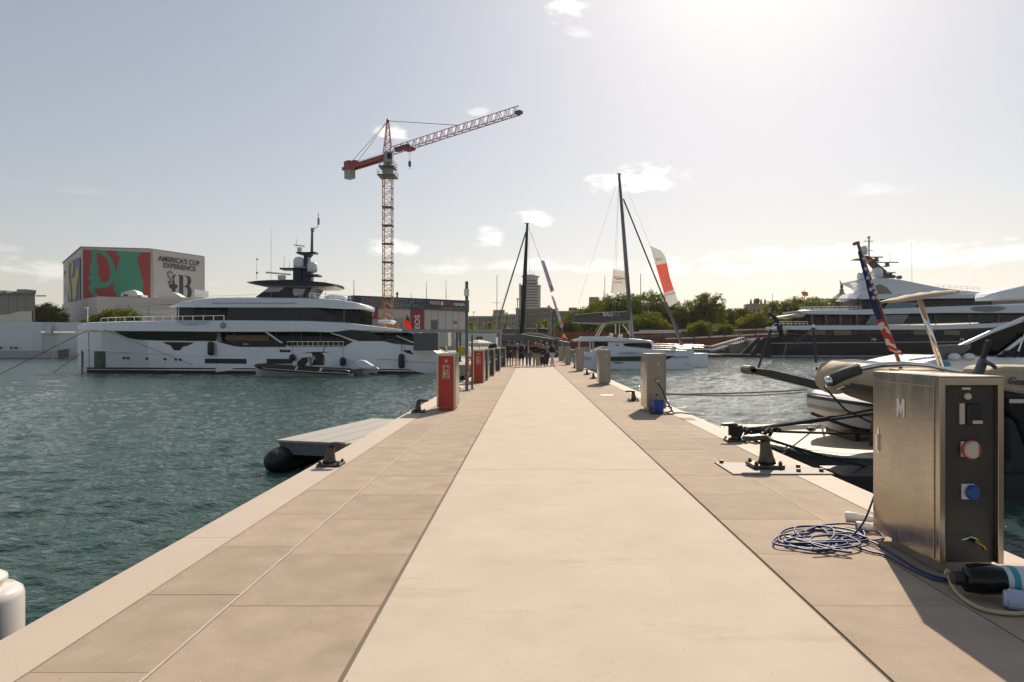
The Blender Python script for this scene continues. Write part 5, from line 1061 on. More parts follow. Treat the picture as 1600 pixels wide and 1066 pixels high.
MB().obox(tr_ + Vector((0, 0, -3.3)), (.55, .45, 1.2)).build('hook_block', m_dgrey, cr, bevel=.1); MB().tube([tr_ + Vector((0, 0, -3.9)), tr_ + Vector((.15, 0, -4.2)), tr_ + Vector((0, 0, -4.4)), tr_ + Vector((-.18, 0, -4.25))], .06, 5).build('hook', m_dgrey, cr)
MB().tube([jt - jd * .5, tr_ + Vector((0, 0, -.5)) + jd * 1], .018, 4).build('trolley_rope', m_grey, cr)
MB().obox(jt + Vector((0, 0, .3)), (1.2, 1.0, .5), (0, 0, an_)).build('jib_tip', m_dgrey, cr)

# ================================================================== far city: tower and apartment row
m_ct = M('tower_concrete', (.34, .34, .32), .7, var=.08, scale=.1); m_win = M('far_window', (.05, .055, .065), .4)
TY = 560.
tw = E('office_tower', 'slender concrete office tower with flared crown behind the black mast', 'building', (W(829, TY), TY, 0))
k_ = TY / 1000; c0_ = W(829, TY)
def oct_(r0, z0_, z1_, mat, nm, par=tw, r1=None, n=8):
    r1 = r1 or r0
    MB().lathe([(r0, z0_), (r1, z1_)], (c0_, TY + 10, 0), n).build(nm, mat, par)
fz = lambda py: zy(py, TY)
oct_(8.6, 0, fz(445), m_ct, 'shaft', n=8)
nf = 15
for i in range(nf):
    z = fz(512) + (fz(446) - fz(512)) * i / nf
    MB().lathe([(9.0, z), (9.25, z + .3), (9.25, z + 1.2), (8.7, z + 1.3)], (c0_, TY + 10, 0), 8).build('floor_band', m_ct, tw)
    MB().lathe([(8.72, z + 1.31), (8.72, z + 2.2)], (c0_, TY + 10, 0), 8).build('window_band', m_win, tw)
MB().box(W(811, TY), W(814, TY), TY + 2, TY + 12, 0, fz(443)).build('stair_shaft', m_ct, tw)
oct_(9.6, fz(446.5), fz(444.6), m_ct, 'balcony_ring', n=12)
oct_(6.4, fz(444.6), fz(441.5), m_win, 'crown_window_band', n=12); oct_(7.0, fz(441.5), fz(438.5), m_ct, 'crown_band', n=12); oct_(6.3, fz(438.5), fz(436.5), m_win, 'crown_window_band', n=12); oct_(6.6, fz(436.5), fz(433.4), m_ct, 'crown_band', n=12); oct_(6.7, fz(433.4), fz(430), m_ct, 'crown_flare', r1=8.2, n=12); oct_(4.0, fz(430), fz(427.8), m_ct, 'roof_house', n=8)
mb = MB()
for dx_, h_ in ((-3, 3), (-1.2, 5), (1, 8), (2.6, 3.5), (4, 2.5)): mb.tube([(c0_ + dx_, TY + 10, fz(428)), (c0_ + dx_, TY + 10, fz(428) + h_)], .12, 4)
mb.build('roof_aerials', m_dgrey, tw, kind='stuff')
def block(name, lab, a, b, t, Y, mat, cols, rows, dep=18, roof=None, cat='building', base=545, group=None):
    r = E(name, lab, cat, (W((a + b) / 2, Y), Y, 0), group)
    x0, x1, zt = W(a, Y), W(b, Y), zy(t, Y)
    MB().box(x0, x1, Y, Y + dep, 0, zt).build('wall', mat, r)
    MB().box(x0 - .3, x1 + .3, Y - .5, Y + dep, zt, zt + .6).build('cornice', m_ct, r)
    if roof: MB().box(x0 + (x1 - x0) * roof[0], x0 + (x1 - x0) * roof[1], Y + 4, Y + 10, zt + .6, zt + roof[2]).build('roof_house', mat, r)
    wb = MB(); cw = (x1 - x0) / cols; rh = (zt - 6) / rows
    for i in range(cols):
        for j in range(rows):
            wb.box(x0 + cw * (i + .3), x0 + cw * (i + .7), Y - .12, Y + .01, 6 + rh * j + rh * .2, 6 + rh * j + rh * .72)
    wb.build('windows', m_win, r, kind='stuff')
    wb = MB()
    for j in range(rows): wb.box(x0, x1, Y - .3, Y - .01, 6 + rh * j, 6 + rh * j + .25)
    wb.build('string_course', mat, r, kind='stuff'); return r
ms = [M('stone_%d' % i, c, .8, var=.12, scale=.2) for i, c in enumerate([(.24, .21, .17), (.21, .185, .155), (.27, .235, .19), (.18, .165, .145)])]
G_B = 'stone waterfront buildings far behind the pier'
BL = [('long low stone building behind the lamp post, roof flag above it', 732, 770, 495.5, 410, 0, 10, 4, None), ('stone building with a raised centre behind the pergola', 770, 806, 492.5, 402, 2, 10, 4, (.0, .5, 3.5)), ('taller stone block at the foot of the concrete tower', 806, 842, 483, 420, 1, 9, 6, None),
      ('brown six storey block right of the concrete tower', 842, 862, 482, 398, 3, 6, 6, (.7, .9, 2)), ('narrow grey block behind the lower violet pennant', 862, 872, 484, 415, 1, 3, 6, None), ('dark brown block left of the harbour trees', 872, 902, 487.5, 405, 3, 8, 5, (.6, 1, 3)),
      ('grey building whose roof box shows above the trees', 902, 960, 484, 440, 1, 12, 5, (.35, .6, 9)), ('flat roofed block between the two tree groups', 1100, 1138, 486, 330, 3, 8, 4, None), ('low building seen beyond the small trees', 1138, 1180, 492, 350, 1, 9, 4, None), ('long low building behind the right hand trees', 1180, 1330, 500, 380, 0, 30, 3, None),
      ('low block between the team building and the lamp post', 722, 740, 499, 420, 1, 5, 3, None), ('stone block behind the harbour trees', 960, 1100, 500, 400, 2, 26, 3, None)]
for lb, a, b, t, Y, mi, cc, rr_, rf in BL: block('stone_building', lb, a, b, t, Y, ms[mi], cc, rr_, roof=rf, group=G_B)
# gate tower with pinnacles
gt = E('gate_tower', 'square stone tower with four pinnacles and a globe on its roof', 'tower', (W(1184.5, 300), 300, 0))
MB().box(W(1173, 300), W(1197, 300), 300, 308, 0, zy(477, 300)).build('wall', ms[2], gt)
MB().box(W(1171.5, 300), W(1198.5, 300), 299.5, 308.5, zy(477, 300), zy(474.5, 300)).build('cornice', ms[2], gt)
for a in (1174, 1179.5, 1190, 1196): MB().lathe([(.55, zy(474.5, 300)), (.5, zy(471, 300)), (.12, zy(466.5, 300))], (W(a, 300), 300.6, 0), 6).build('pinnacle', ms[3], gt)
MB().ell((W(1185.5, 300), 302, zy(470, 300)), (1.3, 1.3, 1.5), 10, 6).build('globe', m_dgrey, gt)
for a in (1177, 1184, 1191): MB().box(W(a, 300), W(a + 3, 300), 299.8, 300.01, zy(496, 300), zy(483, 300)).build('window', m_win, gt)
dm = E('domed_building', 'stone dome topped by a statue behind the dark superyacht', 'building', (W(1324, 330), 330, 0))
dY = 330; dx0 = W(1324, dY)
MB().lathe([(5.6, 0), (5.6, zy(468, dY)), (5.9, zy(467, dY)), (5.0, zy(465, dY)), (3.4, zy(461.5, dY)), (1.9, zy(457.6, dY)), (1.1, zy(455.6, dY)), (1.0, zy(453, dY)), (1.25, zy(452, dY)), (.6, zy(450, dY)), (.5, zy(449, dY))], (dx0, dY + 6, 0), 16).build('dome', ms[2], dm)
MB().tube([(dx0, dY + 6, zy(449, dY)), (dx0 + .1, dY + 6, zy(446, dY)), (dx0 - .1, dY + 6, zy(443, dY)), (dx0 - .5, dY + 6, zy(440.6, dY))], [.75, .85, .6, .25], 7).tube([(dx0, dY + 6, zy(443, dY)), (dx0 - .9, dY + 6, zy(438.5, dY)), (dx0 - .8, dY + 6, zy(435.5, dY))], [.3, .25, .12], 5).ell((dx0 - .25, dY + 6, zy(441.2, dY)), (.35, .35, .45), 6, 5).build('statue', m_dgrey, dm, smooth=True)
block('stone_building', 'stone hall under the statue topped dome', 1336, 1352, 472, 331, ms[2], 5, 3, roof=None, group=G_B)
for a in (1339, 1343, 1347): MB().lathe([(.3, zy(472, 331)), (.25, zy(464, 331)), (.04, zy(459, 331))], (W(a - 1, 331), 333, 0), 6).build('spire', ms[3], dm)
pole = MB().tube([P(1257, 500, 250), P(1257, 452, 250)], .09, 4).build('flag_pole', m_dgrey, None); tag(pole, 'flag pole rising out of the right hand trees', 'flag pole')
fg = MB().slab([P(1252, 455.5, 249.8), P(1262, 456.5, 249.8), P(1263, 462.5, 249.8), P(1254, 462.5, 249.8)], (0, .05, 0)).build('spanish_flag', MATS['spanish_red'], None)
MB().slab([P(1252.5, 457.6, 249.75), P(1262.4, 458.2, 249.75), P(1262.7, 460.9, 249.75), P(1253.4, 460.9, 249.75)], (0, -.04, 0)).build('flag_stripe', MATS['spanish_yellow'], fg); tag(fg, 'red and yellow flag glowing above the right hand trees', 'flag')
for a, b in ((739.5, 486.8), (771, 484)):
    f_ = MB().slab([P(a, b, 405), P(a + 3, b + .5, 405), P(a + 2.4, b + 2.2, 405), P(a, b + 1.6, 405)], (0, .05, 0)).build('roof_flag', MATS['spanish_yellow'], None); tag(f_, 'tiny yellow flag over the stone buildings, %s' % ('right of the tall lamp post' if a < 750 else 'above the pergola end'), 'flag')
    tag(MB().tube([P(a, b, 405), P(a, 496, 405)], .15, 4).build('flag_pole', m_dgrey, None), 'thin roof pole of the tiny yellow flag, %s' % ('right of the tall lamp post' if a < 750 else 'above the pergola end'), 'flag pole')

# ================================================================== trees
def crown(rr, lobes, n, leaf, mat, name, parent):
    v = []; f = []
    tot = sum(l[3] * l[4] * l[5] for l in lobes)
    for l in lobes:
        cx, cy, cz, rx, ry, rz = l; k = int(n * rx * ry * rz / tot)
        ncl = max(6, k // 26)
        for _ in range(ncl):
            a = rr.random() * 6.283; u = rr.uniform(-.75, 1); s = math.sqrt(1 - u * u) * rr.uniform(.7, 1); q = rr.uniform(.72, 1.04)
            c = Vector((cx + rx * s * math.cos(a) * q, cy + ry * s * math.sin(a) * q, cz + rz * u * q)); cr_ = leaf * rr.uniform(2.2, 4.2)
            for _ in range(26):
                p = c + Vector((rr.gauss(0, 1) * cr_ * .5, rr.gauss(0, 1) * cr_ * .5, rr.gauss(0, 1) * cr_ * .34)); nrm = Vector((rr.gauss(0, .6), rr.gauss(0, .6), rr.uniform(.1, 1))).normalized()
                t = nrm.orthogonal().normalized(); bt = nrm.cross(t); g = rr.random() * 6.28; ta = t * math.cos(g) + bt * math.sin(g); tb_ = nrm.cross(ta); L = leaf * rr.uniform(.6, 1.3)
                b = len(v); v += [p - ta * L, p + tb_ * L * .45, p + ta * L, p - tb_ * L * .45]; f.append((b, b + 1, b + 2, b + 3))
    m = MB(); m.v = [tuple(p) for p in v]; m.f = f; m.m = [0] * len(f)
    return m.build(name, mat, parent, fix=False)
def tree(px, top, Y, wpx, lab, group, n=2600, kind=0, base_z=.1, clear=.35, seed=0, leaf=None):
    rr = random.Random(seed + int(px)); x = W(px, Y); h = zy(top, Y); rw = wpx / 2 * Y / 1000; bz = base_z
    r = E('tree', lab, 'tree', (x, Y, bz), group); hc = h - bz
    leaf = leaf or max(.13, Y * .00125)
    tr = MB(); fork = bz + hc * clear
    tr.tube([(x, Y, bz), (x + .1, Y, bz + hc * clear * .5), (x - .05, Y, fork)], [hc * .035, hc * .026, hc * .022], 7)
    lobes = []
    nl = 10
    for i in range(nl):
        a = i * 6.283 / nl + rr.random() * .6; d = rw * rr.uniform(.35, .62) * (0 if i == 0 else 1)
        lz = bz + hc * rr.uniform(.48, .78) if i else bz + hc * .80
        lr = rw * rr.uniform(.42, .56); rz = hc * (1 - clear) * rr.uniform(.26, .38)
        if i == 0: lr = rw * .55; rz = hc * .20
        e = (x + d * math.cos(a), Y + d * math.sin(a), min(lz, h - rz))
        lobes.append((*e, lr, lr, rz))
        tr.tube([(x, Y, fork), ((x + e[0]) / 2, (Y + e[1]) / 2, (fork + e[2]) / 2 + .2), e], [hc * .016, hc * .011, hc * .004], 5)
    tr.build('trunk', m_bark, r, smooth=True)
    crown(rr, lobes, n, leaf, m_leaf[kind], 'crown', r); return r
G_T = 'trees along the waterfront'
TR = [(905, 484, 215, 56, 0, 'loose tree at the left end of the harbour tree group'), (938, 468, 215, 64, 1, 'round tree rising behind the boom bag'), (968, 460, 205, 70, 0, 'dense tree behind the catamaran mast'), (1012, 457, 200, 84, 0, 'largest round tree behind the forestay'),
      (1052, 470, 205, 52, 0, 'dark tree below the coral banner'), (1079, 470, 200, 40, 0, 'narrow tree right of the coral banner'), (1104, 458, 195, 50, 1, 'airy tree with open crown at the right end of the group'), (960, 500, 182, 48, 1, 'small bright tree behind the catamaran cabin'), (1020, 489, 180, 52, 1, 'bright low tree in front of the dark trees'),
      (1095, 503, 170, 34, 1, 'small umbrella shaped tree above the red wall'), (1134, 507, 172, 21, 1, 'tiny round tree on the promenade'), (1175, 490, 178, 46, 1, 'bright bushy tree left of the dark yacht stern'), (1150, 482, 230, 44, 2, 'pale distant tree beyond the promenade'), (1212, 492, 175, 34, 0, 'tree touching the stern horn of the dark yacht'),
      (1225, 470, 210, 60, 1, 'tree behind the upper rail of the dark yacht'), (1262, 463, 205, 62, 1, 'tree below the glowing flag'), (1298, 465, 210, 50, 0, 'tree left of the statue dome'), (1326, 468, 212, 40, 0, 'tree in front of the statue dome'),
      (76, 474, 205, 46, 1, 'bright tree between the glass pavilion and the exhibition hall'), (62, 477, 215, 30, 1, 'tree leaning against the glass pavilion'), (184, 482, 158, 46, 1, 'broad bush like tree in front of the annex'), (158, 492, 156, 26, 1, 'small bush above the superyacht bow'), (212, 489, 159, 22, 0, 'small green tree beside the white canopy'), (140, 496, 158, 22, 1, 'low shrub left of the annex'),
      (893, 500, 200, 34, 2, 'small loose tree behind the orange awning'), (1240, 490, 190, 36, 0, 'tree just behind the dark yacht awning'), (986, 490, 190, 40, 0, 'tree behind the mast foot of the catamaran')]
for px, t, Y, w_, kd, lb in TR: tree(px, t, Y, w_ * 1.3, lb, G_T, n=20000 if w_ > 40 else 8000, kind=kd, clear=.26)
def palm(px, top, Y, lab):
    rr = random.Random(int(px)); x, zt = W(px, Y), zy(top, Y); r = E('palm_tree', lab, 'palm', (x, Y, .1), 'small palms on the far quay')
    MB().tube([(x, Y, .1), (x + .1, Y, zt * .5), (x, Y, zt)], [.28, .2, .2], 6).build('trunk', m_bark, r)
    m = MB()
    for i in range(26):
        a = i * 2.4; e = rr.uniform(-.5, 1.1); q = []
        for k in range(6):
            u = k / 5; L = 2.3 * u; q.append(Vector((x + L * math.cos(a) * math.cos(e * (1 - .5 * u)), Y + L * math.sin(a), zt + L * math.sin(e) - 1.5 * u * u)))
        for k in range(5):
            d = (q[k + 1] - q[k]).cross(Vector((0, 0, 1))).normalized() * .22 * (1 - .6 * k / 5); m.quad(q[k] - d, q[k] + d, q[k + 1] + d * .7, q[k + 1] - d * .7)
    m.build('frond_crown', m_leaf[1], r, fix=False)
for px, t, Y, lb in [(737, 507, 175, 'palm beside the lamp post'), (764, 506, 180, 'palm above the middle of the pergola'), (788, 508, 176, 'palm near the pergola end'), (842, 505, 178, 'palm just right of the black mast'), (852, 503, 172, 'palm left of the lower pennant')]: palm(px, t, Y, lb)

# ================================================================== right shore: red embankment, ramps, railings
m_rw = M('brick_red_wall', (.22, .055, .03), .8, var=.2, scale=1); m_lc = M('sunlit_coping', (.75, .70, .62), .7)  # coping colour kept very pale to paint in sun on the wall tops
G = E('embankment_wall', 'long brick red embankment walls with pale copings on the right shore', 'wall', (60, 168, 0))
for q in ([(985, 546), (985, 529), (1085, 528), (1200, 524), (1262, 522), (1262, 546)],): MB().slab([P(a, b, 167) for a, b in q], (0, 1.2, 0)).build('lower_wall', m_rw, G)
MB().slab([P(a, b, 174) for a, b in ((860, 546), (860, 519), (985, 519), (1160, 517.5), (1262, 514), (1262, 546))], (0, 1.2, 0)).build('upper_wall', m_rw, G)
MB().slab([P(a, b, 166.8) for a, b in ((1040, 528.2), (1085, 526.6), (1200, 520.6), (1262, 517.4), (1262, 519.6), (1200, 523), (1085, 529), (1040, 530.2))], (0, 1.6, 0)).build('coping', m_lc, G)
MB().slab([P(a, b, 173.8) for a, b in ((1000, 516), (1160, 514.6), (1262, 511.2), (1262, 512.8), (1160, 516.6), (1000, 518))], (0, 1.6, 0)).build('coping', m_lc, G)
MB().slab([P(a, b, 173.6) for a, b in ((980, 518.6), (1064, 517.6), (1064, 520.6), (980, 521.4))], (0, 1.4, 0)).build('coping', m_lc, G)
MB().slab([P(a, b, 173.4) for a, b in ((985, 524.4), (1160, 518.2), (1160, 521.4), (1085, 525.5), (985, 528.5))], (0, 1.0, 0)).build('ramp_deck', M('ramp_olive', (.16, .14, .09), .8), G)
for a in range(868, 1262, 24): MB().box(*bx(a, 520, a + 1.6, 545, 166.5 if a > 990 else 173.4, .3)).build('buttress', M('buttress_brown', (.12, .08, .06), .8), G)
rp = E('gangway_ramp', 'white railed gangway ramp climbing the right shore', 'ramp', (55, 160, 0))
RP = [P(1113, 548, 160), P(1163, 533.5, 160)]
MB().slab([RP[0], RP[1], RP[1] + Vector((0, 0, -.4)), RP[0] + Vector((0, 0, -.4))], (0, 2.2, 0)).build('ramp_deck', m_grey, rp)
for dy in (0, 2.2):
    mb = MB(); rail(mb, [p + Vector((0, dy, 0)) for p in RP], 1.05, 15, .08, (1, .1)); mb.build('ramp_rail', m_white2, rp)
o = MB().box(*bx(1145, 538, 1172, 552, 157, 6)).build('stone_block', M('quay_stone', (.24, .22, .18), .85), None); tag(o, 'plain grey brown quay block left of the dark yacht stern', 'block')
o = MB().box(*bx(1000, 553.5, 1130, 557, 150, 5)).build('pontoon', m_dgrey, None); tag(o, 'low dark pontoon between the catamaran and the dark yacht', 'pontoon')
o = MB().box(*bx(1018, 546.5, 1145, 553, 163, 1)).build('quay_wall', M('mossy_quay', (.14, .13, .10), .9), None); tag(o, 'low mossy wall strip below the ramp', 'wall')
mb = MB(); rail(mb, [P(1000, 551, 158), P(1112, 551, 158)], 1.6, 26, .05, (1, .5)); tag(mb.build('quay_railing', m_grey, None), 'long thin railing along the right quay', 'railing')
# lamp posts, bare masts in the distance
for a, t, b, Y, rr_, lb in ((776.5, 430, 520, 130, .09, 'tall thin mast with crosstrees left of the black mast'), (808.8, 467, 520, 120, .14, 'white pole beside the black mast, flat lamp head'), (813, 470, 520, 135, .06, 'thin pale pole right beside the black mast'), (820.5, 484, 522, 120, .09, 'white twin armed lamp pole right of the black mast'), (861, 486, 530, 125, .08, 'grey lamp pole left of the lower pennant'), (866.5, 497, 530, 110, .08, 'short lamp pole with round head near the lower pennant'),
                        (791.5, 489, 520, 130, .12, 'dark pole with small box head behind the pergola end'), (746, 494, 518, 130, .09, 'pale pole above the pergola'), (755, 497, 518, 128, .06, 'thin grey pole above the pergola'),
                        (945, 432, 470, 230, .14, 'distant bare mast above the left tree tops'), (943, 455, 472, 232, .1, 'shorter distant mast above the left tree tops'), (1001, 428, 462, 225, .16, 'distant brown mast above the largest tree'), (1005, 480, 510, 175, .14, 'street lamp in front of the dark trees'), (1207, 459, 505, 240, .12, 'distant thin mast between gate tower and flag'), (1157, 520, 548, 160, .1, 'thin post on the promenade near the ramp'), (1111, 507, 530, 168, .1, 'thin dark lamp post by the umbrella shaped tree'), (1059, 506, 530, 168, .06, 'thin post right of the furled sail'), (553, 438, 463, 170, .1, 'short dark mast left of the team building fascia'), (606, 457, 462, 170, .05, 'stub aerial beside the crane mast')):
    m = MB().tube([P(a, b, Y), P(a, t, Y)], [rr_, rr_ * .7], 6)
    if 'head' in lb or 'lamp' in lb: m.box(*bx(a - 2.2 * 120 / Y, t - .5, a + 2.2 * 120 / Y, t + 1.2, Y - .15, .3))
    if 'crosstrees' in lb: m.box(*bx(769, 473, 783, 473.5, Y, .1))
    if 'twin' in lb: m.box(*bx(817, 485.4, 824, 486.6, Y, .2)); m.box(*bx(817, 497, 824, 498, Y, .2))
    tag(m.build('distant_mast' if 'mast' in lb else 'lamp_pole', m_grey if 'dark' not in lb else m_dgrey, None), lb, 'mast' if 'mast' in lb else 'pole')

# ================================================================== grey work raft, left of the pier
rf = E('work_raft', 'grey decked work raft on black floats beside the left kerb', 'raft', (-5, 17.5, WZ))
Tz = -.74
a0 = Vector((-6.2, 15.65, Tz)); ax = Vector((1.2, 4.5, 0)).normalized(); bx2 = Vector((ax.y, -ax.x, 0)); LR, WR = 4.75, 2.35
def rq(u, v, z=0): return a0 + ax * u + bx2 * v + Vector((0, 0, z))
for i in range(4):
    v0, v1 = i * WR / 4 + .014, (i + 1) * WR / 4 - .014
    MB().slab([rq(0, v0), rq(LR, v0), rq(LR, v1), rq(0, v1)], (0, 0, .05)).build('deck_plank', m_dec, rf, bevel=.006)
m_rg = M('raft_blue_grey', (.12, .13, .15), .5, var=.1)
MB().slab([rq(.02, 0.05, -.002), rq(.02, WR, -.002), rq(.02, WR, -.30), rq(.02, .22, -.30)], ax * .08).build('end_panel', m_rg, rf, bevel=.01)
MB().slab([rq(.12, .04, -.002), rq(LR, .04, -.002), rq(LR, .04, -.26), rq(.12, .04, -.26)], bx2 * .06).build('side_panel', m_rg, rf)
for v in (.16, WR - .3):
    pr_ = [(.01, -.48), (.14, -.46), (.24, -.36), (.30, -.2), (.32, 0), (.33, 4.7), (.25, 4.9), (.01, 5.0)]
    q = [rq(z, v, -.42) for r_, z in pr_]; MB().tube(q, [r_ for r_, z in pr_], 18).build('float', m_black, rf, smooth=True)
for i in range(9): MB().lathe([(.018, -.012), (.018, 0)], rq(-.005, .2 + i * .26, -.05), 6, 'Y').build('screw', m_iron, rf)
MB().slab([rq(.35, .8, -.70), rq(4.5, .8, -.70), rq(4.5, 1.6, -.70), rq(.35, 1.6, -.70)], (0, 0, .12)).build('green_shade_board', M('shaded_water_green', (.01, .16, .07), .7), rf)  # added board, painting the emerald look of shaded water under the raft

# white pile fender at the lower left
pf = E('pile_fender', 'glossy white plastic pile standing beside the left kerb in the foreground', 'pile', (-3.58, 4.25, WZ))
mpf = M('glossy_white_plastic', (.62, .58, .54), .22, var=.05, coat=.4)
MB().lathe([(.235, -1.6), (.235, .05), (.225, .085), (.19, .115)], (-3.645, 4.25, -.09), 40).build('pile', mpf, pf, auto=R(50))
MB().lathe([(.19, .10), (.172, .122), (.176, .140), (.19, .155), (.185, .180), (.15, .205), (.08, .222), (.01, .225)], (-3.70, 4.25, -.09), 36).build('cap', mpf, pf, smooth=True)

# ================================================================== lamp post, brown post, life ring
lp_ = E('lamp_post', 'slim square grey lamp post with a small box near its top, left walkway side', 'lamp post', (-2.17, 22.6, 0))
lx, ly = P(729.3, 609, 22.6).x, 22.6
MB().box(lx - .05, lx + .05, ly - .05, ly + .05, .0205, 3.84).build('post', m_dgrey, lp_, bevel=.006)
MB().box(lx - .12, lx + .12, ly - .12, ly + .12, .001, .02).build('base_plate', m_iron, lp_)
MB().box(lx - .085, lx + .085, ly - .10, ly + .08, 3.35, 3.60).build('lamp_box', m_white2, lp_, bevel=.01)
MB().box(lx - .055, lx + .055, ly - .055, ly + .055, 3.845, 3.865).build('cap', m_grey, lp_)
bp_ = E('post', 'slender brown post carrying an orange life ring behind the lamp post', 'post', (-2.05, 23.4, 0))
qx = P(737.7, 607, 23.4).x
MB().box(qx - .035, qx + .035, 23.37, 23.43, .0105, 1.99).build('post', M('brown_bronze', (.16, .11, .07), .45, .5), bp_, bevel=.004); MB().box(qx - .1, qx + .1, 23.3, 23.5, .001, .01).build('base_plate', m_iron, bp_)
t = MB().tube([(qx - .08 + 1.0 * 0 + .085 * math.cos(R(a)), 23.42, .98 + .20 * math.sin(R(a))) for a in range(0, 361, 20)], .05, 8).build('life_ring', m_org, None, smooth=True); tag(t, 'orange life ring hanging on the brown post', 'life ring')
t = MB().tube([(qx - .17, 23.42, .63), (qx - .2, 23.4, .45), (qx - .16, 23.43, .27)], [.06, .09, .05], 6).build('rope_bag', m_org, None, smooth=True); tag(t, 'orange rope bag hanging under the life ring', 'bag')

# ================================================================== pergola
pg = E('pergola', 'long flat grey pergola beam on slim posts behind the red cabinets', 'pergola', (-5, 58, 0))
MB().box(*bx(628, 514.8, 783.2, 519.6, 58, .35)).build('beam', m_grey, pg)
MB().box(*bx(628, 514.9, 783, 516, 60.5, .35)).build('beam', m_grey, pg)
for a in (714, 718.5, 782): MB().box(*bx(a - 1.3, 519.7, a + (1.4 if a > 780 else 2), 566, 58.05, .2)).build('post', m_dgrey if a < 780 else m_grey, pg)
MB().box(P(628, 500, 58).x, P(783, 500, 58).x, 52, 64, -1.0, -.06).build('floor', m_slab[0], pg) if False else None
jt_ = MB().box(-7.4, -3.2, 56, 66, -1.1, -.15).build('side_pontoon', m_kerb, None, kind='structure')
# clutter between the pergola and the far quay
def simple(nm, lab, cat, mb, mat, **k): o = mb.build(nm, mat, None, **k); return tag(o, lab, cat)
simple('container', 'large dark grey box cabin between the superyacht stern and the pergola', 'container', MB().box(*bx(646, 520, 684.5, 548, 64.5, 1.2)), m_dgrey, bevel=.05)
simple('yellow_crate', 'yellow crate behind the pergola post left of the lamp post', 'crate', MB().box(*bx(715.5, 542, 727, 556, 56, .9)), m_yel, bevel=.03)
MB
pa = E('parasol', 'cream square parasol behind the brown post', 'parasol', (-5, 62, 0)); c = P(749, 534.5, 62)
MB().lathe([(1.25, -.16), (1.28, -.10), (.7, .10), (.05, .22)], c, 4).build('canopy', M('cream_canvas', (.62, .55, .45), .8), pa); MB().tube([(c.x, c.y, -.15), (c.x, c.y, c.z + .2)], .04, 6).build('pole', m_grey, pa)
simple('kiosk', 'pale kiosk wall seen below the pergola beam', 'kiosk', MB().box(*bx(684.5, 519, 700, 532, 92, 4)).box(*bx(684.6, 531.9, 700, 541, 92, 3.8)), m_pan)
simple('kiosk', 'white low marina office behind the parasol', 'kiosk', MB().box(*bx(722, 521, 775, 541, 112, 6)), m_white2)
simple('wall_screen', 'small blue grey screen on the low marina office', 'screen', MB().box(*bx(744, 526, 754, 532, 111.8, .15)), m_dgrey)
simple('sail_bag', 'dark folded sail cover at the left of the sloop mast', 'sail cover', MB().slab([P(a, b, 96) for a, b in ((784, 514), (815, 512.8), (838, 513), (838, 519), (812, 520.5), (786, 520))], (0, 1, 0)), m_dgrey, bevel=.1)
simple('sail_bag', 'black folded sail cover right of the sloop mast', 'sail cover', MB().slab([P(a, b, 96) for a, b in ((840.5, 513), (855, 513.4), (857, 520.5), (841, 519.5))], (0, 1, 0)), m_black, bevel=.1)
simple('orange_awning', 'rounded orange brown awning right of the crowd', 'awning', MB().slab([P(a, b, 90) for a, b in ((874, 534.5), (877, 528), (882, 525.4), (887, 529), (888, 534.5))], (0, 2, 0)), M('burnt_orange', (.36, .10, .04), .7), bevel=.2)
simple('small_flag', 'little red and yellow flag above the orange brown awning', 'flag', MB().slab([P(a, b, 89.8) for a, b in ((879, 523), (883, 522), (883.5, 525.5), (880, 526.6))], (0, .04, 0)), MATS['spanish_yellow'])
rr = random.Random(5); i = 0
# small motor boats and bicycles around the pergola area
def dinghy(a0_, a1_, y0_, Y, lab, m1, m2):
    r = E('motor_boat', lab, 'boat', (W((a0_ + a1_) / 2, Y), Y, WZ)); L = a1_ - a0_; hh = [(a0_, .2), (a0_ + L * .25, 1.0), (a1_, 1.2)]
    mb = MB(); body(mb, [(a0_, y0_), (a1_, y0_ + 3)], None, hh, Y, a0_, a1_, 12, hb=[(a0_, .05), (a0_ + L * .3, .7), (a1_, 1)], zb=WZ - .1); mb.build('hull', m1, r)
    MB().slab([P(a0_ + L * .3, y0_ + 2, Y - .7), P(a0_ + L * .42, y0_ - 7, Y - .7), P(a0_ + L * .75, y0_ - 8, Y - .7), P(a0_ + L * .8, y0_ + 2, Y - .7)], (0, 1.4, 0)).build('cabin', m2, r, bevel=.1)
dinghy(668, 705, 549, 74, 'small brown topped motor boat right of the superyacht stern', m_white, M('brown_canvas', (.17, .11, .07), .8))
dinghy(700, 745, 551, 78, 'small white motor boat behind the lamp post', m_white, m_white2); dinghy(752, 783, 545, 80, 'dark cabined motor boat left of the crowd', m_dgrey, m_glass)
simple('sail', 'grey triangular sail tip behind the lamp post', 'sail', MB().slab([P(a, b, 80) for a, b in ((716, 533), (727, 551), (715, 549))], (0, .1, 0)), m_white2)
for k, (a, Y) in enumerate([(760, 60), (768, 60.4), (775, 60.8), (781, 61.2)]):
    b = E('bicycle', 'parked bicycle under the pergola, %s of the row of four' % ('leftmost', 'second from the left', 'third from the left', 'rightmost')[k], 'bicycle', (W(a, Y), Y, -.15), 'bicycles under the pergola'); x = W(a, Y); z = .2
    for dx in (-.5, .5): MB().tube([(x + dx + .33 * math.cos(R(q)), Y, z + .33 * math.sin(R(q))) for q in range(0, 361, 30)], .03, 5).build('wheel', m_black, b)
    MB().tube([(x - .5, Y, z), (x - .2, Y, z + .5), (x + .35, Y, z + .5), (x, Y, z), (x - .2, Y, z + .5)], .022, 5).tube([(x + .5, Y, z), (x + .33, Y, z + .65)], .022, 5).build('frame', [m_red, m_yel, m_grey, m_blue][k], b); MB().tube([(x + .25, Y, z + .7), (x + .42, Y, z + .72)], .02, 5).build('handlebar', m_black, b)

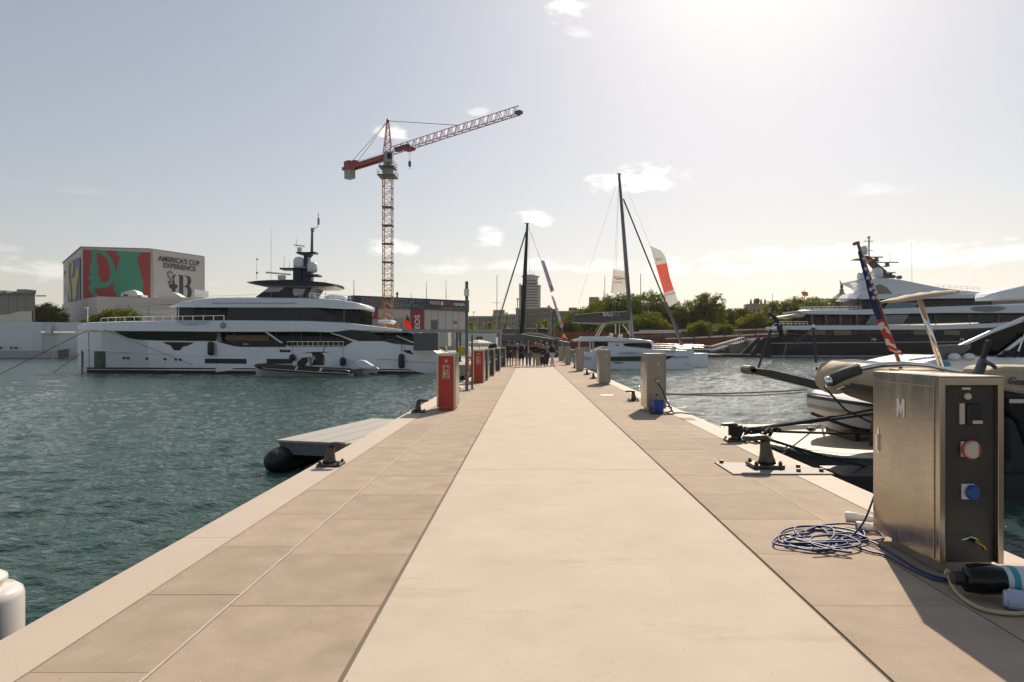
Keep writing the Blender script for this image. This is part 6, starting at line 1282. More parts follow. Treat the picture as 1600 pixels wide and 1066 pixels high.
# ================================================================== people
def skinned(name, V, Eg, rad, mat, parent, roots=(0,), sub=1):
    me = bpy.data.meshes.new(name); me.from_pydata(V, Eg, []); o = bpy.data.objects.new(name, me); COL.objects.link(o)
    m = o.modifiers.new('skin', 'SKIN'); m.use_smooth_shade = True
    d = me.skin_vertices[0].data
    for i, r_ in enumerate(rad): d[i].radius = (r_, r_) if not isinstance(r_, tuple) else r_; d[i].use_root = i in roots
    s_ = o.modifiers.new('sub', 'SUBSURF'); s_.levels = s_.render_levels = sub
    me2 = bpy.data.meshes.new_from_object(o.evaluated_get(bpy.context.evaluated_depsgraph_get()))
    bpy.data.objects.remove(o); me2.materials.clear(); me2.materials.append(mat); me2.name = name
    o = bpy.data.objects.new(name, me2); COL.objects.link(o)
    if parent: adopt(o, parent)
    return o
CLM = {}
def cm_(c, r_=.85):
    if c not in CLM: CLM[c] = M('cloth_%d' % len(CLM), c, r_, var=.15, scale=9, bump=.3, bscale=12)
    return CLM[c]
SK = [M('skin_a', (.36, .19, .125), .55, var=.05), M('skin_b', (.27, .14, .09), .55, var=.05), M('skin_c', (.45, .26, .19), .55, var=.05)]
def person(x, y, hgt, rz, lab, top, low, shorts=False, hair=(.06, .035, .02), arms='down', longsleeve=True, sk=0, stride=.08, longhair=False, cap=None, hem=None, inner=None, wide=1.0):
    s = hgt / 1.74; r = E('person', lab, 'person', (x, y, 0), 'people standing on the pier'); 
    root = bpy.data.objects.new('tmp', None); 
    A = {'down': ((.22, .01, 1.14), (.235, -.05, .90)), 'up': ((.25, -.20, 1.22), (.10, -.27, 1.52)), 'hip': ((.31, .03, 1.16), (.19, -.08, 1.0)), 'fold': ((.24, -.03, 1.14), (.04, -.20, 1.18)), 'half': ((.235, -.02, 1.14), (.17, -.24, 1.08))}
    V = []; Eg = []; Rd = []; roots = [0]
    def v(p, q, par=None): V.append(tuple(k * s for k in p)); Rd.append(q * s); i = len(V) - 1; (Eg.append((par, i)) if par is not None else None); return i
    pel = v((0, 0, .96), .115); be = v((0, 0, 1.12), .105, pel); ch_ = v((0, 0, 1.32), .125, be); nk = v((0, .01, 1.46), .055, ch_); n2 = v((0, 0, 1.52), .05, nk); h1 = v((0, -.005, 1.60), .078, n2); h2 = v((0, -.005, 1.665), .085, h1); h3 = v((0, 0, 1.71), .06, h2)
    nose = v((0, -.093, 1.615), .013, h1)
    legs = []; armj = []
    for sg in (-1, 1):
        f = stride * sg
        a_ = v((.09 * sg, 0, .90), .095, pel); k_ = v((.10 * sg, -.01 + f * .5, .50), .064, a_); an = v((.105 * sg, .02 + f, .10), .036, k_); to = v((.12 * sg, -.12 + f, .03), .03, an); legs.append((a_, k_, an, to))
        (ex, ey, ez), (wx_, wy_, wz_) = A[arms if isinstance(arms, str) else arms[0 if sg < 0 else 1]]
        sh = v((.165 * sg, 0, 1.40), .058, ch_); el_ = v((ex * sg, ey, ez), .042, sh); wr = v((wx_ * sg, wy_, wz_), .028, el_)
        d = (Vector((wx_, wy_, wz_)) - Vector((ex, ey, ez))).normalized(); hp = Vector((wx_, wy_, wz_)) + d * .05
        ha = v((hp.x * sg, hp.y, hp.z), .034, wr); armj.append((sh, el_, wr, ha, d, hp, sg))
    for (sh, el_, wr, ha, d, hp, sg) in armj:
        sd_ = d.cross(Vector((0, 1, .2))).normalized()
        for k in range(5):
            off_ = sd_ * (k - 1.5) * .018 if k < 4 else -sd_ * .035; L = (.07, .08, .075, .06, .045)[k]; b0 = hp + off_ + (d * .02 if k < 4 else -d * .02); b1 = b0 + d * L * .6 + (Vector((0, -.01, 0)) if k < 4 else -sd_ * .02); b2_ = b1 + d * L * .35 + Vector((0, -.015, 0))
            i0 = v((b0.x * sg, b0.y, b0.z), .0095); roots.append(i0); i1 = v((b1.x * sg, b1.y, b1.z), .009, i0); v((b2_.x * sg, b2_.y, b2_.z), .007, i1)
    parts = [skinned('body', V, Eg, Rd, SK[sk], None, roots)]
    def sub_(idx, edges, rs, nm, mat):
        mp_ = {i: n for n, i in enumerate(idx)}; return skinned(nm, [V[i] for i in idx], [(mp_[a], mp_[b]) for a, b in edges], [q * s for q in rs], mat, None)
    idx = [ch_, be, pel]; ed = [(ch_, be), (be, pel)]; rs = [.175 * wide, .165 * wide, .16 * wide]
    for (sh, el_, wr, *_r) in armj:
        idx += [sh, el_]; ed += [(ch_, sh), (sh, el_)]; rs += [.09, .068]
        if longsleeve: idx.append(wr); ed.append((el_, wr)); rs.append(.042)
    parts.append(sub_(idx, ed, rs, 'top', cm_(top)))
    idx = [pel]; ed = []; rs = [.125 * wide]
    for (a_, k_, an, to) in legs:
        idx += [a_, k_]; ed += [(pel, a_), (a_, k_)]; rs += [.12 * wide, .098 if shorts else .092]
        if not shorts: idx.append(an); ed.append((k_, an)); rs.append(.078)
    parts.append(sub_(idx, ed, rs, 'shorts' if shorts else 'trousers', cm_(low)))
    for (a_, k_, an, to) in legs:
        q = [V[an], V[to]]; parts.append(MB().ell(((q[0][0] + q[1][0]) / 2, (q[0][1] + q[1][1]) / 2 , .045 * s), (.052 * s, .15 * s, .045 * s), 8, 6).build('shoe', cm_((.5, .48, .45) if sk != 1 else (.08, .07, .06)), None, smooth=True))
    hb_ = MB().ell((0, .018 * s, 1.675 * s), (.098 * s, .108 * s, .095 * s), 10, 7)
    if longhair: hb_.tube([(0, .07 * s, 1.68 * s), (0, .10 * s, 1.56 * s), (0, .09 * s, 1.42 * s)], [.09 * s, .10 * s, .05 * s], 8)
    parts.append(hb_.build('hair', cm_(hair, .7), None, smooth=True))
    eb = MB()
    for sg in (-1, 1): eb.ell((.032 * s * sg, -.082 * s, 1.632 * s), (.011 * s, .008 * s, .008 * s), 6, 4)
    parts.append(eb.build('eyes', cm_((.03, .02, .015)), None, kind='stuff'))
    parts.append(MB().box(-.025 * s, .025 * s, -.086 * s, -.078 * s, 1.572 * s, 1.58 * s).build('mouth', cm_((.30, .08, .06)), None))
    if cap: parts.append(MB().ell((0, .01 * s, 1.70 * s), (.105 * s, .115 * s, .085 * s), 10, 7).box(-.07 * s, .07 * s, -.2 * s, -.05 * s, 1.685 * s, 1.70 * s).build('cap', cm_(cap), None, smooth=True))
    if hem: parts.append(MB().lathe([(.155 * s, .90 * s), (.165 * s, .84 * s), (.16 * s, .82 * s)], (0, 0, 0), 14).build('shirt_hem', cm_(hem), None, smooth=True))
    if inner: parts.append(MB().slab([(-.05 * s, -.165 * s, 1.42 * s), (.05 * s, -.165 * s, 1.42 * s), (.07 * s, -.16 * s, .95 * s), (-.03 * s, -.16 * s, .95 * s)], (0, .03 * s, 0)).build('open_shirt', cm_(inner), None))
    for p_ in parts: p_.parent = r
    r.rotation_euler = (0, 0, rz)
    return r
X_ = lambda px, Y: (px - 827) * Y / 1000
person(X_(795, 47.5), 47.5, 1.86, .1, 'man in olive shirt and navy shorts at the left end of the crowd', (.055, .055, .03), (.025, .035, .07), True, arms=('down', 'half'), sk=0, longsleeve=False)
person(X_(803.5, 48), 48, 1.82, -.3, 'person in navy tee and khaki shorts second from the left of the crowd', (.03, .045, .10), (.16, .14, .085), True, arms='half', longsleeve=False, cap=None)
person(X_(814.5, 46.5), 46.5, 1.84, .05, 'man in black tee and navy shorts lifting both hands to his face', (.012, .012, .015), (.015, .02, .035), True, arms='up', longsleeve=False, sk=0, wide=1.05)
person(X_(825.5, 46.6), 46.6, 1.86, 0, 'man in black jacket over a pink shirt with blue jeans', (.015, .015, .02), (.10, .13, .20), False, arms=('down', 'half'), inner=(.55, .28, .36), hair=(.12, .07, .04))
person(X_(836.5, 46.8), 46.8, 1.78, 0, 'person in black sweater and beige trousers mid crowd', (.012, .012, .015), (.34, .28, .20), False, arms=('fold', 'down'), wide=1.1, hair=(.35, .26, .16))
person(X_(841.5, 48.6), 48.6, 1.72, .4, 'person in dark top and pale lilac trousers half hidden mid crowd', (.03, .03, .05), (.42, .34, .42), False, hair=(.3, .2, .12))
person(X_(848, 46.2), 46.2, 1.62, -.2, 'shorter woman in black top with a white hem and black leggings', (.012, .012, .014), (.012, .012, .014), False, arms='fold', longhair=True, hair=(.30, .16, .07), hem=(.55, .54, .52))
person(X_(854.5, 48.2), 48.2, 1.76, .5, 'grey haired person in a grey top and navy trousers right of the woman in black', (.22, .21, .20), (.03, .035, .07), False, arms='half', hair=(.4, .38, .36))
person(X_(863, 47.6), 47.6, 1.80, .9, 'person in navy jacket and white trousers at the right end of the crowd', (.012, .014, .025), (.52, .49, .45), False, arms=('hip', 'half'), stride=.2, wide=1.15)
person(X_(831.5, 50), 50, 1.78, 2.9, 'person with bare brown legs half hidden behind the black sweater', (.08, .06, .05), (.25, .16, .09), True, sk=1)
person(X_(820, 50.5), 50.5, 1.76, 3.0, 'person with tan legs behind the two men in black', (.30, .20, .15), (.30, .24, .17), True, sk=2)
person(X_(808, 51), 51, 1.70, .3, 'person in pale clothes behind the khaki shorts', (.10, .20, .24), (.50, .47, .42), True, sk=2, cap=(.6, .58, .56))
person(X_(845.5, 51), 51, 1.92, -.4, 'tall person with a dull red cap behind the crowd', (.05, .06, .10), (.05, .05, .06), False, cap=(.28, .10, .09))

# ================================================================== small things at the bucket pedestal
bk = E('bucket', 'blue plastic bucket standing against the pedestal foot', 'bucket', (3.08, 15.35, 0))
MB().lathe([(.125, .02), (.15, .27), (.165, .275), (.165, .295), (.15, .295), (.122, .03)], (3.10, 15.38, 0), 20).build('shell', m_blue, bk, auto=R(50)); MB().tube([(3.10 + .16 * math.cos(R(q)), 15.38 - .10 * math.sin(R(q)) * .8, .28 - .14 * math.sin(R(q))) for q in range(0, 181, 20)], .006, 4).build('handle', m_white2, bk)
q = [(3.10, 15.40, .70), (3.16, 15.30, .60), (3.26, 15.2, .32), (3.34, 15.15, .14), (3.40, 15.12, .04), (3.36, 15.0, .02), (3.20, 14.98, .02), (3.0, 15.02, .02), (2.86, 15.1, .02), (2.96, 15.2, .02), (3.2, 15.2, .02), (3.38, 15.25, .05), (3.40, 15.3, .14), (3.26, 15.32, .18)]
tag(MB().tube(q, .018, 6).build('power_cable', m_black, None, smooth=True), 'black power cable from the red plug down round the blue bucket', 'cable')
tag(MB().tube([(3.4, 15.12, .02), (3.6, 15.3, .02), (3.78, 15.0, .02), (3.9, 14.9, -.1), (4.4, 15.4, -1.3)], .016, 6).build('power_cable', m_black, None, smooth=True), 'black cable running off the kerb right of the bucket', 'cable')
tag(MB().box(3.37, 3.62, 13.9, 14.35, .001, .008).build('drain_cover', m_slab[2] if False else M('drain_brown', (.24, .20, .15), .8), None), 'flat brown drain cover in front of the bucket pedestal', 'drain cover')
tag(MB().box(2.30, 2.72, 20.4, 21.0, .001, .006).build('access_cover', M('cover_pale', (.46, .40, .33), .6), None), 'pale access cover in the paving left of the third cleat', 'cover')

# ================================================================== blue cable heap, connectors, hose and filter
def cable(lab, pts, r_, mat, cat='cable', nm='cable', k=8, group=None):
    P_ = [Vector(p) for p in pts]; P_ = [P_[0]] + P_ + [P_[-1]]; out = []
    for i in range(1, len(P_) - 2):
        for j in range(k):
            t = j / k; a, b, c, d = P_[i - 1], P_[i], P_[i + 1], P_[i + 2]
            out.append(.5 * ((2 * b) + (c - a) * t + (2 * a - 5 * b + 4 * c - d) * t * t + (3 * b - a - 3 * c + d) * t ** 3))
    out.append(P_[-1]); return tag(MB().tube(out, r_, 6).build(nm, mat, None, smooth=True), lab, cat, group)
def G0(px, py, z=.012): Y = (H - z) * 1000 / (py - 538); return Vector(((px - 827) * Y / 1000, Y, z))
rr = random.Random(11); lp = []
cs = [(1275, 842, 52, 15), (1262, 838, 46, 17), (1290, 840, 58, 18), (1270, 846, 55, 13), (1300, 833, 50, 12), (1268, 836, 40, 13), (1310, 846, 45, 14), (1285, 848, 60, 12)]
for i, (cx, cy, rx, ry) in enumerate(cs):
    ph = rr.random() * 6.28
    for j in range(7):
        a = ph + j * 6.28 / 7.3; lp.append(G0(cx + rx * math.cos(a) * rr.uniform(.85, 1.1) + rr.uniform(-7, 7), cy + ry * math.sin(a) * rr.uniform(.8, 1.1) + rr.uniform(-3, 3), .012 + .003 * i + rr.uniform(0, .008)))
cable('heap of loose blue cable loops on the paving left of the large pedestal', lp, .0095, m_cable)
cable('blue cable hanging from the kerb side into the loop heap', [G0(1366, 775, .35), G0(1350, 815, .14), G0(1330, 838, .03), G0(1310, 846, .02), G0(1280, 858, .02)], .0085, m_cable)
cable('blue cable leading from the heap along the large pedestal foot', [G0(1330, 836, .02), G0(1370, 850), G0(1400, 868), G0(1440, 892), G0(1470, 903), G0(1500, 908), G0(1530, 910)], .009, m_cable)
cable('second blue cable beside the first along the large pedestal foot', [G0(1320, 848, .02), G0(1360, 862), G0(1385, 868), G0(1425, 890), G0(1460, 905), G0(1495, 911), G0(1530, 914)], .009, m_cable)
cable('small blue cable loop between the heap and the pedestal', [G0(1335, 832, .02), G0(1365, 830), G0(1380, 838), G0(1372, 844), G0(1345, 842), G0(1325, 835)], .0075, m_cable)
for k, (a, b, dx, dy) in enumerate(((1322, 806, .17, -.10), (1338, 822, .20, -.06))):
    p0 = G0(a, b, .045); e = E('plug_connector', ('white cable connector lying nearer the kerb behind the blue loops', 'white cable connector touching the pedestal corner')[k], 'connector', p0, 'white cable connectors')
    d = Vector((dx, dy, 0)); MB().tube([p0, p0 + d * .45, p0 + d * .5, p0 + d * 1.0, p0 + d * 1.35], [.042, .042, .034, .032, .018], 14).build('shell', m_white2, e, auto=R(40)); MB().tube([p0 - d * .02, p0 - d * .001], [.035, .035], 14).build('socket_face', m_dgrey, e)
wf = E('water_filter', 'water filter cylinder with black cap and teal lettering lying below the pedestal', 'filter', (3.1, 4.2, 0))
a_, b_ = Vector((2.82, 4.17, .125)), Vector((3.55, 4.10, .125))
d = (b_ - a_).normalized(); MB().tube([a_, a_ + d * .02, a_ + d * .10, a_ + d * .20, a_ + d * .235], [.05, .085, .098, .094, .088], 24).build('cap', m_blackg, wf, auto=R(45))
MB().tube([a_ - d * .06, a_ + d * .0], [.04, .045], 12).build('nozzle', m_black, wf)
MB().tube([a_ + d * .236, a_ + d * .27, b_], [.085, .088, .088], 24).build('canister', M('pale_print', (.50, .58, .56), .4), wf, auto=R(45))
mt = M('teal_print', (.03, .25, .33), .5); MB().tube([a_ + d * .27, a_ + d * .31], [.0895, .0895], 24).build('teal_band', mt, wf)
text('SPOT', a_ + d * .46 + Vector((0, -.085, .060)), .055, mt, wf, rot=(R(55), 0, math.atan2(d.y, d.x)), shear=.2, off=.0015, ext=.001); text('FREE', a_ + d * .47 + Vector((0, -.098, .018)), .06, mt, wf, rot=(R(78), 0, math.atan2(d.y, d.x)), shear=.2, off=.0015, ext=.001)
MB().box(a_.x + .40, a_.x + .56, 4.17 - .146, 4.17 - .138, .085, .10).build('red_band', m_red, wf) 
rb = E('ribbed_cylinder', 'lilac white ribbed plastic cylinder in front of the water filter', 'canister', (3.2, 3.95, 0))
c0 = Vector((2.98, 4.00, .062)); c1_ = Vector((3.42, 3.74, .062)); d = (c1_ - c0).normalized(); u1 = d.cross(Vector((0, 0, 1))).normalized(); u2 = Vector((0, 0, 1))
ml = M('lilac_plastic', (.42, .46, .62), .4); MB().tube([c0, c1_], .052, 20).build('core', ml, rb)
for k in range(14):
    q = k * 6.283 / 14; o_ = (u1 * math.cos(q) + u2 * math.sin(q)) * .054; MB().tube([c0 + o_ + d * .01, c1_ + o_], .007, 5).build('rib', ml, rb)
MB().tube([c0 - d * .015, c0], [.045, .056], 20).build('end_cap', ml, rb)
cable('beige garden hose curling from the filter across the lower right paving', [Vector((2.80, 4.30, .11)), G0(1481, 892, .06), G0(1488, 915, .03), G0(1505, 935, .016), G0(1530, 950, .016), G0(1560, 957, .016), G0(1600, 958, .016), G0(1650, 945, .016)], .014, m_hose, 'hose', 'garden_hose')
# damp oval stain patch stays in the paving material

# ================================================================== stern-to motor yacht on the right: platform, tenders, gear
my = E('motor_yacht', 'motor yacht lying stern-to on the right with a pale teak bathing platform', 'yacht', (9, 17, WZ))
pz = -.86
out = [(5.9, 19.6), (5.55, 18.6), (5.55, 17.2), (5.85, 16.1), (6.3, 14.9), (6.9, 14.15), (7.8, 13.95), (11, 13.9), (11, 19.6)]
MB().slab([(x, y, pz) for x, y in out], (0, 0, .05)).build('platform_edge', m_white2, my, bevel=.01)
MB().slab([(x + (.45 if x < 10 else 0), y + (.2 if y < 17 else -.2), pz - .55) for x, y in out], (0, 0, .548)).build('platform_side', M('side_grey', (.20, .20, .21), .5), my)
k = 0; y = 14.3
while y < 19.4:
    xl = np.interp(y, [14.15, 14.9, 16.1, 17.2, 18.6, 19.6], [6.95, 6.35, 5.92, 5.62, 5.62, 5.95]) + .06
    MB().box(xl, 10.9, y, y + .245, pz + .051, pz + .062).build('teak_plank', m_teak, my); y += .25
MB().box(9.6, 22, 14.1, 19.4, -2.0, .55).build('hull', m_white, my, bevel=.15)
MB().slab([(9.4, 14.3, pz + .06), (9.4, 19.2, pz + .06), (9.9, 19.2, 1.0), (9.9, 14.3, 1.0)], (.4, 0, 0)).build('transom', m_white, my)
# added black slab: dark hull side and painted shadow under the platform edge
hb2 = MB().slab([(6.2, 12.6, -1.6), (6.2, 12.6, -.95), (12, 12.2, -.85), (12, 12.2, -1.6)], (0, 1.1, 0)).build('dark_hull_shade', m_black, my)
# white tender on the platform
wt = E('jet_tender', 'white hulled tender resting on the bathing platform under the grey inflatable', 'tender', (9, 17, pz + .06))
rings = []; n = 18
for i in range(n + 1):
    u = i / n; x = 7.35 + 3.3 * u; w_ = .95 * min(1, (u * 3.2) ** .6) + .02; ks = pz + .09 + .35 * max(0, 1 - u * 3) ** 1.5; zt = .12 + .22 * max(0, 1 - u * 2)
    yc = 16.9; rings.append([(x + .25, yc, ks), (x + .1, yc - w_ * .8, ks + .22), (x, yc - w_, zt - .28), (x, yc - w_ * .96, zt - .05), (x - .02, yc - w_ * .7, zt + .05), (x, yc, zt + .14), (x - .02, yc + w_ * .7, zt + .05), (x, yc + w_ * .96, zt - .05), (x, yc + w_, zt - .28), (x + .1, yc + w_ * .8, ks + .22)])
vs = [p for r_ in rings for p in r_]; k = 10
fs = [(i * k + j, i * k + (j + 1) % k, (i + 1) * k + (j + 1) % k, (i + 1) * k + j) for i in range(n) for j in range(k)] + [tuple(range(k)), tuple(n * k + j for j in range(k))[::-1]]
MB()._add(vs, fs).build('hull', m_white, wt, auto=R(28))
for sg in (3, ): MB().tube([Vector(r_[3]) + Vector((-.02, -.02, 0)) for r_ in rings], .05, 8).build('rub_rail', m_dgrey, wt, smooth=True)
MB().tube([Vector(r_[2]) + Vector((0, -.01, -.04)) for r_ in rings], .045, 6).build('tan_stripe', m_tan, wt, smooth=True)
MB().tube([Vector(r_[1]) + Vector((0, -.01, .03)) for r_ in rings], .05, 6).build('dark_stripe', m_black, wt, smooth=True)
for x in (8.2, 9.4): MB().box(x, x + .12, 16.1, 17.7, pz + .063, pz + .3).build('chock', m_black, wt)
# grey inflatable with tan cover
RC = 14.75
rb_ = E('inflatable_boat', 'grey inflatable boat with tan cover cradled over the platform, bow to the left', 'tender', (9, RC, pz + .06))
def tubepath(sg, dz=0, dn=0):
    return [Vector((6.95 + 4.9 * u, RC + sg * (1.02 * min(1, (u * 3.6)) ** .5 + dn) * (1 if u > 0 else 0), (.93 - .42 * min(1, u * 1.7) ** .8) + dz)) for u in [i / 26 for i in range(27)]]
for sg in (-1, 1):
    q = tubepath(sg); MB().tube(q, [.27, .30] + [.315] * 25, 18).build('tube', m_tube, rb_, smooth=True)
    q1 = [p + Vector((0, sg * .01, .035)) for p in q[:]]
    MB().tube([p + Vector((0, sg * .03 , .05)) for p in q[(0 if sg < 0 else 0):]], [.29] + [.308] * 26, 18).build('tan_cover', m_tan, rb_, smooth=True)
    MB().tube([p + Vector((0, sg * .305, -.055)) for p in q[2:]], .035, 8).build('rub_strake', m_dgrey, rb_, smooth=True); MB().tube([p + Vector((0, sg * .33, -.085)) for p in q[2:]], .014, 6).build('strake_line', m_white2, rb_, smooth=True)
bow = MB().ell((7.02, RC, .86), (.36, .62, .36), 18, 12).build('bow_cover', m_tan, rb_, smooth=True)
hv = MB(); rings = []
for i in range(15):
    u = i / 14; x = 7.05 + 4.6 * u; w_ = .9 * min(1, u * 3) ** .6; kz = .62 - .78 * min(1, u * 1.6) ** .7
    rings.append([(x, RC, kz), (x, RC - w_, kz + .22 + .25 * (1 - min(1, u * 2))), (x, RC - w_ * .8, .55), (x, RC + w_ * .8, .55), (x, RC + w_, kz + .22 + .25 * (1 - min(1, u * 2)))])
vs = [p for r_ in rings for p in r_]; fs = [(i * 5 + j, i * 5 + (j + 1) % 5, (i + 1) * 5 + (j + 1) % 5, (i + 1) * 5 + j) for i in range(14) for j in range(5)]
hv._add(vs, fs).build('v_hull', M('hull_underside', (.25, .22, .17), .5), rb_, auto=R(30))
for x in (8.2, 10.2): MB().slab([(x, RC - .7, pz + .063), (x, RC + .7, pz + .063), (x, RC + .55, .0), (x, RC, -.12), (x, RC - .55, .0)], (.12, 0, 0)).build('cradle', m_black, rb_)
rbq = [P(1296, 596, 13.45), P(1318, 585, 13.45), P(1342, 576.5, 13.45), P(1372, 571, 13.5), P(1410, 568.6, 13.6), P(1450, 572, 13.7), P(1500, 583, 13.8), P(1560, 590, 13.9)]
MB().tube(rbq, .055, 10).build('roll_bar', m_chrome, rb_, smooth=True); MB().tube(rbq[:3] , .125, 12).build('bar_padding', m_tang, rb_, smooth=True)
MB().tube([P(1290, 597, 13.4), P(1297, 596, 13.4)], [.11, .12], 10).build('padding_end', m_chrome, rb_, smooth=True)
rbq2 = [p + Vector((.1, 2.3, .0)) for p in rbq[2:]]; MB().tube(rbq2, .045, 8).build('far_roll_bar', m_chrome, rb_, smooth=True)
MB().slab([P(1310, 608, 13.38), P(1321, 604, 13.38), P(1321, 612, 13.33), P(1310, 609, 13.33)], (0, .05, 0)).build('grey_patch', m_tang, rb_)
MB().tube([P(1288, 604, 13.6), P(1302, 620, 13.5), P(1320, 640, 13.7), P(1360, 660, 14.0)], .022, 6).build('securing_strap', m_black, rb_, smooth=True)
st = [P(1372, 578, 14.7), P(1400, 574, 14.7), P(1500, 578, 14.7)]
MB().slab([P(1388, 586, 14.3), P(1388, 578, 14.3), P(1480, 577, 14.3), P(1530, 585, 14.3), P(1530, 600, 14.3)], (0, 1.0, 0)).build('console_cover', m_tan, rb_, bevel=.08)
seat = MB().slab([P(1545, 583, 12.9), P(1554, 574, 12.9), P(1572, 571.5, 12.9), P(1640, 572, 12.9), P(1640, 625, 12.9), P(1572, 612, 12.9), P(1556, 596, 12.9)], (0, .9, 0)).build('seat_cover', m_tan, rb_, bevel=.08)
text('Genevieve', P(1607, 598, 12.86), .20, m_dgrey, rb_, shear=.3, rot=(R(90), R(6), 0), off=.003)
hb_o = MB().slab([P(1568, 614, 12.7), P(1600, 618, 12.7), P(1650, 622, 12.7), P(1650, 700, 12.7), P(1603, 700, 12.7), P(1588, 660, 12.7), P(1572, 648, 12.7)], (0, .5, 0)).build('outboard_cowl', m_blackg, rb_, bevel=.08)
MB().slab([P(1574, 652, 12.75), P(1600, 655, 12.75), P(1606, 745, 12.75), P(1590, 765, 12.75), P(1570, 742, 12.75), P(1580, 720, 12.75)], (0, .3, 0)).build('outboard_leg', m_black, rb_, bevel=.04)
MB().box(*bx(1578, 624, 1600, 630, 12.66, .02)).build('cowl_stripe', m_white2, rb_)
lv = MB().slab([P(1524, 586, 12.2), P(1538, 586, 12.2), P(1546, 563, 12.2), P(1536, 559, 12.2)], (0, .12, 0)).build('tilt_bracket', m_dgrey, rb_, bevel=.02)
MB().slab([P(1535, 560, 12.2), P(1541, 562, 12.2), P(1552, 533, 12.2), P(1545, 531, 12.2)], (0, .09, 0)).build('tilt_lever', m_black, rb_, bevel=.015); MB().tube([P(1540, 566, 12.2), P(1550, 570, 12.1), P(1556, 575, 12.1)], [.05, .04, .035], 8).build('lever_arm', m_dgrey, rb_)
# canvas T-top on a raked pole
tt = E('bimini_top', 'tan canvas top on a raked steel pole above the inflatable', 'sunshade', (9, 14.6, 0))
cv = MB(); rg = []
for i in range(15):
    u = i / 14; px = 1386 + 103 * u; py = 471.5 - 14.5 * u; w_ = .75 * math.sin(math.pi * min(.97, max(.06, u))) ** .35; t_ = 1.5 + 3.5 * math.sin(math.pi * u) ** .5
    c = P(px, py, 14.6); th_ = t_ * .0146; rg.append([(c.x, c.y - w_, c.z - th_ * .5), (c.x, c.y - w_ * .9, c.z + th_ * .7), (c.x, c.y, c.z + th_ * 1.3 + .01 * math.sin(i * 2)), (c.x, c.y + w_ * .9, c.z + th_ * .7), (c.x, c.y + w_, c.z - th_ * .5), (c.x, c.y, c.z - th_ * .8)])
vs = [p for r_ in rg for p in r_]; fs = [(i * 6 + j, i * 6 + (j + 1) % 6, (i + 1) * 6 + (j + 1) % 6, (i + 1) * 6 + j) for i in range(14) for j in range(6)] + [tuple(range(6)), tuple(84 + j for j in range(6))[::-1]]
cv._add(vs, fs).build('canopy', m_tan, tt, auto=R(50)); MB().tube([P(1436.5, 468, 14.6), P(1476, 590, 14.6)], .058, 12).build('pole', m_chrome, tt, smooth=True)
# furled flag on a staff
fs_ = E('flag_staff', 'varnished wooden staff leaning above the inflatable bow', 'flag staff', (8.4, 14.9, 0))
s0, s1_ = P(1408, 575, 14.9), P(1342, 385, 14.9)
MB().tube([s0, s1_, P(1340, 379, 14.9)], [.045, .035, .03], 10).build('staff', m_wood, fs_, smooth=True); MB().tube([P(1333.5, 382.5, 14.9), P(1336, 380.5, 14.9), P(1341, 379.5, 14.9), P(1342.5, 379.5, 14.9)], [.035, .04, .04, .035], 8).build('finial', m_wood, fs_, smooth=True)
# flag cloth: rolled round the staff, canton above, stripes below
n = 34; rg = []; rr = random.Random(2); path = [(1343, 393), (1350, 420), (1358, 450), (1366, 475), (1376, 500), (1384, 520), (1392, 540), (1397, 548), (1404, 552), (1410, 555)]
for i in range(n + 1):
    u = i / n; f = u * (len(path) - 1); j = min(len(path) - 2, int(f)); t_ = f - j
    px = path[j][0] + (path[j + 1][0] - path[j][0]) * t_; py = path[j][1] + (path[j + 1][1] - path[j][1]) * t_
    w_ = (2.3 + 4.0 * min(1, u * 1.6)) * (1 if u < .85 else max(.25, (1 - u) / .15)) * .0149; c = P(px, py, 14.85)
    ring = []
    for k in range(12):
        q = 2 * math.pi * k / 12 + .35 * math.sin(i * .55); rad = w_ * (1 + .22 * math.sin(3 * q + i * .45)); ring.append((c.x + rad * math.cos(q), c.y + rad * .7 * math.sin(q), c.z + .25 * rad * math.sin(q * 2 + i * .3)))
    rg.append(ring)
mcol = [M('flag_blue', (.02, .025, .12), .8), M('flag_white', (.62, .60, .58), .8), M('flag_red', (.45, .035, .03), .8)]
fm = MB(); vs = [p for r_ in rg for p in r_]; fm.v = vs
for i in range(n):
    for j in range(12):
        fm.f.append((i * 12 + j, i * 12 + (j + 1) % 12, (i + 1) * 12 + (j + 1) % 12, (i + 1) * 12 + j))
        u = (i + .35 * ((j % 12) / 12.)) / n
        fm.m.append(0 if u < .42 else (2 if int((u - .42) / .072 + (.5 if 3 < j < 9 else 0)) % 2 == 0 or u > .86 else 1))
fo = fm.build('flag', mcol, None, smooth=True); tag(fo, 'star spangled and striped flag wrapped round the wooden staff', 'flag')
for i, (a, b) in enumerate(((1347, 405), (1351, 412), (1349, 421), (1355, 428), (1352, 435), (1358, 441), (1361, 450), (1356, 453), (1363, 458), (1360, 466), (1366, 466), (1348, 398))):
    c = P(a, b, 14.85); c.y -= .085 + .05 * min(1, (b - 393) / 80); z_ = [c + Vector((r_ * math.cos(q), 0, r_ * math.sin(q))) for q, r_ in [(R(90 + 36 * k + i * 20), .058 if k % 2 == 0 else .025) for k in range(10)]]
    MB().slab(z_, (0, -.012, 0)).build('star', mcol[1], fo)
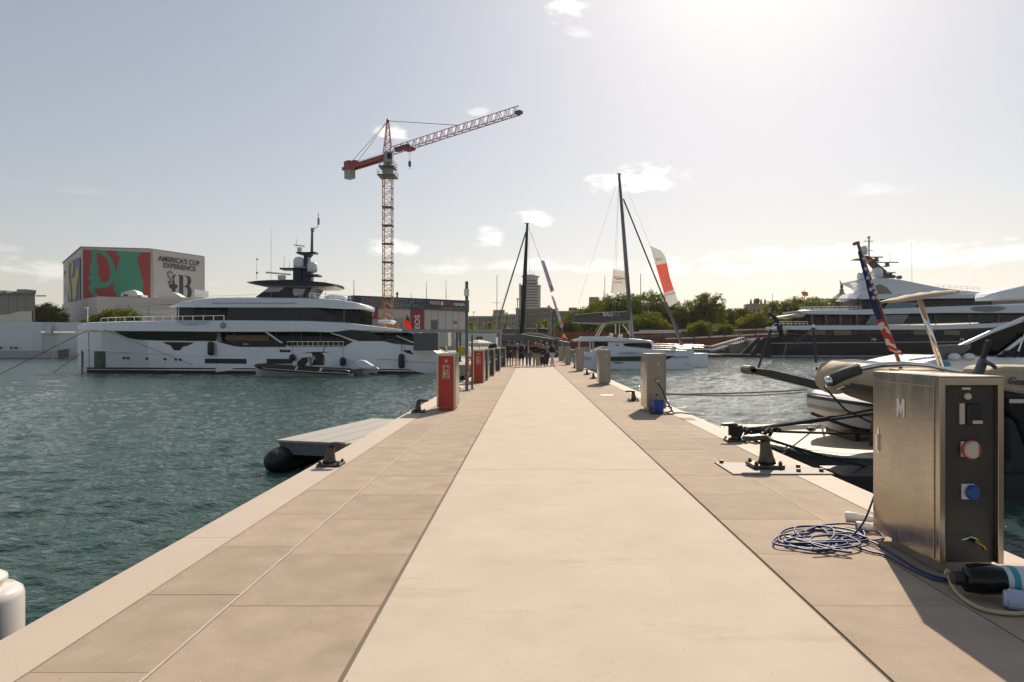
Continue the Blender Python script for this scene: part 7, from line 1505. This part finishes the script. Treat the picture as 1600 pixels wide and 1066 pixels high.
# passerelle on its lines
ps = E('passerelle', 'black gangway hanging out over the water left of the inflatable', 'gangway', (8, 20, 0))
MB().slab([P(1172, 574.5, 20), P(1172, 582, 20), P(1280, 609, 20), P(1310, 612, 20), P(1310, 603, 20), P(1205, 578, 20)], (0, .7, 0)).build('walkway', m_black, ps, bevel=.02)
MB().slab([P(1180, 584.6, 19.98), P(1280, 609.6, 19.98), P(1280, 610.6, 19.98), P(1180, 585.6, 19.98)], (0, -.01, 0)).build('edge_strip', m_tan, ps)
MB().lathe([(.14, 0), (.14, .7)], P(1175, 578.5, 20), 12, 'Y').build('end_roller', m_dgrey, ps)
for a, b, c, d in ((1185, 575, 1204, 515), (1278, 603, 1271, 511)): MB().tube([P(a, b, 20), P(c, d, 20)], .033, 6).build('stanchion', m_black, ps)
MB().ell(P(1271, 510, 20), (.05, .05, .05), 8, 6).build('stanchion_head', m_white2, ps)
for q in (((1271, 511), (1195, 577)), ((1271, 511), (1345, 580)), ((1204, 515), (1215, 523)), ((1271, 511), (1240, 545))):
    MB().tube([P(*q[0], 20), P(*q[1], 20)], .012, 4).build('line', m_rope, ps)
# second motor yacht further right: white foredeck, raked screen frame, hardtop
wy = E('sports_yacht', 'white sports yacht with raked dark windscreen behind the inflatable at the right edge', 'yacht', (20, 28, WZ))
Y_ = 26
MB().slab([P(a, b, Y_) for a, b in ((1340, 600), (1345, 578), (1440, 568), (1465, 562), (1495, 556), (1540, 556.5), (1720, 562), (1720, 620))], (0, 4.5, 0)).build('deck', m_white, wy, bevel=.15)
MB().slab([P(a, b, Y_ + .3) for a, b in ((1472, 562), (1472, 539), (1505, 538.4), (1600, 502), (1720, 458), (1720, 563))], (0, .12, 0)).build('windscreen', m_glass, wy)
MB().tube([P(a, b, Y_ + .2) for a, b in ((1420, 563), (1458, 558), (1500, 541), (1548, 519), (1600, 497), (1720, 452))], [.05, .10, .11, .11, .11, .11], 6, .7).build('screen_frame', m_white, wy, smooth=True)
MB().tube([P(a, b, Y_ + .15) for a, b in ((1556, 560), (1600, 527), (1720, 440))], .08, 6).build('screen_bar', m_white, wy, smooth=True)
MB().tube([P(a, b, Y_ + .1) for a, b in ((1581, 573), (1602, 520))], .05, 6).build('rail_post', m_chrome, wy)
MB().slab([P(1471, 563, Y_ - .1), P(1471, 539.6, Y_ - .1), P(1518, 538.6, Y_ - .1), P(1516, 545, Y_ - .1), P(1495, 560, Y_ - .1)], (0, .3, 0)).build('side_box', m_dgrey, wy)
for a in (1491, 1514): MB().ell(P(a, 558, Y_ - .3), (.24, .2, .16), 10, 6).build('fairlead_cover', m_white2, wy, smooth=True)
MB().slab([P(a, b, Y_ - .4) for a, b in ((1473, 570.5), (1474, 565.5), (1484, 565), (1487, 572), (1478, 573.5))], (0, .2, 0)).build('blue_light', MATS['sticker_blue'], wy, bevel=.03)
mb = MB()
for i in range(40): mb.ell(P(1560 + rr.random() * 30, 557 - rr.random() * 7, Y_ - .2), (.10, .08, .06), 5, 4)
mb.build('dark_netting', m_black, wy, kind='stuff')
mb = MB(); body(mb, [(1536, 464.5), (1560, 455), (1600, 446), (1720, 428)], [(1536, 466), (1560, 467.5), (1600, 466.5), (1720, 462)], [(1536, .2), (1560, .7), (1720, .9)], 27.4, 1537, 1720, 24, rd=.1); mb.build('hardtop', m_white, wy, auto=R(30))
for a in (1640, 1700): MB().tube([P(a - 30, 560, 28), P(a, 460, 28)], .09, 6).build('hardtop_leg', m_white, wy)
# mooring ropes from the wound cleat to the platform yacht
G_R = 'black mooring ropes of the stern-to yacht'
ck = Vector((3.50, 10.9, .17))
for k, (q, sg, lb) in enumerate(((P(1370, 639, 14.0), .02, 'upper of the two black ropes rising to the inflatable stern'), (P(1372, 646, 14.0), .02, 'lower of the two black ropes rising to the inflatable stern'), (P(1372, 677, 14.2), .03, 'nearly level black rope crossing in front of the white tender'), (P(1372, 733, 13.9), .05, 'black rope descending over the platform edge'))):
    wire('mooring_rope', (ck + Vector((0, 0, .02 * k)), q), .026, m_rope, lb, group=G_R, sag=sg)
wire('mooring_rope', (P(1208, 721, 12.2), P(1282, 664, 15.0)), .016, m_rope, 'thin line lying across the bathing platform', group=G_R)
cable('black rope curling over the near platform corner', [Vector((3.6, 10.7, .1)), P(1222, 704, 12.5), P(1232, 697, 13.0), P(1262, 711, 13.2), P(1263, 714, 13.5)], .02, m_rope, 'mooring rope', 'mooring_rope')
rr = random.Random(9); q = []
for i in range(26): a = i * 1.3; q.append(Vector((3.50 + i * .028 + .05 * math.cos(a), 10.85 + .07 * math.sin(a * 1.3), .17 + .055 * math.cos(a))))
cable('chain and rope bundle wound round the second right cleat', q, .03, m_rope, 'mooring rope', 'rope_bundle', k=3)
cable('turns of black rope on the post of the second right cleat', [Vector((3.51 + .1 * math.cos(i * .8), 10.9 + .1 * math.sin(i * .8), .10 + i * .005)) for i in range(32)], .024, m_rope, 'mooring rope', 'rope_bundle', k=2)
wire('mooring_line', (P(1041, 616, 18.5), P(1330, 603, 24)), .022, m_rope, 'upper long dark line from the bucket pedestal to the gangway', sag=.08); wire('mooring_line', (P(1041, 615.5, 18.5), P(1290, 609, 22)), .018, m_rope, 'lower long dark line from the bucket pedestal to the gangway', sag=.12)
o = MB().slab([P(1262, 672, 14.8), P(1266, 668, 14.8), P(1274, 669, 14.8), P(1276, 673, 14.8), P(1268, 675, 14.8)], (0, .15, 0)).build('rope_clutch', m_black, None, bevel=.02); tag(o, 'small black rope knot above the bathing platform', 'rope knot')
MB().tube([(6.15, 14.7, -.8), (6.2, 14.65, -.82), (6.35, 14.6, -.86)], [.09, .10, .06], 8).build('platform_fairlead', m_dgrey, my)

# grit and crumbs lying on the paving
rr = random.Random(21); gm_ = MB()
for i in range(380):
    y = 2.6 + 11 * rr.random() ** 1.6; x = rr.uniform(-2.4, 3.3) if rr.random() < .7 else rr.choice((-.93, 1.775, -2.52, 3.36)) + rr.gauss(0, .04); q = rr.uniform(.001, .0026)
    gm_.slab([(x + q * rr.uniform(.6, 1.3) * math.cos(a), y + q * rr.uniform(.6, 1.3) * math.sin(a), .0005) for a in (0, 1.3, 2.6, 3.9, 5.2)], (0, 0, q * .8))
g_ = gm_.build('grit', M('grit_brown', (.16, .11, .07), .9, var=.4), None, kind='stuff'); g_['label'] = 'grit and crumbs scattered over the pier paving'

# ================================================================== the air
hz_ = MB().box(-6300, 6300, -2500, 5600, -9, 330).build('haze', None, None, kind='stuff')
hz_.data.materials.clear(); hm = bpy.data.materials.new('air_haze'); hm.use_nodes = True; n = hm.node_tree.nodes; n.clear()
o_ = n.new('ShaderNodeOutputMaterial'); pv = n.new('ShaderNodeVolumePrincipled'); pv.inputs['Density'].default_value = .000085; pv.inputs['Color'].default_value = (.92, .90, .88, 1); pv.inputs['Anisotropy'].default_value = .3
hm.node_tree.links.new(pv.outputs[0], o_.inputs['Volume']); hz_.data.materials.append(hm); hz_['label'] = 'thin warm sea haze over the harbour'
